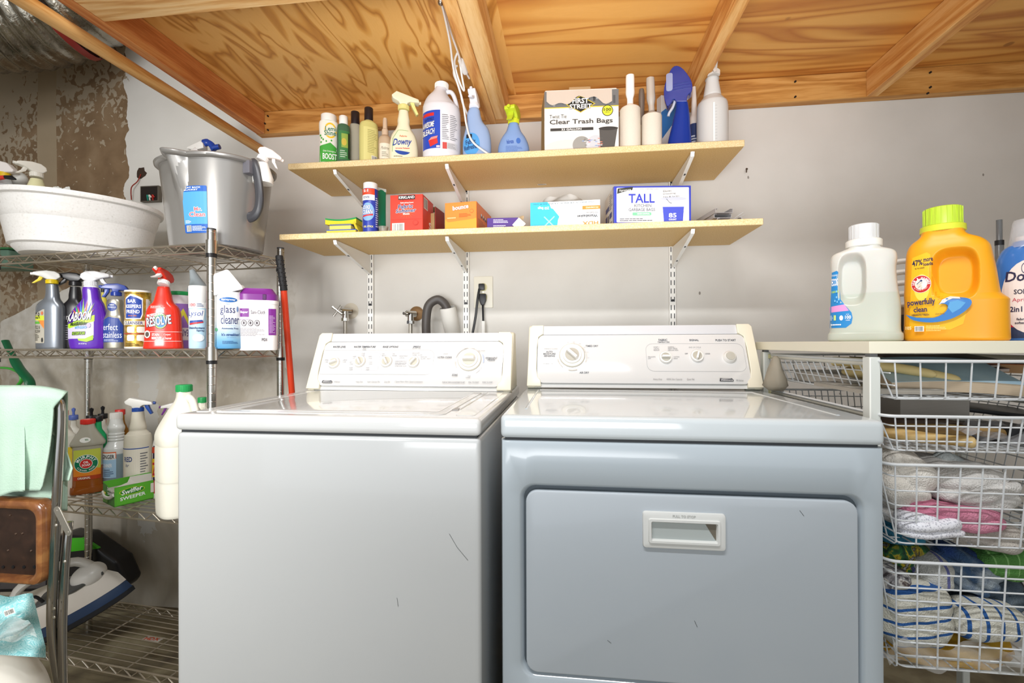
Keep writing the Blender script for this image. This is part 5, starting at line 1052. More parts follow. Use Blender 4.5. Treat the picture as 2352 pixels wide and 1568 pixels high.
# ------------------------------------------------------------------ upper wall shelf
z0 = 1.7232
def sh(name, label, cat, u0, u1, vt, y, rel=0, zz=None, **k):
    zz = z0 if zz is None else zz; x, yy, W, H = spot(u0, u1, vt, y, zz); return thing(name, label, cat, (x, y, zz), face(x, y)+rel, **k), W, H
t, W, H = sh('powder_bottle', 'white and green oval bottle with yellow circle, leftmost on the upper wall shelf', 'bottle', 732, 779, 266, -.285, -.1); h = W/2
o, sf = body(t, [(0, h*.9, h*.6), (.004, h*.95, h*.62), (H*.45, h*.9, h*.6), (H*.78, h*.97, h*.62), (H*.86, h*.9, h*.58)], M('EFE9DC', .4)); cap(t, 0, H*.855, H, h*.78, M('F0E9E0', .4))
L = Lab(); L.poly([(-h*.9, H*.03), (h*.9, H*.03), (h*.85, H*.32), (h*.2, H*.42), (-h*.3, H*.38), (-h*.86, H*.35)], '47A53E'); L.ell(h*.2, H*.66, h*.6, H*.155, 'EFC22E'); L.ell(h*.2, H*.66, h*.46, H*.12, 'F2E9D2'); L.text('Lemi', -h*.3, H*.65, h*.75, H*.74, '1F6B3C', True, .05, out='FFFFFF'); L.text('Shine', -h*.4, H*.56, h*.72, H*.66, '1F6B3C', True, .05, out='FFFFFF')
for a, c in ((-.7, .42), (-.5, .47), (-.2, .44), (.3, .46), (-.75, .55), (-.65, .5)): L.ell(h*a, H*c, h*.07, H*.02, '47A53E')
L.text('BOOST', -h*.55, H*.08, h*.8, H*.20, 'F2F2EA', True); L.text('Dish Detergent', -h*.5, H*.22, h*.7, H*.26, 'DDEBD0', True); L.apply(t, sf)
t, W, H = sh('sanitizer_bottle', 'small green bottle with white cap beside the lemon powder bottle', 'bottle', 774, 804, 268, -.300, .1); h = W/2
o, sf = body(t, [(0, h*.9, h*.7), (.003, h, h*.75), (H*.72, h, h*.75), (H*.80, h*.7, h*.6), (H*.83, h*.6, h*.55)], M('55785A', .2, trans=.3, ior=1.2), n=2.4); cap(t, 0, H*.82, H, h*.68, WHITEP)
L = Lab(); L.rect(-h*.8, H*.05, h*.85, H*.66, '3C7A45'); L.rect(-h*.4, H*.3, h*.6, H*.6, '8FA84C'); L.ell(0, H*.42, h*.4, H*.08, 'C9B24A'); L.rect(h*.62, H*.08, h*.84, H*.62, '1F2A22'); L.lines(-h*.6, H*.08, h*.5, H*.25, 4, 'C6D3BE', .4); L.apply(t, sf)
t, W, H = sh('shampoo_bottle', 'half empty clear bottle with black cap, left of the yellow one', 'bottle', 802, 830, 258, -.26, 0); h = W/2
o, sf = body(t, [(0, h*.9, h*.6), (.003, h, h*.7), (H*.68, h, h*.7), (H*.77, h*.7, h*.6)], M('BDB7A4', .2, trans=.3, ior=1.2), n=2.3); cap(t, 0, H*.77, H, h*.72, M('231C20', .3)); body(t, [(.003, h*.93, h*.6), (H*.40, h*.93, h*.6)], M('9C9468', .3), 'liquid')
t, W, H = sh('shampoo_bottle', 'pale yellow bottle with tall black cap and fine print', 'bottle', 825, 869, 249, -.28, .25); h = W/2
o, sf = body(t, [(0, h*.92, h*.65), (.004, h, h*.7), (H*.64, h, h*.7), (H*.73, h*.7, h*.6), (H*.76, h*.5, h*.5)], M('CFC67E', .25, sss=.1), n=2.3); cap(t, 0, H*.755, H, h*.46, M('231C20', .3))
L = Lab(); L.rect(-h*.7, H*.03, h*.85, H*.62, 'D8CF86'); L.lines(-h*.3, H*.16, h*.8, H*.58, 14, '857C3E', .3, 4); L.bars(h*.1, H*.03, h*.75, H*.12); L.apply(t, sf)
t, W, H = sh('pump_bottle', 'small tan pump bottle with script label', 'bottle', 869, 900, 272, -.275, 0); h = W/2
o, sf = body(t, [(0, h, h), (.003, h, h), (H*.50, h, h), (H*.60, h*.6, h*.6), (H*.64, h*.4, h*.4)], M('C2A88C', .3), n=2); b = MB(); b.lathe([(h*.5, H*.62), (h*.5, H*.74), (h*.36, H*.76), (h*.34, H*.95), (h*.28, H), (.001, H)], 20); b.build('cap', M('CDB297', .35), t)
L = Lab(); L.rect(-h*.9, H*.06, h*.8, H*.40, 'E4DCC8'); L.text('Moderne', -h*.6, H*.26, h*.6, H*.33, '7A6A52', False, 0, .3); L.lines(-h*.5, H*.1, h*.5, H*.22, 3, '8A7C66', .35); L.apply(t, wrap(h+.0007))
t, W, H = sh('spray_bottle', 'cream spray bottle with pale yellow collar and blue red label on the upper shelf', 'spray bottle', 894, 960, 216, -.285, .05); h = W/2; CR = M('ECE4C4', .3)
o, sf = body(t, [(0, h*.96, h*.55), (.004, h, h*.57), (H*.18, h, h*.56), (H*.36, h*.86, h*.5), (H*.46, h*.56, h*.44), (H*.54, h*.42, h*.4), (H*.60, h*.43, h*.38), (H*.66, h*.38, h*.36), (H*.735, h*.33, h*.34)], CR, n=2.3)
trigger(t, 0, H*.79, h*.36, 0, M('EAE3C6', .35), M('E6DC8E', .35), M('E3D98C', .4), 'flat', hs=.80, vs=.66)
L = Lab(); L.ell(-h*.1, H*.13, h*.55, H*.075, '25489C'); L.poly([(-h*.75, H*.12), (h*.5, H*.10), (h*.55, H*.2), (-h*.7, H*.24)], 'ECE4C4'); L.text('Downy', -h*.75, H*.17, h*.5, H*.30, '25489C', True, .12, .35); L.text('Wrinkle Releaser', -h*.6, H*.14, h*.4, H*.165, 'D23A34', True, .1); L.line([(-h*.8, H*.1), (-h*.75, H*.3), (-h*.4, H*.42), (h*.3, H*.42)], .0012, '6DA84A'); L.text('Fabric', -h*.3, H*.32, h*.2, H*.345, 'D9703A', True, .08); L.lines(-h*.7, H*.02, h*.2, H*.04, 1, '7A6A4A', .5); L.apply(t, sf)
# bleach jug
t, W, H = sh('bleach_jug', 'big white bleach jug with blue label and loop handle', 'jug', 971, 1058, 193, -.262, -.12); h = W/2; BW = M('DEDDE2', .38)
o, sf = body(t, [(0, h*.92, h*.78), (.004, h*.97, h*.82), (H*.03, h*.96, h*.82), (H*.06, h, h*.86), (H*.60, h, h*.86), (H*.70, h*.88, h*.78, -h*.08), (H*.80, h*.62, h*.6, -h*.16), (H*.88, h*.36, h*.42, -h*.10), (H*.94, h*.32, h*.34, -h*.02)], BW, n=2.2)
b = MB(); b.tube(crom([(h*.15, 0, H*.88), (h*.42, 0, H*.90), (h*.62, 0, H*.86), (h*.78, 0, H*.74), (h*.86, 0, H*.62)], 6), h*.115, 14); b.build('handle', BW, t); cap(t, 0, H*.925, H, h*.36, WHITEP, ribs=30, y=0)
L = Lab(); L.rect(-h*.93, H*.10, h*.02, H*.57, '2749B4'); L.rect(-h*.95, H*.50, -h*.3, H*.54, 'CF2E2E'); L.text('AWESOME', -h*.93, H*.36, -h*.30, H*.43, 'F4F4F4', True, .08, .2, '1B2350', .001); L.text('BLEACH', -h*.93, H*.27, -h*.28, H*.34, 'F4F4F4', True, .08, .2, '1B2350', .001); L.poly([(-h*.6, H*.20), (-h*.15, H*.24), (-h*.1, H*.16), (-h*.5, H*.12)], 'D2342F'); L.poly([(-h*.6, H*.20), (-h*.45, H*.235), (-h*.1, H*.25), (-h*.15, H*.22)], 'E88E86'); L.text('LA TOTALLY', -h*.8, H*.445, -h*.3, H*.48, '1B2350', True, .08); L.rect(-h*.18, H*.105, h*.0, H*.13, 'E9C8CF')
L.lines(h*.12, H*.20, h*.46, H*.52, 14, '55565C', .3, 5); L.lines(h*.52, H*.20, h*.85, H*.52, 14, '55565C', .3, 8); L.rect(h*.14, H*.09, h*.36, H*.17, 'C94F4A'); L.rect(h*.38, H*.09, h*.85, H*.17, 'C9C9CC'); L.lines(h*.40, H*.10, h*.83, H*.16, 4, '6A6B70', .3, 9); L.apply(t, sf)
# fabric refresher
FB = M('8FA8CE', .2, trans=.25, ior=1.2); FB2 = M('7D9BCB', .25)
t, W, H = sh('spray_bottle', 'blue tinted fabric refresher spray with white trigger turned to the viewer', 'spray bottle', 1063, 1128, 217, -.265, -.1); h = W/2
o, sf = body(t, [(0, h*.94, h*.55), (.004, h, h*.58), (H*.28, h, h*.57), (H*.46, h*.82, h*.5, -h*.0), (H*.56, h*.58, h*.44, -h*.12), (H*.66, h*.50, h*.4, -h*.22), (H*.74, h*.42, h*.38, -h*.2), (H*.77, h*.34, h*.34, -h*.2)], M('93AACF', .22), n=2.4); trigger(t, -h*.2, H*.82, h*.32, -1.75, M('E6E4EA', .35), M('E6E4EA', .35), M('E8E6EA', .35), 'long', th=1.2, ry=-.4)
L = Lab(); L.ell(-h*.35, H*.20, h*.6, H*.17, '4F9AD6'); L.text('Fabric', -h*.75, H*.20, -h*.05, H*.27, '1B2E5E', True, .15); L.text('Refresher', -h*.85, H*.12, h*.15, H*.19, '1B2E5E', True, .15); L.rect(-h*.7, H*.29, -h*.3, H*.35, '20242E'); L.apply(t, sf)
t, W, H = sh('spray_bottle', 'blue spray bottle with yellow green trigger head, short one left of the trash bag box', 'spray bottle', 1144, 1215, 250, -.27, 0); h = W/2
o, sf = body(t, [(0, h*.94, h*.5), (.004, h, h*.55), (H*.20, h, h*.54), (H*.38, h*.80, h*.5), (H*.52, h*.50, h*.42), (H*.64, h*.36, h*.36), (H*.68, h*.32, h*.32)], FB2, n=2.3); LG = M('BCCB2E', .35); trigger(t, 0, H*.73, h*.33, -1.9, LG, LG, M('D0D632', .35), 'long', th=1.5, hs=.6, vs=.64)
L = Lab(); L.text('febreze', -h*.45, H*.22, h*.0, H*.31, '2B4FA0', True, .1); L.ell(h*.3, H*.28, h*.14, H*.06, '3F6CB8'); L.lines(-h*.5, H*.06, h*.6, H*.18, 5, '4E6BAA', .4); L.apply(t, sf)
# box helper
def carton(t, W, D, H, mat, bev=.0008, name='carton'):
    b = MB(); b.box(-W/2, -D/2, 0, W/2, D/2, H, bev, 1); return b.build(name, mat, t, 0)
def fr(W, D, side='f'): return flatmap((0, -D/2, 0), (1, 0, 0), (0, 0, 1)) if side == 'f' else (flatmap((-W/2, 0, 0), (0, -1, 0), (0, 0, 1)) if side == 'l' else flatmap((W/2, 0, 0), (0, 1, 0), (0, 0, 1)))
# trash bag box
y_ = -.285; A, B = at(1249, 345, y_), at(1420, 340, y_); W = B.x-A.x; H = at(1330, 208, y_).z-z0; D = .11; dm = .004
t = thing('trash_bag_box', 'large white box of clear trash bags with a torn open top on the upper shelf', 'box', ((A.x+B.x)/2, y_+D/2, z0), .05)
carton(t, W, D, H, M('EBE8E1', .5))
L = Lab(.02); L.rect(-W/2, H*.74, W/2, H, '6E6E6E'); rr = random.Random(5)
for k in range(26): a = -W/2+W*rr.random()*.93; L.rect(a, H*(.76+.1*rr.random()), a+W*.03, H*(.9+.1*rr.random()), rr.choice(('3F3F3F', '9A9A98', 'C9C8C4', '545454'))); L.z -= 1
L.z += 1; L.rect(-W/2, H*.725, W/2, H*.74, 'D9C23A')
cx, cy = -W*.01, H*.78; L.poly([(cx-W*.2, cy), (cx, cy-H*.14), (cx+W*.2, cy), (cx, cy+H*.14)], 'C9B23A'); L.poly([(cx-W*.18, cy), (cx, cy-H*.125), (cx+W*.18, cy), (cx, cy+H*.125)], '24241F')
L.text('FIRST', cx-W*.11, cy+H*.012, cx+W*.11, cy+H*.095, 'FFFFFF', True, out='24241F', ow=.0012); L.text('STREET', cx-W*.15, cy-H*.075, cx+W*.15, cy+H*.0, 'FFFFFF', True, out='24241F', ow=.0012)
L.ell(W*.35, H*.66, W*.075, W*.075, '24241F'); L.ell(W*.35, H*.66, W*.066, W*.066, 'DDE03A'); L.text('100', W*.30, H*.65, W*.40, H*.70, '24241F', True); L.text('BAGS', W*.325, H*.625, W*.375, H*.642, '24241F', True)
L.text('Twist Tie', -W*.43, H*.56, -W*.2, H*.62, '3A3A3A'); L.text('Clear Trash Bags', -W*.43, H*.44, W*.42, H*.54, '4A4845', True, .0); L.rect(-W*.42, H*.355, W*.16, H*.40, '3A3836'); L.text('33 GALLON', -W*.27, H*.362, W*.0, H*.393, 'F0EEE8', True)
L.ell(-W*.20, H*.07, W*.30, H*.14, 'DBD8D2'); L.ell(W*.0, H*.12, W*.12, H*.14, '9C9A94'); L.ell(W*.19, H*.12, W*.13, H*.15, 'C9CBD0'); L.poly([(W*.25, H*.04), (W*.44, H*.06), (W*.48, H*.36), (W*.24, H*.36)], '55524F'); L.ell(W*.36, H*.37, W*.13, H*.03, '3A3836')
for k in range(30): a, c = W*(.0+.26*rr.random()), H*(.04+.18*rr.random()); L.rect(a, c, a+W*.03, c+H*.012, rr.choice(('7A7874', 'E9E8E6', '8FA6D6', 'D98A72', '5E5C58'))); L.z -= 1
L.z += 1; L.apply(t, fr(W, D), rough=.5)
b = MB(); n = 22; b.grid(n, 5, lambda a, c: (-W*.47+W*.88*a, -D/2-.0028-.003*c, H*(1.0-c*(.17+.06*math.sin(a*8)+.03*math.sin(a*23))))); b.build('torn_strip', M('C9BCAE', .7), t, 0)
b = MB(); b.box(-W*.48, -.002, 0, W*.48, .0, .034, T=Matrix.Translation((0, D/2-.045, H+.004)) @ Matrix.Rotation(-1.0, 4, 'X')); b.box(-W*.49, -D/2+.02, H, W*.49, -D/2+.055, H+.016, .002, 1); b.build('top_flap', M('E4E0D8', .55), t, 0)
b = MB(); b.box(-W*.16, -D/2+.03, H+.016, W*.14, -D/2+.048, H+.030, .003, 2); b.build('folded_tab', M('A98B62', .7), t)
b = MB(); b.raw([(-W/2-.0006, -D/2, 0), (-W/2-.012, -D/2+.03, 0), (-W/2-.010, -D/2+.03, H*.8), (-W/2-.0006, -D/2, H*.98)], [(0, 1, 2, 3)]); b.build('side_flap', M('8F7650', .7), t, 0)
# lint rollers
def roller(label, u0, u1, vt, vc, y, hm, hu, tilt=0):
    t, W, H = sh('lint_roller', label, 'lint roller', u0, u1, vt, y, 0); h = W/2; z1 = at((u0+u1)/2, vc, y).z-z0
    b = MB(); b.lathe([(h*.6, 0), (h, .001), (h, z1-.002), (h*.97, z1)], 32); b.build('sticky_roll', M('DDD6C8', .75, bump=.4, bscale=400), t)
    b = MB(); b.lathe([(h*.97, z1-.003), (h*.9, z1+.003), (h*.45, z1+.012), (h*.2, z1+.02)], 28); b.tube(crom([(0, 0, z1+.01), (tilt*.2, 0, z1+.03), (tilt*.6, 0, z1+(H-z1)*.5), (tilt, 0, H-.012), (tilt, 0, H-.001)], 4), [h*.30]*5+[h*.30, h*.36, h*.42, h*.44, h*.42, h*.42, h*.42, h*.42, h*.40, h*.40, h*.34, h*.12][:12], 16, flat=.8); b.build('handle', hm, t)
roller('lint roller with white handle beside the trash bag box', 1423, 1471, 171, 252, -.28, M('EFEAE4', .35), None, 0)
roller('lint roller with pale silver handle, right one of the pair', 1473, 1520, 177, 268, -.282, M('BDB8B0', .3, .3), None, -.004)
t = thing('lint_roller', 'dark grey lint roller handle showing between the two white rollers', 'lint roller', (at(1474, 300, -.14).x, -.14, z0)); b = MB(); H = at(1474, 203, -.14).z-z0
b.tube(crom([(0, 0, H*.5), (0, 0, H*.6), (0, 0, H*.9), (0, 0, H)], 4), [.006]*4+[.008, .009, .010, .011, .011, .010, .009, .008, .003], 16); b.build('handle', M('8E8A86', .3, .4), t); b = MB(); b.cyl((0, 0, 0), (0, 0, H*.5), .019, seg=24); b.build('sticky_roll', M('D9D2BC', .75), t)
# slim box behind
t = thing('slim_box', 'white and blue slim box leaning behind the dark blue spray bottle', 'box', (at(1535, 300, -.12).x, -.12, z0), .35); H = at(1530, 226, -.12).z-z0; carton(t, .075, .03, H, M('D9DDE2', .45)); L = Lab(0); L.poly([(-.0375, H*.35), (.0375, H*.75), (.0375, H), (-.0375, H*.75)], '2F73BC'); L.poly([(-.0375, H*.12), (-.0375, H*.22), (.0, H*.02), (-.01, 0)], '4A90CC'); L.lines(.0, H*.2, .033, H*.5, 9, '6A707A', .3); L.apply(t, fr(.075, .03))
# dark blue spray: tall fan shaped head
t, W, H = sh('spray_bottle', 'dark translucent blue spray bottle with big rounded trigger housing', 'spray bottle', 1524, 1589, 157, -.27, 0); h = W/2; DB = M('1C3C9E', .12, trans=.25, ior=1.3); DB2 = M('182F86', .12, coat=.6)
o, sf = body(t, [(0, h*.82, h*.55, h*.1), (.004, h*.86, h*.6, h*.1), (H*.12, h*.82, h*.55, h*.12), (H*.28, h*.66, h*.5, h*.2), (H*.40, h*.56, h*.46, h*.26), (H*.50, h*.46, h*.42, h*.30), (H*.56, h*.42, h*.4, h*.28)], DB, n=2.3)
b = MB(); b.prism(crom([(h*.62, H*.54), (h*.70, H*.62), (h*.98, H*.66), (h*.95, H*.78), (h*.4, H*.94), (-h*.1, H), (-h*.5, H*.96), (-h*.9, H*.80), (-h*.98, H*.66), (-h*.78, H*.53), (-h*.5, H*.55), (-h*.3, H*.60), (-h*.1, H*.56)], 3), -h*.42, h*.42, 'xz', h*.14, 3); b.build('trigger_housing', DB2, t)
b = MB(); b.tube(crom([(-h*.2, -h*.1, H*.60), (-h*.35, -h*.15, H*.52), (-h*.6, -h*.12, H*.46), (-h*.68, -h*.1, H*.42)], 4), h*.10, 10); b.build('trigger_lever', M('C9CBD6', .2, alpha=.8), t)
b = MB(); b.prism(rrect(-h*.82, H*.70, -h*.35, H*.92, h*.16, 4), -h*.48, -h*.38, 'xz', .002); b.build('pale_window', M('8F96B8', .3), t)
b = MB()
for k in range(3): b.box(-h*.3, -h*.46, H*(.70+.035*k), h*.9, -h*.41, H*(.712+.035*k), .0008, 1)
b.build('grip_rib', DB2, t)
t, W, H = sh('spray_bottle', 'small bottle with dark vertical lettering squeezed behind the two big sprays', 'bottle', 1582, 1606, 200, -.19, 0); h = W/2
o, sf = body(t, [(0, h, h), (.003, h, h), (H*.5, h, h), (H*.62, h*.6, h*.6), (H*.8, h*.5, h*.5), (H, h*.35, h*.35)], M('D6CDC6', .3), n=2); L = Lab(); L.rect(-h*.8, H*.05, h*.8, H*.46, '2A3A66'); L.lines(-h*.6, H*.07, h*.6, H*.3, 6, 'D5D9E2', .5); L.apply(t, wrap(h+.0007))
# clear spray at the right end
t, W, H = sh('spray_bottle', 'tall frosted white spray bottle at the right end of the upper shelf', 'spray bottle', 1599, 1672, 134, -.255, 0); h = W/2
o, sf = body(t, [(0, h*.96, h*.96), (.004, h, h), (H*.44, h, h), (H*.52, h*.82, h*.82), (H*.57, h*.58, h*.58), (H*.60, h*.56, h*.56), (H*.76, h*.40, h*.40), (H*.765, h*.45, h*.45), (H*.78, h*.40, h*.40)], M('D6D6D4', .3, sss=.1, trans=.1), n=2); MW = M('D9D3CC', .35); trigger(t, h*.1, H*.83, h*.36, -1.45, MW, MW, MW, 'long', th=.8, hs=.45, vs=.66)
L = Lab(); L.rect(h*.05, H*.03, h*.16, H*.44, 'E9E9E6'); 
for k in range(12): L.rect(h*.17, H*(.05+k*.032), h*.3, H*(.054+k*.032), 'B9BAB8'); L.z -= 1
L.z += 1; L.apply(t, wrap(h+.0007))
# ------------------------------------------------------------------ lower wall shelf
z0 = 1.4734
def sponge(label, u0, u1, v0, v1, y, top, bot, zb, curl=0, D=.07, tilt=0):
    A, B = at(u0, v1, y), at(u1, v1, y); W = B.x-A.x; Hh = at(u0, v0, y).z-at(u0, v1, y).z
    t = thing('sponge', label, 'sponge', ((A.x+B.x)/2, y+D/2, zb), 0); n = 16
    for nm, c, za, zb_ in (('foam', bot, 0, Hh*.72), ('scour_pad', top, Hh*.72, Hh)):
        R = []
        for i in range(n+1):
            f = i/n; x = -W/2+W*f; dz = curl*(abs(f-.5)*2)**2+tilt*f
            R.append([(x, -D/2, za+dz), (x, D/2, za+dz), (x, D/2, zb_+dz), (x, -D/2, zb_+dz)])
        b = MB(); b.rings(R); b.build(nm, M(c, .85, bump=.7, bscale=300), t, 60)
    return t
sponge('blue scourer lying at the bottom of the sponge stack', 750, 817, 528, 536, -.31, '3F62B0', 'D8C24A', z0)
sponge('short yellow sponge with grey pad in the middle of the stack', 757, 806, 515, 529, -.30, '6E7780', 'E2CB6A', z0+.0125, D=.05)
sponge('curved yellow sponge with green pad on top of the stack', 747, 818, 501, 515, -.29, '2F8F4A', 'DCC82A', z0+.032, .006, .05)
p = at(823, 515, -.27); b = MB(); b.box(-.022, -.03, -.004, .022, .03, .004, .0015, 2, T=Matrix.Rotation(1.15, 4, 'Y')); tag(b.build('sponge', M('C9B52B', .85, bump=.7, bscale=300), None, 38, (p.x+.001, -.262, z0+.0235)), 'flat yellow sponge leaning at the right side of the sponge stack', 'sponge')
t, W, H = sh('stain_stick', 'tall white and blue stain remover stick with orange band', 'bottle', 833, 869, 422, -.285, -.2); r = W/2
b = MB(); b.lathe([(r*.97, 0), (r, .003), (r, H*.86), (r*.97, H*.87)], 32); b.build('body', M('2E3F9E', .3), t); cap(t, 0, H*.865, H, r*.92, M('EFEDEA', .35))
L = Lab(.004); L.rect(-r*1.3, H*.74, r*.75, H*.86, 'D9482A'); L.text('5:1', -r*.8, H*.79, -r*.1, H*.845, 'FFFFFF', True); L.rect(-r*1.3, H*.63, r*.75, H*.74, 'E9E7E2'); L.text('POWER', -r*.8, H*.66, r*.1, H*.71, '2E3A6E', True); L.ell(-r*.2, H*.40, r*.9, H*.18, '7FA6DE'); L.text('OXI', -r*.9, H*.45, r*.1, H*.53, 'FFFFFF', True, 0, .1, '26305E', .001); L.text('CLEAN', -r*.95, H*.36, r*.45, H*.44, 'FFFFFF', True, 0, .1, '26305E', .001); L.poly([(-r*.9, H*.30), (r*.5, H*.33), (r*.5, H*.36), (-r*.9, H*.33)], 'C9302B'); L.text('GEL STICK', -r*.75, H*.09, r*.55, H*.125, 'E6E08A', True); L.lines(r*.85, H*.1, r*1.3, H*.7, 14, 'C9CCE4', .5); L.apply(t, wrap(r+.0005))
p = at(876, 480, -.22); t = thing('tube', 'green squeeze tube standing behind the stain stick', 'tube', (p.x, -.22, z0), .9); H = at(876, 433, -.22).z-z0; b = MB(); b.rings([[(a*.017, c*.012, 0) for a, c in [(math.cos(q*PI/10), math.sin(q*PI/10)) for q in range(20)]], [(a*.018, c*.006, H*.6) for a, c in [(math.cos(q*PI/10), math.sin(q*PI/10)) for q in range(20)]], [(a*.019, c*.0012, H) for a, c in [(math.cos(q*PI/10), math.sin(q*PI/10)) for q in range(20)]]]); b.build('body', M('1F8A63', .35), t); b = MB(); b.box(-.019, -.0015, H-.010, .019, .0015, H+.001); b.build('crimp', M('D5DCD4', .4), t)
t, W, H = sh('glass_cup', 'small clear cup in front of the green tube', 'cup', 869, 892, 521, -.29, 0); r = W/2; b = MB(); b.lathe([(r*.8, 0), (r, H), (r*.92, H), (r*.72, .002), (.001, .002)], 24); b.build('glass', M('D9D3C9', .08, trans=.8, ior=1.3), t)
def boxed(name, label, u0, u1, vt, y, D, col, rz=0, **k):
    A, B = at(u0, vt, y), at(u1, vt, y); H = at((u0+u1)/2, vt, y).z-z0; W = (B.x-A.x)/max(math.cos(rz), .3)
    t = thing(name, label, 'box', ((A.x+B.x)/2-math.sin(rz)*D/2, y+math.cos(rz)*D/2, z0), rz); carton(t, W, D, H, M(col, .4), **k); return t, W, D, H
t, W, D, H = boxed('softener_box', 'bright red fabric softener sheet box with sunburst', 896, 971, 447, -.295, .12, 'D93A26', -.02)
L = Lab(0); L.rect(-W*.25, H*.87, W*.27, H*.985, '1F1A1A'); L.text('KIRKLAND', -W*.23, H*.895, W*.25, H*.965, 'F4F0EC', True); L.text('Signature', -W*.2, H*.83, W*.22, H*.87, '8C1A1A', False, 0, .2)
for k in range(20):
    a = k*PI/10; L.poly([(math.cos(a-.07)*W*.05, H*.55+math.sin(a-.07)*H*.05), (math.cos(a)*W*.34, H*.55+math.sin(a)*H*.22), (math.cos(a+.07)*W*.05, H*.55+math.sin(a+.07)*H*.05)], 'F0902A'); L.z -= 1
L.z += 1; L.text('Refreshing Scent', -W*.18, H*.76, W*.22, H*.80, 'FFFFFF', True); L.text('Fabric', -W*.25, H*.63, W*.2, H*.74, '24346E', True, .03, .15, 'FFFFFF', .0008); L.text('Softener', -W*.32, H*.52, W*.3, H*.62, '24346E', True, .03, .15, 'FFFFFF', .0008); L.text('Sheets', -W*.1, H*.46, W*.1, H*.505, 'FFFFFF', True)
L.bars(-W*.44, 0, -W*.06, H*.24); L.rect(-W*.47, H*.335, W*.47, H*.34, 'A82A1C'); L.ell(W*.28, H*.24, W*.09, H*.07, 'B8301F'); L.ell(W*.28, H*.24, W*.06, H*.045, 'D93A26'); L.text('L1511B', W*.14, H*.02, W*.36, H*.06, '9A2418'); L.apply(t, fr(W, D))
L = Lab(0); L.bars(-D*.4, H*.65, -D*.05, H*.95); L.text('S', D*.05, H*.18, D*.3, H*.38, 'FFFFFF', True); L.apply(t, fr(W, D, 'r'))
t = thing('softener_box', 'open dark red box behind the bright red one', 'box', (at(988, 500, -.20).x, -.17, z0), -.1); H = at(990, 477, -.2).z-z0; b = MB(); b.box(-.03, -.04, 0, .028, .05, .002); b.box(.026, -.04, 0, .028, .05, H); b.box(-.03, -.04, 0, -.028, .05, H); b.box(-.03, .048, 0, .028, .05, H); b.build('carton', M('8E2A22', .5), t, 0); b = MB(); b.box(-.028, -.035, .002, .022, .045, H*.8); b.build('contents', M('A98A5C', .7), t, 0); b = MB(); b.box(-.028, -.001, 0, .004, .001, .02, T=Matrix.Translation((-.0, .03, H)) @ Matrix.Rotation(.5, 4, 'X')); b.build('flap', M('8A7350', .7), t, 0)
t, W, D, H = boxed('dryer_sheet_box', 'orange dryer sheet box between the red and the purple boxes', 1021, 1095, 464, -.295, .20, 'F0802C', -.09)
L = Lab(0); L.rect(-W/2, 0, W/2, H*.40, 'F59A2C'); L.poly([(-W*.46, H*.42), (-W*.46, H*.36), (-W*.4, H*.30), (W*.42, H*.38), (W*.46, H*.42)], 'F0802C'); L.text('bounce', -W*.25, H*.74, W*.25, H*.90, 'FFFFFF', True, .10, .1, 'B84A1A', .0008); L.ell(W*.35, H*.66, W*.06, H*.07, 'C9541C'); L.ell(W*.35, H*.66, W*.05, H*.055, 'F0802C'); L.lines(-W*.05, H*.45, W*.35, H*.6, 4, 'B5561C', .4); L.lines(-W*.42, H*.42, W*.0, H*.47, 1, 'F8C08A', .8); L.apply(t, fr(W, D))
L = Lab(0); L.rect(-D*.49, H*.02, D*.49, H*.98, 'EE7A22'); L.lines(-D*.4, H*.15, D*.1, H*.45, 6, '7A3A18', .4)
for k in range(4): L.ell(-D*.2+k*D*.13, H*.62, D*.045, H*.09, '2A2A4A'); L.ell(-D*.2+k*D*.13, H*.66, D*.03, H*.05, 'E9EEF6')
L.apply(t, fr(W, D, 'r'))
t, W, D, H = boxed('bag_box', 'crushed purple box with torn white flaps', 1119, 1190, 500, -.28, .06, '4B2A7E', .05)
L = Lab(0); L.lines(-W*.3, H*.55, W*.2, H*.9, 3, 'D5CDE6', .5); L.lines(-W*.3, H*.05, W*.25, H*.4, 3, 'D5CDE6', .5, 7); L.apply(t, fr(W, D))
b = MB(); b.box(-.016, -.0008, 0, .016, .0008, .034, T=Matrix.Translation((W*.42, -D/2-.004, .004)) @ Matrix.Rotation(.75, 4, 'Y')); b.build('torn_flap', M('E6E2DC', .6), t, 0)
b = MB(); b.tube(crom([(W*.48, 0, .004), (W*.60, -.005, .028), (W*.50, 0, .050)], 5), [.001+.002*math.sin(k) for k in range(11)], 8, flat=6); b.build('bent_flap', M('B09672', .7), t)
t, W, D, H = boxed('bag_box', 'light blue wastebasket bag box standing upside down with film on top', 1218, 1378, 462, -.295, .09, 'E6E3DF', -.03)
L = Lab(0); q = W/2; L.poly([(-q*.02, H*.0), (q, 0), (q, H), (-q*.5, H), (-q*.3, H*.5)], 'EDEBE8'); L.poly([(-q, 0), (-q*.02, 0), (-q*.1, H*.3), (-q*.5, H), (-q, H)], '36B4DC'); L.poly([(-q*.45, H*.95), (q*.35, H*.95), (q*.38, H*.8), (0, H*.62), (-q*.1, H*.6), (-q*.4, H*.75)], 'D9D6D2'); L.poly([(-q*.12, H*.55), (q*.02, H*.3), (q*.08, 0), (-q*.22, 0), (-q*.2, H*.25)], 'E0DCD8')
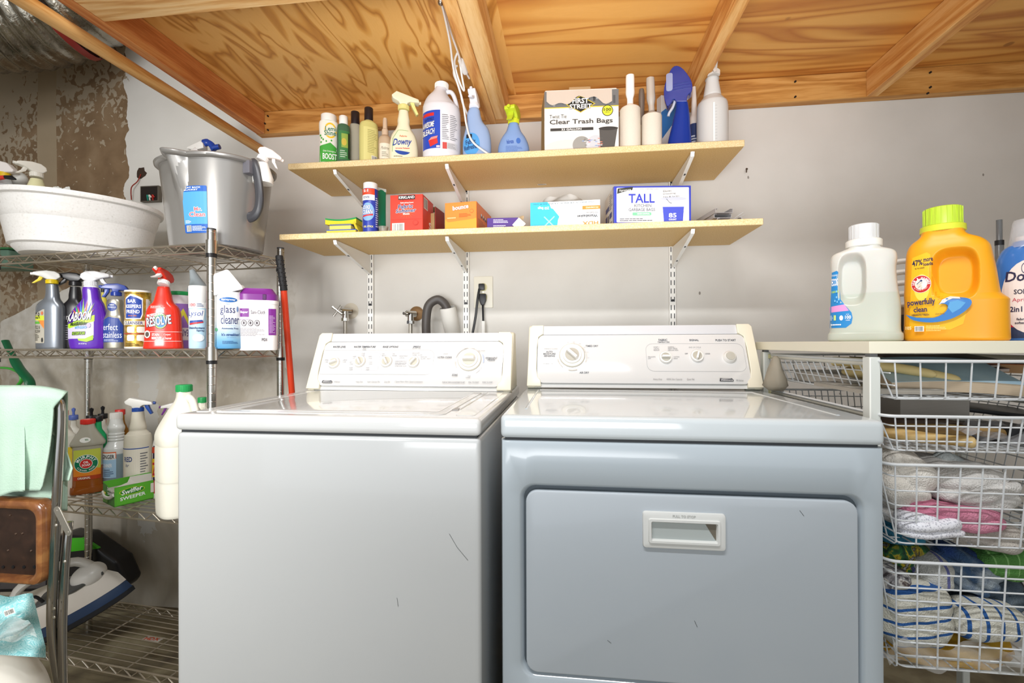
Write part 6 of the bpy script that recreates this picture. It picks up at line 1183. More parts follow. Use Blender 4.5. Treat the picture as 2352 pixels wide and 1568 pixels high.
L.line([(-q*.62, 0), (-q*.3, H*.42)], .004, '9AD9EC'); L.line([(-q*.3, 0), (-q*.6, H*.42)], .004, '9AD9EC'); L.rect(q*.5, H*.64, q, H*.78, 'EE8A2C'); L.text('FITS HOME/OFFICE', q*.6, H*.68, q*.95, H*.74, 'F6E0C4', True, PI); L.text('250 Bags', -q*.78, H*.70, -q*.45, H*.84, 'EAF6FA', True, PI); L.text('HDX', q*.5, H*.02, q*.95, H*.17, 'F08A2A', True, PI); L.text('Wastebasket', q*.35, H*.32, q*.93, H*.43, '3A4048', True, PI); L.text('10 Gallon', q*.62, H*.46, q*.93, H*.54, '3A4048', False, PI); L.text('250 BAGS 24 IN X 23 IN 60.9 cm', -q*.9, H*.9, q*.85, H*.95, '4A6A78', False, PI); L.apply(t, fr(W, D))
b = MB(); b.grid(24, 8, lambda a, c: (-W*.33+W*.52*a+.03*c*a, -D*.4+D*.6*c, H+.002+(.026*max(0, math.sin(a*PI))**.5*(1-.3*c)+.016*max(0, a-.7)*4*(1-c))*(.8+.2*math.sin(a*11+c*5)))); b.build('plastic_film', M('E0DCD6', .3), t, 60)
t, W, D, H = boxed('garbage_bag_box', 'white and blue tall kitchen garbage bag box on the lower shelf', 1409, 1589, 427, -.285, .16, 'E6E3E0', .10)
L = Lab(0); q = W/2; L.rect(-q, 0, q, H, '3440B4'); L.rect(-q*.93, H*.06, q*.95, H*.96, 'EBE9E8', .003); L.rect(q*.18, H*.30, q*.93, H*.34, 'C9CBD6'); L.rect(-q*.9, H*.24, q*.12, H*.9, 'F3F1F0'); L.poly([(-q*.92, H*.80), (-q*.65, H*.88), (-q*.52, H*.9), (-q*.5, H*.98), (-q*.9, H*.94)], '33332C'); L.text('Signature', -q*.86, H*.86, -q*.56, H*.925, 'F4F4F0', False, .1, .2)
L.text('TALL', -q*.62, H*.56, q*.06, H*.80, '3A43B8', True); L.text('KITCHEN', -q*.47, H*.45, -q*.03, H*.53, '6A6A72', True); L.text('GARBAGE BAGS', -q*.62, H*.345, q*.07, H*.425, '6A6A72', True); L.rect(-q*.52, H*.235, -q*.03, H*.315, '7CC79A', .003); L.text('ODOR CONTROL', -q*.40, H*.255, -q*.07, H*.295, 'F4F8F4', True)
L.lines(-q*.85, H*.08, q*.08, H*.17, 2, '6A6A72', .45); L.poly([(q*.30, H*.0), (q*.78, H*.0), (q*.82, H*.52), (q*.26, H*.52)], '4A55C4'); L.poly([(q*.24, H*.45), (q*.84, H*.45), (q*.88, H*.66), (q*.20, H*.66)], 'D5D6DC'); L.ell(q*.54, H*.66, q*.34, H*.05, 'BFC1CC'); L.text('85', q*.42, H*.17, q*.62, H*.29, 'FFFFFF', True); L.text('COUNT', q*.42, H*.10, q*.62, H*.145, 'FFFFFF', True)
for k, s_ in enumerate(('Elastic', 'Drawstring', 'Fits & Grips')): L.text(s_, q*.28, H*(.84-.075*k), q*(.5+.1*k), H*(.89-.075*k), '4A4A4A', False, .07, .1)
L.line([(q*.36, H*.66), (q*.44, H*.56), (q*.5, H*.54)], .0012, '3A3A3A'); L.text('101158 E6C22S', -q*.3, H*.90, q*.15, H*.935, '8A8A92'); L.apply(t, fr(W, D))
L = Lab(0); L.rect(-D/2, 0, D/2, H, 'E4E0DA'); L.rect(D*.42, 0, D/2, H, '3440B4'); L.rect(-D*.4, H*.55, D*.0, H*.68, '2F3A86'); L.rect(-D*.42, H*.15, -D*.2, H*.45, '2F3A86'); L.rect(-D*.12, H*.2, -D*.02, H*.42, '2A2A3A'); L.rect(D*.05, H*.28, D*.3, H*.42, '2F3A86'); L.lines(D*.05, H*.5, D*.38, H*.92, 7, '5A5A66', .4); L.bars(D*.0, H*.02, D*.36, H*.2); L.apply(t, fr(W, D, 'l'))
# folded rails
t = thing('curtain_track', 'bundle of folded white metal track pieces at the right end of the lower shelf', 'track', (at(1668, 500, -.28).x, -.20, z0), -.12); RM = M('C5C3C4', .3, .4)
def chan(x, y, z, w_, h_, L_, nm, ry=0, rz=0):
    b = MB(); T = Matrix.Translation((x, y, z)) @ Matrix.Rotation(rz, 4, 'Z') @ Matrix.Rotation(ry, 4, 'Y')
    b.prism([(-w_/2, 0), (w_/2, 0), (w_/2, h_), (w_/2-.008, h_), (w_/2-.008, h_-.0012), (w_/2-.0012, h_-.0012), (w_/2-.0012, .0012), (-w_/2+.0012, .0012), (-w_/2+.0012, h_-.0012), (-w_/2+.008, h_-.0012), (-w_/2+.008, h_), (-w_/2, h_)], -L_/2, L_/2, 'xz', T=T); b.build(nm, RM, t, 0)
chan(-.020, -.01, .030, .058, .014, .16, 'rail', rz=.28); chan(-.018, .0, .016, .056, .013, .16, 'rail', rz=.22); chan(.012, -.02, .001, .075, .013, .13, 'rail', rz=.1)
for k in range(2):
    b = MB(); b.box(0, -.003, 0, .052, .003, .0012, T=Matrix.Translation((.028+k*.003, -.04+k*.01, .010-k*.003)) @ Matrix.Rotation(-.62+.08*k, 4, 'Y')); b.build('strap', RM, t, 0)
# white cord along the joist
t = thing('extension_cord', 'white extension cord hanging along the doubled joist down to the upper shelf', 'cord', (-.33, -.4, 1.95))
def cp(u, v, y): q = at(u, v, y); return tuple(q-t.location)
WC = M('E6E4E0', .35)
for nm, P in (('cable', [(1012, 0, -.62), (1022, 40, -.55), (1034, 100, -.45), (1042, 160, -.36), (1062, 230, -.30), (1072, 290, -.30), (1086, 326, -.31), (1122, 354, -.305)]), ('cable', [(1016, 6, -.60), (1034, 70, -.48), (1050, 115, -.40), (1062, 150, -.34), (1078, 180, -.28)]), ('loop', [(1052, 118, -.38), (1044, 140, -.36), (1048, 165, -.34), (1058, 195, -.32), (1066, 207, -.30), (1060, 170, -.32), (1054, 128, -.36)]), ('cable', [(1050, 150, -.33), (1042, 168, -.32), (1056, 205, -.26), (1062, 235, -.22), (1078, 272, -.22)])):
    b = MB(); b.tube(crom([cp(*q) for q in P], 6), .0034, 8); b.build(nm, WC, t)
q0, q1 = Vector(cp(1057, 134, -.36)), Vector(cp(1070, 170, -.31)); b = MB(); b.tube([q0, q0+(q1-q0)*.12, q0+(q1-q0)*.9, q1], [.006, .011, .011, .008], 8, flat=.6); b.build('socket_block', M('DCDAD6', .35), t)
q0 = Vector(cp(1012, 6, -.61)); b = MB(); b.ball(q0, .008, 12); b.build('staple_clip', STEEL, t)
# ------------------------------------------------------------------ right: drawer frame with worktop and wire baskets
t = tag(MB().box(.608, -.842, 1.059, 1.30, -.262, 1.084, .0012, 1).build('worktop', M('E9E4CF', .35), None, 0), 'cream laminate worktop carrying the laundry jugs', 'worktop')
fr_ = thing('basket_frame', 'white metal drawer frame standing under the cream worktop', 'drawer frame', (.90, -.565, FZ))
for x, y in ((.621, -.826), (.621, -.308), (1.18, -.826), (1.18, -.308)):
    b = MB(); X, Y = x-.90, y+.565; b.box(X-.0105, Y-.0125, .0, X+.0105, Y+.0125, 1.052-FZ, .002, 1); b.build('post', M('D5D8D2', .35), fr_)
    b = MB(); b.box(X-.007, Y-.008, 1.052-FZ, X+.007, Y+.008, 1.0585-FZ); b.build('post_cap', M('6A6B6C', .5), fr_, 0)
BK_ = [(1.044, .968, .0425, [1.020, .995], 0), (.935, .863, .0182, [.915, .884], 1), (.839, .674, .0362, [.815, .785, .754, .723, .694], 1), (.647, .425, .0375, [.622, .593, .566, .535, .506, .478, .450], 1)]
for zt, zb, sp_, hs_, ff in BK_:
    for x in (.634, 1.167):
        b = MB(); b.tube([(x-.90, -.25, zt-.006-FZ), (x-.90, .25, zt-.006-FZ)], .0065, 10); b.build('runner', M('DAD8CC', .35), fr_)
        b = MB(); b.box(x-.90-.010, .235, zt-.012-FZ, x-.90+.010, .252, zt+.002-FZ, .002); b.build('runner_clip', M('C9C596', .4), fr_)
NM = (('shallow wide gauge wire basket with magazines, top of the four', 'top'), ('fine gauge wire basket with wooden handled tools, second from the top', 'second'), ('wire basket full of white and pink towels, third from the top', 'third'), ('deep lowest wire basket with the striped towels', 'lowest'))
X0, X1, Y0, Y1 = .650, 1.150, -.846, -.318
for (zt, zb, sp_, hs_, ff), (lb_, _) in zip(BK_, NM):
    t = thing('wire_basket', 'white '+lb_, 'wire basket', ((X0+X1)/2, (Y0+Y1)/2, zb)); cx, cy = t.location.x, t.location.y; h = zt-zb
    hw, hd = (X1-X0)/2, (Y1-Y0)/2; ti = .010 if h < .1 else .016
    b = MB(); P = rrect(-hw-.022, -hd-.012, hw+.022, hd, .022, 5); b.tube([(x, y, h) for x, y in P], .0032, 8, closed=True); b.build('rim', WIREW, t)
    b = MB(); n = int(2*hw/sp_)
    for i in range(n+1):
        x = -hw+2*hw*i/n; b.tube([(x*1.02, -hd-.011, h), (x*.97, -hd+ti-.008, .004), (x*.97, -hd+ti-.003, 0), (x*.97, hd-ti, 0), (x, hd, h)], .0016, 6)
    m_ = int(2*hd/max(sp_*.8, .03))
    for j in range(m_+1):
        y = -hd+.02+(2*hd-.04)*j/m_; b.tube([(-hw-.018, y, h), (-hw+ti, y, .003), (-hw+ti+.004, y, -.002), (hw-ti, y, -.002), (hw+.018, y, h)], .0016, 6)
    for z in hs_+[zb+.001]:
        f = (z-zb)/h; ex = -ti+f*(ti+.014)
        if ff or z < zb+.01: P = rrect(-hw-ex, -hd-ex*.7, hw+ex, hd+ex*.3, .012, 3); b.tube([(x, y, z-zb) for x, y in P], .0017, 6, closed=True)
        else:
            for s_ in (-1, 1): b.tube([(s_*(hw+ex), -hd, z-zb), (s_*(hw+ex), hd, z-zb)], .0016, 6)
            b.tube([(-hw, hd, z-zb), (hw, hd, z-zb)], .0016, 6)
    b.build('wire_mesh', WIREW, t)
# --- contents of the top basket
z0 = .9715
def mag(label, u, v, y, rz, w_, d_, h_, cover, pages='D9D2C4', n=5, bend=0, zz=None, cat='magazine', nm='magazine', tilt=0):
    p = at(u, v, y); t = thing(nm, label, cat, (p.x, y+d_/2, zz if zz is not None else z0), rz); t.rotation_euler.x = tilt
    def sl(z1, z2, ins, mat, name):
        R = []; k = 14
        for i in range(k+1):
            f = i/k; x = -w_/2+ins+(w_-2*ins)*f; dz = bend*math.sin(f*PI)
            R.append([(x, -d_/2+ins, z1+dz), (x, d_/2-ins, z1+dz), (x, d_/2-ins, z2+dz), (x, -d_/2+ins, z2+dz)])
        b = MB(); b.rings(R); b.build(name, mat, t, 40)
    PG = NT('page_edges', .8); zz_ = PG.math('SINE', PG.math('MULTIPLY', PG.xyz()[2], 5200)); PG.col(PG.mix(PG.math('MULTIPLY', PG.math('ADD', zz_, 1), .25), pages, '8A7A66'))
    sl(.0008, h_-.0008, .0012, PG.m, 'pages'); sl(h_-.0008, h_, 0, cover, 'cover'); return t
def noisecol(name, stops, sc_=8, dist=1, rough=.4):
    q = NT(name, rough); q.col(q.ramp(q.noise(q.tc, sc_, 4, dist), stops)); return q.m
DK = noisecol('dark_print', [(.35, '1E1A1C'), (.5, '5A4038'), (.62, '8E8680'), (.75, '2A2A30')], 12)
t = mag('stack of grey printed magazines at the left side of the top basket', 1915, 890, -.60, .0, .17, .26, .030, noisecol('grey_print', [(.35, '6A6A6C'), (.55, 'A9A7A2'), (.7, 'D6D3CC')], 14), 'E4E0D8'); t.location.x = .755; t.location.y = -.52
mag('flat newspaper like magazine lying under the tan gloves', 2075, 905, -.80, -.02, .16, .20, .012, noisecol('news_print', [(.35, '4F4D4B'), (.5, '8C8984'), (.7, 'BDB9B0')], 24), 'A9A59C', zz=z0+.0005)
mag('thick magazine with pale blue cover bulging at the front of the top basket', 2222, 900, -.80, -.22, .225, .17, .026, noisecol('blue_cover', [(.3, '8FB0C4'), (.6, 'B4CBD8'), (.75, '7FA89C')], 5), 'D8C4A8', bend=.006, zz=z0+.022, tilt=.27)
mag('dark red edged magazine resting on the pale blue one', 2190, 850, -.70, -.22, .24, .20, .008, DK, 'B9A9A0', zz=z0+.054, bend=-.004, tilt=.10)
mag('black covered magazine, upper of the two dark ones', 2240, 842, -.69, -.12, .22, .20, .006, noisecol('dark_cover', [(.4, '201C20'), (.6, '5C2A28'), (.75, '4A4648')], 9), 'CFC9C0', zz=z0+.0645, bend=-.003, tilt=.10)
mag('orange brown booklet at the right edge of the top basket', 2352, 872, -.72, .5, .10, .16, .020, M('B85A22', .4), 'C99A6A', zz=z0+.0405, cat='booklet', nm='booklet')
t = thing('work_gloves', 'tan leather glove fingers sticking out in the top basket', 'gloves', (.742, -.700, z0+.016)); LT = M('D9C48A', .7, bump=.4, bscale=60)
for k, (x, y, z, r) in enumerate(((.055, -.085, .012, .0135), (.02, -.07, .022, .013), (-.01, -.03, .030, .014))):
    b = MB(); b.tube(crom([(x-.08, y+.10, z+.018), (x-.04, y+.05, z+.016), (x-.005, y+.01, z+.008), (x+.012, y-.012, z+.002)], 4), [r*1.1]*8+[r, r, r*.9, r*.7, r*.3], 14, flat=.75); b.build('finger', LT, t)
b = MB(); b.ball((-.03, .055, .022), .045, 20, (1.0, 1.0, .38)); b.build('palm', LT, t)
# --- second basket
z0 = .8665
mag('dark boxed book standing up at the back of the second basket', 2150, 948, -.62, -.05, .15, .10, .052, DK, 'C9C5BD', zz=z0+.028, cat='book', nm='book')
t = mag('brown closed book under the boxed one', 2110, 965, -.68, .05, .22, .16, .027, M('6B4A33', .4), '3A2A22', cat='book', nm='book')
t = thing('brush', 'pale wooden handled brush lying in the front of the second basket', 'brush', (at(2090, 1020, -.80).x, -.80, z0+.012), -.12)
b = MB(); b.tube(crom([(-.09, .02, .012), (-.03, .005, .010), (.03, -.01, .006), (.085, -.022, .004), (.10, -.025, .004)], 4), [.006, .010, .013, .011, .010, .013, .004], 14); b.build('handle', wood('handle_wood', 'D9BE86', 'C4A263', '9C7A42', 'x', 3), t)
t = thing('hand_tool', 'second pale wooden handle running behind the brush', 'tool', (at(2180, 1012, -.74).x, -.74, z0+.020), -.15)
b = MB(); b.tube([(-.16, .01, .0), (0, 0, .004), (.10, -.01, 0)], [.009, .012, .010], 12); b.build('handle', wood('handle_wood_b', 'C9A970', 'A9844C', '7F6034', 'x', 8), t)
b = MB(); b.box(.09, -.03, -.014, .125, .03, .016, .006, 2); b.build('head', M('2A2A2C', .4, .6), t)
t = thing('clear_bag', 'clear plastic bag with small parts at the right of the second basket', 'bag', (at(2300, 1020, -.78).x, -.76, z0+.006)); b = MB(); b.grid(26, 18, lambda a, c: (-.09+.19*a, -.06+.12*c, .018+.012*math.sin(a*9+c*3)+.010*math.sin(a*23)*math.sin(c*11))); b.build('film', M('CFCFD2', .1, alpha=.35, coat=1), t, 60)
t2 = tag(MB().box(-.11, -.10, 0, .12, .10, .014, .004).build('flat_case', M('1F1D22', .4), None, 38, (at(2300, 1000, -.7).x, -.66, z0+.003)), 'flat black case on the right of the second basket under the clear bag', 'case')
p = at(2330, 975, -.6); t2 = tag(MB().box(-.13, -.06, 0, .10, .08, .010, .002).build('black_folder', M('151517', .35), None, 38, (p.x-.02, -.56, z0+.040)), 'black folder lying higher behind the case in the second basket', 'folder'); t2.rotation_euler = (.06, .1, -.1)
# --- cloth
def terry(name, stops, sc_=9, b_=.9, stripe=None, rough=.95):
    q = NT(name, rough); c = q.ramp(q.noise(q.tc, sc_, 3, .4), stops)
    if stripe:
        ax, fr_q, th_, colr, amp = stripe
        s_ = q.math('SINE', q.math('MULTIPLY', q.math('ADD', q.xyz()[ax], q.math('MULTIPLY', q.noise(q.tc, 14, 2), amp)), fr_q)); c = q.mix(q.math('GREATER_THAN', s_, th_), c, colr)
    q.col(c); h1 = q.noise(q.tc, 330, 2); q.bump(q.math('ADD', h1, q.math('MULTIPLY', q.noise(q.tc, 40, 3), .8)), b_, .004); return q.m
def cloth(label, u0, u1, v0, v1, y, depth, mat, seed=0, folds=3, amp=.012, rz=0, tiltf=0, nm='towel', cat='towel', yoff=0, e=.75, rot=0):
    A, B = at(u0, v1, y), at(u1, v0, y); c = Vector(((A.x+B.x)/2, y+depth/2+yoff, (A.z+B.z)/2)); rx, rz_, ry = (B.x-A.x)/2, (B.z-A.z)/2, depth/2
    NX, NY = 96, 60; V = []; sg = lambda x_, p_: math.copysign(abs(x_)**p_, x_)
    for j in range(NY+1):
        ph = -PI/2+PI*j/NY
        for i in range(NX):
            th = 2*PI*i/NX; n = Vector((sg(math.cos(ph), e)*sg(math.cos(th), e), sg(math.cos(ph), e)*sg(math.sin(th), e), sg(math.sin(ph), e)))
            p_ = Vector((n.x*rx, n.y*ry, n.z*rz_)); q = Vector((p_.x*14+seed*7.3, p_.y*9, p_.z*16+seed))
            w_ = noise.noise(q*.6)*1.2; f_ = 1-abs(math.sin(folds*PI*(n.z*.5+.5)+w_*2.2+tiltf*n.x*2))**.55*1.2
            d = noise.noise(q)*amp*1.1+noise.noise(q*2.7)*amp*.45-f_*amp*(.9 if folds else 0)
            nn = Vector((n.x/rx, n.y/ry, n.z/rz_)).normalized(); V.append(p_+nn*d)
    F = [(j*NX+i, j*NX+(i+1) % NX, (j+1)*NX+(i+1) % NX, (j+1)*NX+i) for j in range(NY) for i in range(NX)]
    b = MB(); b.raw(V, F); bmesh.ops.remove_doubles(b.bm, verts=b.bm.verts, dist=1e-5); bmesh.ops.recalc_face_normals(b.bm, faces=b.bm.faces)
    o = b.build(nm, mat, None, 80, c); o.rotation_euler = (0, rot, rz); return tag(o, label, cat)
WT = terry('white_terry', [(.3, 'D9D2C6'), (.7, 'EFEAE2')]); WT2 = terry('white_terry_b', [(.3, 'C9C5C0'), (.7, 'E4E1DD')])
cloth('big cream white towel heaped at the left of the third basket', 2040, 2185, 1040, 1200, -.82, .20, WT, 1, 2, .012, tiltf=.5)
cloth('white towel with a rolled hem in the right half of the third basket', 2175, 2400, 1085, 1195, -.83, .20, WT2, 4, 3, .011, tiltf=-.7)
cloth('second white towel layer below the cream one', 2036, 2180, 1172, 1228, -.81, .16, WT2, 7, 1, .010)
cloth('pink towel squeezed between white ones', 2100, 2345, 1170, 1222, -.84, .10, terry('pink_terry', [(.3, 'C46A88'), (.7, 'DB94AA')]), 9, 2, .008, rot=.13)
cloth('red cloth peeping out behind the pink towel', 2190, 2260, 1155, 1185, -.79, .06, terry('red_cloth', [(.3, '9E1F3A'), (.7, 'B82A48')]), 3, 1, .006, nm='cloth', cat='cloth')
MESHM = NT('laundry_mesh', .6); vv = MESHM.n('ShaderNodeTexVoronoi'); vv.inputs['Scale'].default_value = 260; MESHM.l(MESHM.tc, vv.inputs['Vector']); MESHM.col(MESHM.ramp(vv.outputs['Distance'], [(.0, '9C9CA6'), (.35, 'C9C9D2'), (.5, 'ECECF2')])); 
cloth('white mesh laundry bag at the lower front of the third basket', 2082, 2245, 1190, 1252, -.85, .08, MESHM.m, 12, 2, .009, nm='laundry_bag', cat='laundry bag', rot=-.05)
cloth('teal blue cloth at the lower left of the third basket', 2036, 2150, 1205, 1262, -.80, .12, terry('teal_cloth', [(.3, '1F5F7C'), (.7, '2E7F9E')]), 5, 2, .008, nm='cloth', cat='cloth', rot=.2)
cloth('greyish worn towel hanging at the lower right of the third basket', 2215, 2380, 1215, 1275, -.83, .10, terry('grey_terry', [(.3, 'A9A198'), (.7, 'D2CBC1')]), 6, 2, .009, rot=.1)
cloth('grey and white rag rising at the back of the third basket', 2165, 2235, 1040, 1105, -.74, .05, terry('grey_rag', [(.35, '8E9696'), (.7, 'D6DAD8')]), 8, 1, .008, nm='rag', cat='rag', rot=.6)
STR = terry('striped_terry', [(.3, 'C9C6B8'), (.7, 'E2DFD2')], stripe=(2, 2*PI/.0285, .80, '2A5C9E', .012))
cloth('folded cream towel with curved blue stripes in the lowest basket', 2034, 2222, 1362, 1505, -.84, .12, STR, 2, 0, .010, e=.62, rot=-.10)
STR2 = terry('striped_terry_roll', [(.3, 'C9C6B8'), (.7, 'E2DFD2')], stripe=(0, 2*PI/.028, .78, '2A5C9E', .010))
cloth('rolled cream towel with upright blue stripes at the right of the lowest basket', 2218, 2400, 1412, 1488, -.84, .09, STR2, 13, 0, .006, e=.7)
cloth('rolled white towel with lilac band on top of the striped one', 2125, 2215, 1298, 1372, -.80, .12, terry('rolled_grey', [(.3, 'A9A9A6'), (.6, 'D0CFC8')], stripe=(0, 2*PI/.05, .9, '6A6FA8', .01)), 14, 1, .009)
cloth('denim blue rag with frayed white end in the lowest basket', 2170, 2330, 1280, 1370, -.79, .10, terry('denim_rag', [(.3, '1C3C82'), (.5, '3C5878'), (.62, 'A9B4BC'), (.75, '24457E')], 12), 15, 3, .010, nm='rag', cat='rag', rot=.45)
cloth('green towel hanging over the top right of the lowest basket', 2275, 2400, 1268, 1345, -.80, .08, terry('green_terry', [(.3, '3F7A34'), (.7, '69A352')], stripe=(0, 2*PI/.02, .92, '8CBF74', .0)), 16, 1, .008)
cloth('dark patterned cloth with yellow and green flowers in the lowest basket', 2040, 2180, 1262, 1345, -.77, .12, noisecol('flower_cloth', [(.36, '20302A'), (.46, '2F6B3A'), (.52, 'C9B22E'), (.58, '2A2A28'), (.68, 'C9C5BC')], 22, 2, .9), 17, 3, .009, nm='cloth', cat='cloth')
cloth('grey and black leaf patterned cloth at the left edge of the lowest basket', 2036, 2110, 1315, 1372, -.82, .08, noisecol('leaf_cloth', [(.38, '3A3436'), (.48, '8C8A8C'), (.55, 'D6D2CA'), (.62, '5A4A44'), (.72, '4F5878')], 26, 2, .9), 18, 1, .007, nm='cloth', cat='cloth')
cloth('dark blue grey rags behind the striped towels', 2215, 2400, 1345, 1425, -.77, .12, terry('dark_rag', [(.3, '26303E'), (.6, '5A6A78'), (.75, '8C98A0')]), 19, 3, .010, nm='rag', cat='rag')
cloth('yellow cloth in a clear bag at the bottom of the lowest basket', 2036, 2400, 1492, 1546, -.80, .22, terry('yellow_cloth', [(.3, 'B8861C'), (.7, 'DDB030')], b_=.4), 20, 2, .008, nm='cloth', cat='cloth')
cloth('black clothes filling the lowest basket behind the towels', 2060, 2420, 1300, 1500, -.68, .25, terry('black_cloth', [(.3, '18181C'), (.7, '2E2E34')]), 21, 3, .012, nm='clothes', cat='clothes')
t = thing('plastic_wrap', 'clear crumpled plastic under the striped towels', 'plastic wrap', (at(2200, 1510, -.85).x, -.845, at(2200, 1510, -.85).z)); b = MB(); b.grid(40, 12, lambda a, c: (-.12+.27*a, .010*math.sin(a*17+c*5), -.028+.05*c+.006*math.sin(a*13))); b.build('film', M('D9D9D6', .08, alpha=.3, coat=1), t, 60)
# lint bag hanging between dryer and frame
t = thing('mesh_bag', 'greyish sheer bag tied beside the rear post of the drawer frame', 'bag', (at(1768, 850, -.36).x, -.40, at(1768, 890, -.36).z))
b = MB(); b.lathe([(.004, .098), (.012, .09), (.020, .06), (.030, .03), (.034, .01), (.02, -.004), (.001, -.006)], 24); 
for v in b.bm.verts: v.co += Vector((noise.noise(v.co*60)*.006, noise.noise(v.co*70)*.006, 0))
b.build('sheer_fabric', M('A9A08E', .6, alpha=.75), t, 60)
# ------------------------------------------------------------------ jugs on the worktop
z0 = 1.0845
def dimp(cx, cz, hw, hh, dep, r=.35):
    def f(x, y, z):
        if y > 0: return y
        a, c = abs(x-cx)/hw, abs(z-cz)/hh; d = (a**3.2+c**3.2)**(1/3.2)
        k = 1-min(max((d-.72)/.38, 0), 1); k = k*k*(3-2*k); return y*(1-dep*k)
    return f
# clear laundry jug
t, W, H = sh('laundry_jug', 'milky translucent laundry jug with clear cap and blue label', 'jug', 1897, 2070, 517, -.70, .0); h = W/2
CL_ = NT('milky_plastic', .3); CL_.b.inputs['Subsurface Weight'].default_value = .15; CL_.col(CL_.ramp(CL_.math('DIVIDE', CL_.xyz()[2], H), [(.0, 'C3C7B9'), (.40, 'BFC2B5'), (.41, 'C9C8BF'), (.8, 'D0CEC7')]))
o, sf = body(t, [(0, h*.94, h*.56), (.004, h, h*.60), (H*.06, h, h*.60), (H*.10, h*.94, h*.58), (H*.30, h*.94, h*.56), (H*.45, h*.90, h*.54, -h*.03), (H*.60, h*.87, h*.52, -h*.04), (H*.70, h*.89, h*.52, -h*.03), (H*.755, h*.82, h*.50, -h*.03), (H*.785, h*.56, h*.46, -h*.03), (H*.80, h*.44, h*.44, -h*.0), (H*.815, h*.42, h*.42, 0)], CL_.m, seg=280, sub=16, n=3.4, dimple=dimp(-h*.32, H*.53, h*.36, H*.21, .62))
b = MB(); b.lathe([(h*.47, H*.805), (h*.50, H*.812), (h*.50, H*.86), (h*.46, H*.87)], 36); b.build('collar', M('E9E7E0', .35), t)
c_ = cap(t, 0, H*.865, H, h*.40, M('DDDDDD', .2, alpha=.9), ribs=22)
L = Lab(.004); L.poly([(-h*.93, H*.115), (-h*.48, H*.115), (-h*.33, H*.15), (-h*.30, H*.20), (-h*.33, H*.245), (-h*.48, H*.30), (-h*.62, H*.36), (-h*.68, H*.60), (-h*.72, H*.61), (-h*.86, H*.60)], '2B87C8'); L.poly([(-h*.93, H*.25), (-h*.40, H*.26), (-h*.52, H*.315), (-h*.93, H*.30)], 'E79AD0'); L.text('ECOS', -h*.86, H*.48, -h*.69, H*.545, 'FFFFFF', True); L.text('ORGANIC', -h*.86, H*.565, -h*.70, H*.58, 'D6E8F4', True); L.text('natural', -h*.86, H*.42, -h*.68, H*.445, 'B6DE6A', True, .1)
L.text('100', -h*.50, H*.19, -h*.34, H*.22, 'FFFFFF', True); L.text('LOADS', -h*.48, H*.175, -h*.37, H*.184, 'FFFFFF', True); L.text('UP TO', -h*.47, H*.225, -h*.39, H*.233, 'FFFFFF', True); L.ell(-h*.60, H*.20, h*.05, H*.022, 'E9F2F8'); L.rect(-h*.80, H*.18, -h*.74, H*.225, 'C9E08A'); L.lines(-h*.9, H*.18, -h*.82, H*.225, 4, 'CFE3F0', .5); L.lines(-h*.88, H*.135, -h*.45, H*.15, 1, 'E9F2F8', .7)
for a, c in ((-.66, .36), (-.72, .38), (-.70, .34), (-.76, .35), (-.72, .43)): L.ell(h*a, H*c, h*.02, H*.010, '7FBDE6')
L.apply(t, sf)
# yellow jug
t, W, H = sh('laundry_jug', 'large golden yellow laundry jug with lime green cap', 'jug', 2068, 2312, 474, -.765, -.03); h = W/2; YL = M('F2A71C', .38, sss=.05)
o, sf = body(t, [(0, h*.97, h*.52), (.004, h, h*.55), (H*.05, h, h*.56), (H*.26, h*.99, h*.56), (H*.295, h*.985, h*.56), (H*.33, h*.93, h*.55, -h*.06), (H*.36, h*.91, h*.55, -h*.08), (H*.52, h*.865, h*.54, -h*.10), (H*.62, h*.83, h*.52, -h*.12), (H*.69, h*.79, h*.50, -h*.13), (H*.74, h*.68, h*.46, -h*.16), (H*.775, h*.50, h*.43, -h*.20), (H*.80, h*.43, h*.42, -h*.21), (H*.82, h*.42, h*.42, -h*.21)], YL, seg=300, sub=16, n=3.0, dimple=dimp(h*.03, H*.485, h*.42, H*.18, .66))
cap(t, -h*.21, H*.815, H*.865, h*.46, M('D8DE3C', .35), name='collar', r1=h*.455); cap(t, -h*.21, H*.862, H, h*.39, M('C2DC42', .35), r1=h*.37, ribs=22)
L = Lab(.005); L.poly([(-h*.93, H*.10), (-h*.1, H*.08), (h*.15, H*.12), (h*.28, H*.30), (-h*.3, H*.36), (-h*.45, H*.5), (-h*.48, H*.64), (-h*.55, H*.66), (-h*.86, H*.63)], 'F9BE24')
L.ell(-h*.66, H*.40, h*.16, H*.10, 'FBE15A'); L.text('47%', -h*.86, H*.565, -h*.64, H*.61, '2E2A4E', True, .1); L.text('more', -h*.62, H*.59, -h*.43, H*.615, '2E2A4E', True, .08); L.text('loads', -h*.62, H*.56, -h*.43, H*.585, '2E2A4E', True, .08); L.text('VS. 75 LOADS', -h*.80, H*.54, -h*.60, H*.55, '4A3A2E', True, .05)
cx, cy, R_ = -h*.67, H*.425, h*.205; L.ell(cx, cy, R_, R_*1.12, 'F6F0E6'); L.ell(cx, cy, R_*.95, R_*1.07, 'CF2B2B'); L.ell(cx, cy, R_*.62, R_*.70, 'F6F0E6'); L.arc('ARM & HAMMER', cx, cy, R_*.78, 190, -10, R_*.28, 'FFFFFF'); L.arc('THE STANDARD OF PURITY', cx, cy, R_*.78, 210, 330, R_*.14, 'F6D8D0', True, True)
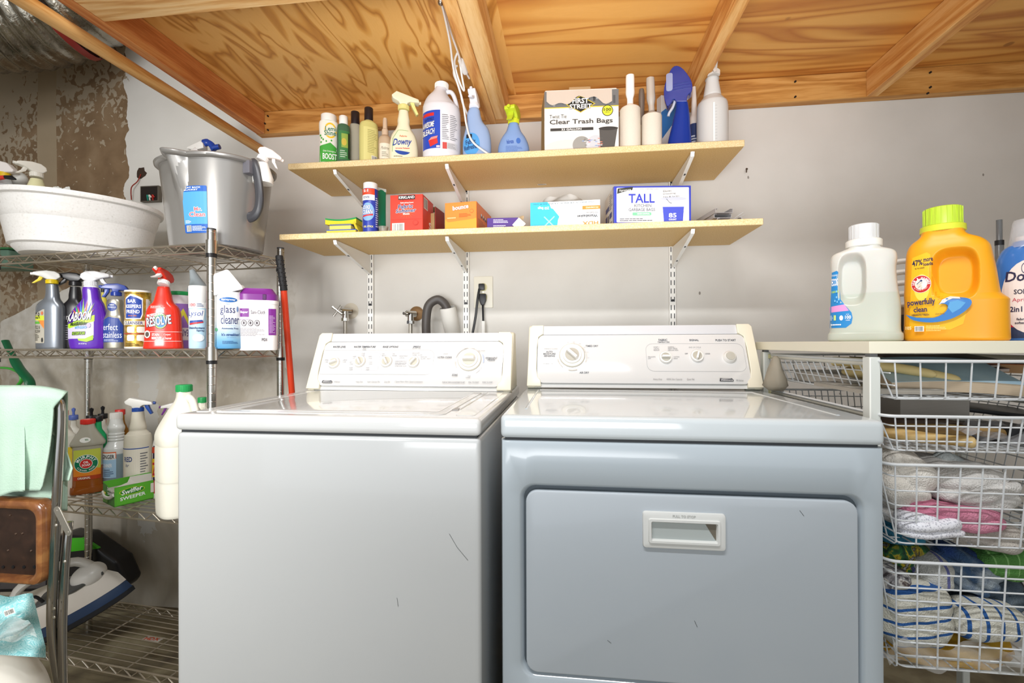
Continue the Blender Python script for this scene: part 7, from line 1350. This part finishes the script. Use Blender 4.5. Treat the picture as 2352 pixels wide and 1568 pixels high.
L.line([(cx-R_*.3, cy-R_*.3), (cx-R_*.05, cy+R_*.0), (cx+R_*.12, cy-R_*.25), (cx-R_*.02, cy-R_*.45)], R_*.14, 'F0D8C4'); L.line([(cx-R_*.34, cy-R_*.02), (cx+R_*.05, cy+R_*.4)], R_*.07, '2A3A6A'); L.poly([(cx-R_*.05, cy+R_*.42), (cx+R_*.08, cy+R_*.55), (cx+R_*.22, cy+R_*.38), (cx+R_*.08, cy+R_*.26)], '2A3A6A')
L.text('powerfully', -h*.92, H*.255, -h*.38, H*.315, '2E2A5E', True, .05); L.text('clean', -h*.80, H*.215, -h*.54, H*.255, '2E2A5E', True, .03); L.text('VIBRANTLY FRESH', -h*.84, H*.185, -h*.50, H*.20, '3A2E3E', True)
L.poly(crom([(-h*.95, H*.20), (-h*.80, H*.155), (-h*.45, H*.135), (-h*.1, H*.155), (h*.15, H*.20), (h*.30, H*.255), (h*.27, H*.295), (h*.05, H*.315), (-h*.12, H*.315), (-h*.24, H*.29), (-h*.31, H*.265), (-h*.24, H*.27), (-h*.14, H*.255), (-h*.18, H*.21), (-h*.4, H*.17), (-h*.75, H*.175)], 3), '3C7FC8'); L.poly([(-h*.31, H*.262), (-h*.24, H*.30), (-h*.10, H*.325), (h*.08, H*.315), (h*.10, H*.30), (-h*.05, H*.305), (-h*.15, H*.29), (-h*.20, H*.275), (-h*.26, H*.275)], 'E6EEF4'); L.poly([(-h*.14, H*.24), (-h*.10, H*.28), (h*.05, H*.29), (h*.2, H*.27), (h*.1, H*.23), (-h*.05, H*.2)], '5FA6DC'); L.text('clean burst', -h*.38, H*.19, -h*.20, H*.205, '8A6A2E')
L.bars(-h*.78, H*.07, -h*.60, H*.11); L.text('105', -h*.95, H*.085, -h*.84, H*.11, 'F6E2A8', True); L.lines(-h*.56, H*.07, -h*.15, H*.115, 4, 'F6D880', .5); L.apply(t, lambda x, y, o: sf(x*.955+h*.035, y, o))
# blue softener jug
x_c = 2368; t, W, H = sh('softener_jug', 'blue fabric softener jug with clear cap cut off by the right edge', 'jug', 2272, 2464, 504, -.77, .0); h = W/2
o, sf = body(t, [(0, h*.95, h*.6), (.004, h, h*.62), (H*.12, h*.97, h*.62), (H*.3, h*.86, h*.58), (H*.5, h*.9, h*.56), (H*.66, h*.88, h*.54), (H*.76, h*.72, h*.5), (H*.80, h*.5, h*.46), (H*.82, h*.46, h*.44)], M('3B74BE', .2, coat=.4), n=2.6)
cap(t, 0, H*.79, H*.86, h*.40, M('F0E4DE', .3), name='spout'); b = MB(); b.lathe([(h*.60, H*.77), (h*.58, H*.80), (h*.47, H*.985), (h*.44, H), (.001, H)], 32); b.build('clear_cap', M('E6E9F0', .08, alpha=.35, coat=1), t)
L = Lab(.006); L.rect(-h*.95, H*.02, h*.9, H*.11, '2C3A5A'); L.rect(-h*.93, H*.11, h*.9, H*.20, 'C4253A'); L.ell(-h*.05, H*.36, h*.68, H*.30, 'F2E4DC'); L.ell(-h*.15, H*.59, h*.09, H*.045, '6A6478'); L.ell(-h*.15, H*.59, h*.07, H*.035, 'F2E4DC'); L.text('Downy', -h*.62, H*.46, h*.5, H*.57, '2E2A4A', True, 0, .1); L.text('SOFTENER', -h*.42, H*.38, h*.4, H*.42, '3A364A', True); L.text('April Fresh', -h*.46, H*.31, h*.3, H*.35, 'C9485A'); L.text('2in1', -h*.52, H*.235, -h*.22, H*.28, '2E2A4A', True); L.text('fabric', -h*.36, H*.165, -h*.1, H*.185, '3A364A', True); L.text('softener', -h*.4, H*.135, -h*.06, H*.155, '3A364A', True); L.apply(t, sf)
# folded cloth and bottle behind
t = thing('folded_cloth', 'folded white cloth stack seen between the two big jugs', 'cloth', (at(2074, 700, -.56).x, -.50, z0+.0)); H = at(2074, 592, -.56).z-z0
for k in range(5):
    b = MB(); z = H*(.42+.13*k); b.tube(crom([(-.03, -.05, z), (.0, -.062, z+.004), (.03, -.055, z+.002), (.06, -.04, z)], 4), .0095, 12, flat=.75); b.build('fold', M('D9D5CE', .85, bump=.4), t)
b = MB(); b.box(-.03, -.05, 0, .06, .05, H*.42, .004); b.build('base_bundle', M('B9A58C', .8, bump=.4), t); b = MB(); b.box(-.02, -.054, H*.12, .03, -.049, H*.32, .002); b.build('dark_band', M('2A2626', .7), t)
t, W, H = sh('clear_tube', 'clear and black stacked tube behind the blue softener jug', 'tube', 2284, 2306, 505, -.50, 0); r = W/2; b = MB(); b.lathe([(r, 0), (r, H*.8), (r*.7, H*.82), (r*.7, H), (r*.6, H), (.001, H*.99)], 20); b.build('body', M('6E7072', .2, alpha=.75), t); b = MB()
b.cyl((0, 0, H*.79), (0, 0, H*.83), r*1.05, seg=20); b.build('band', BLACKP, t)
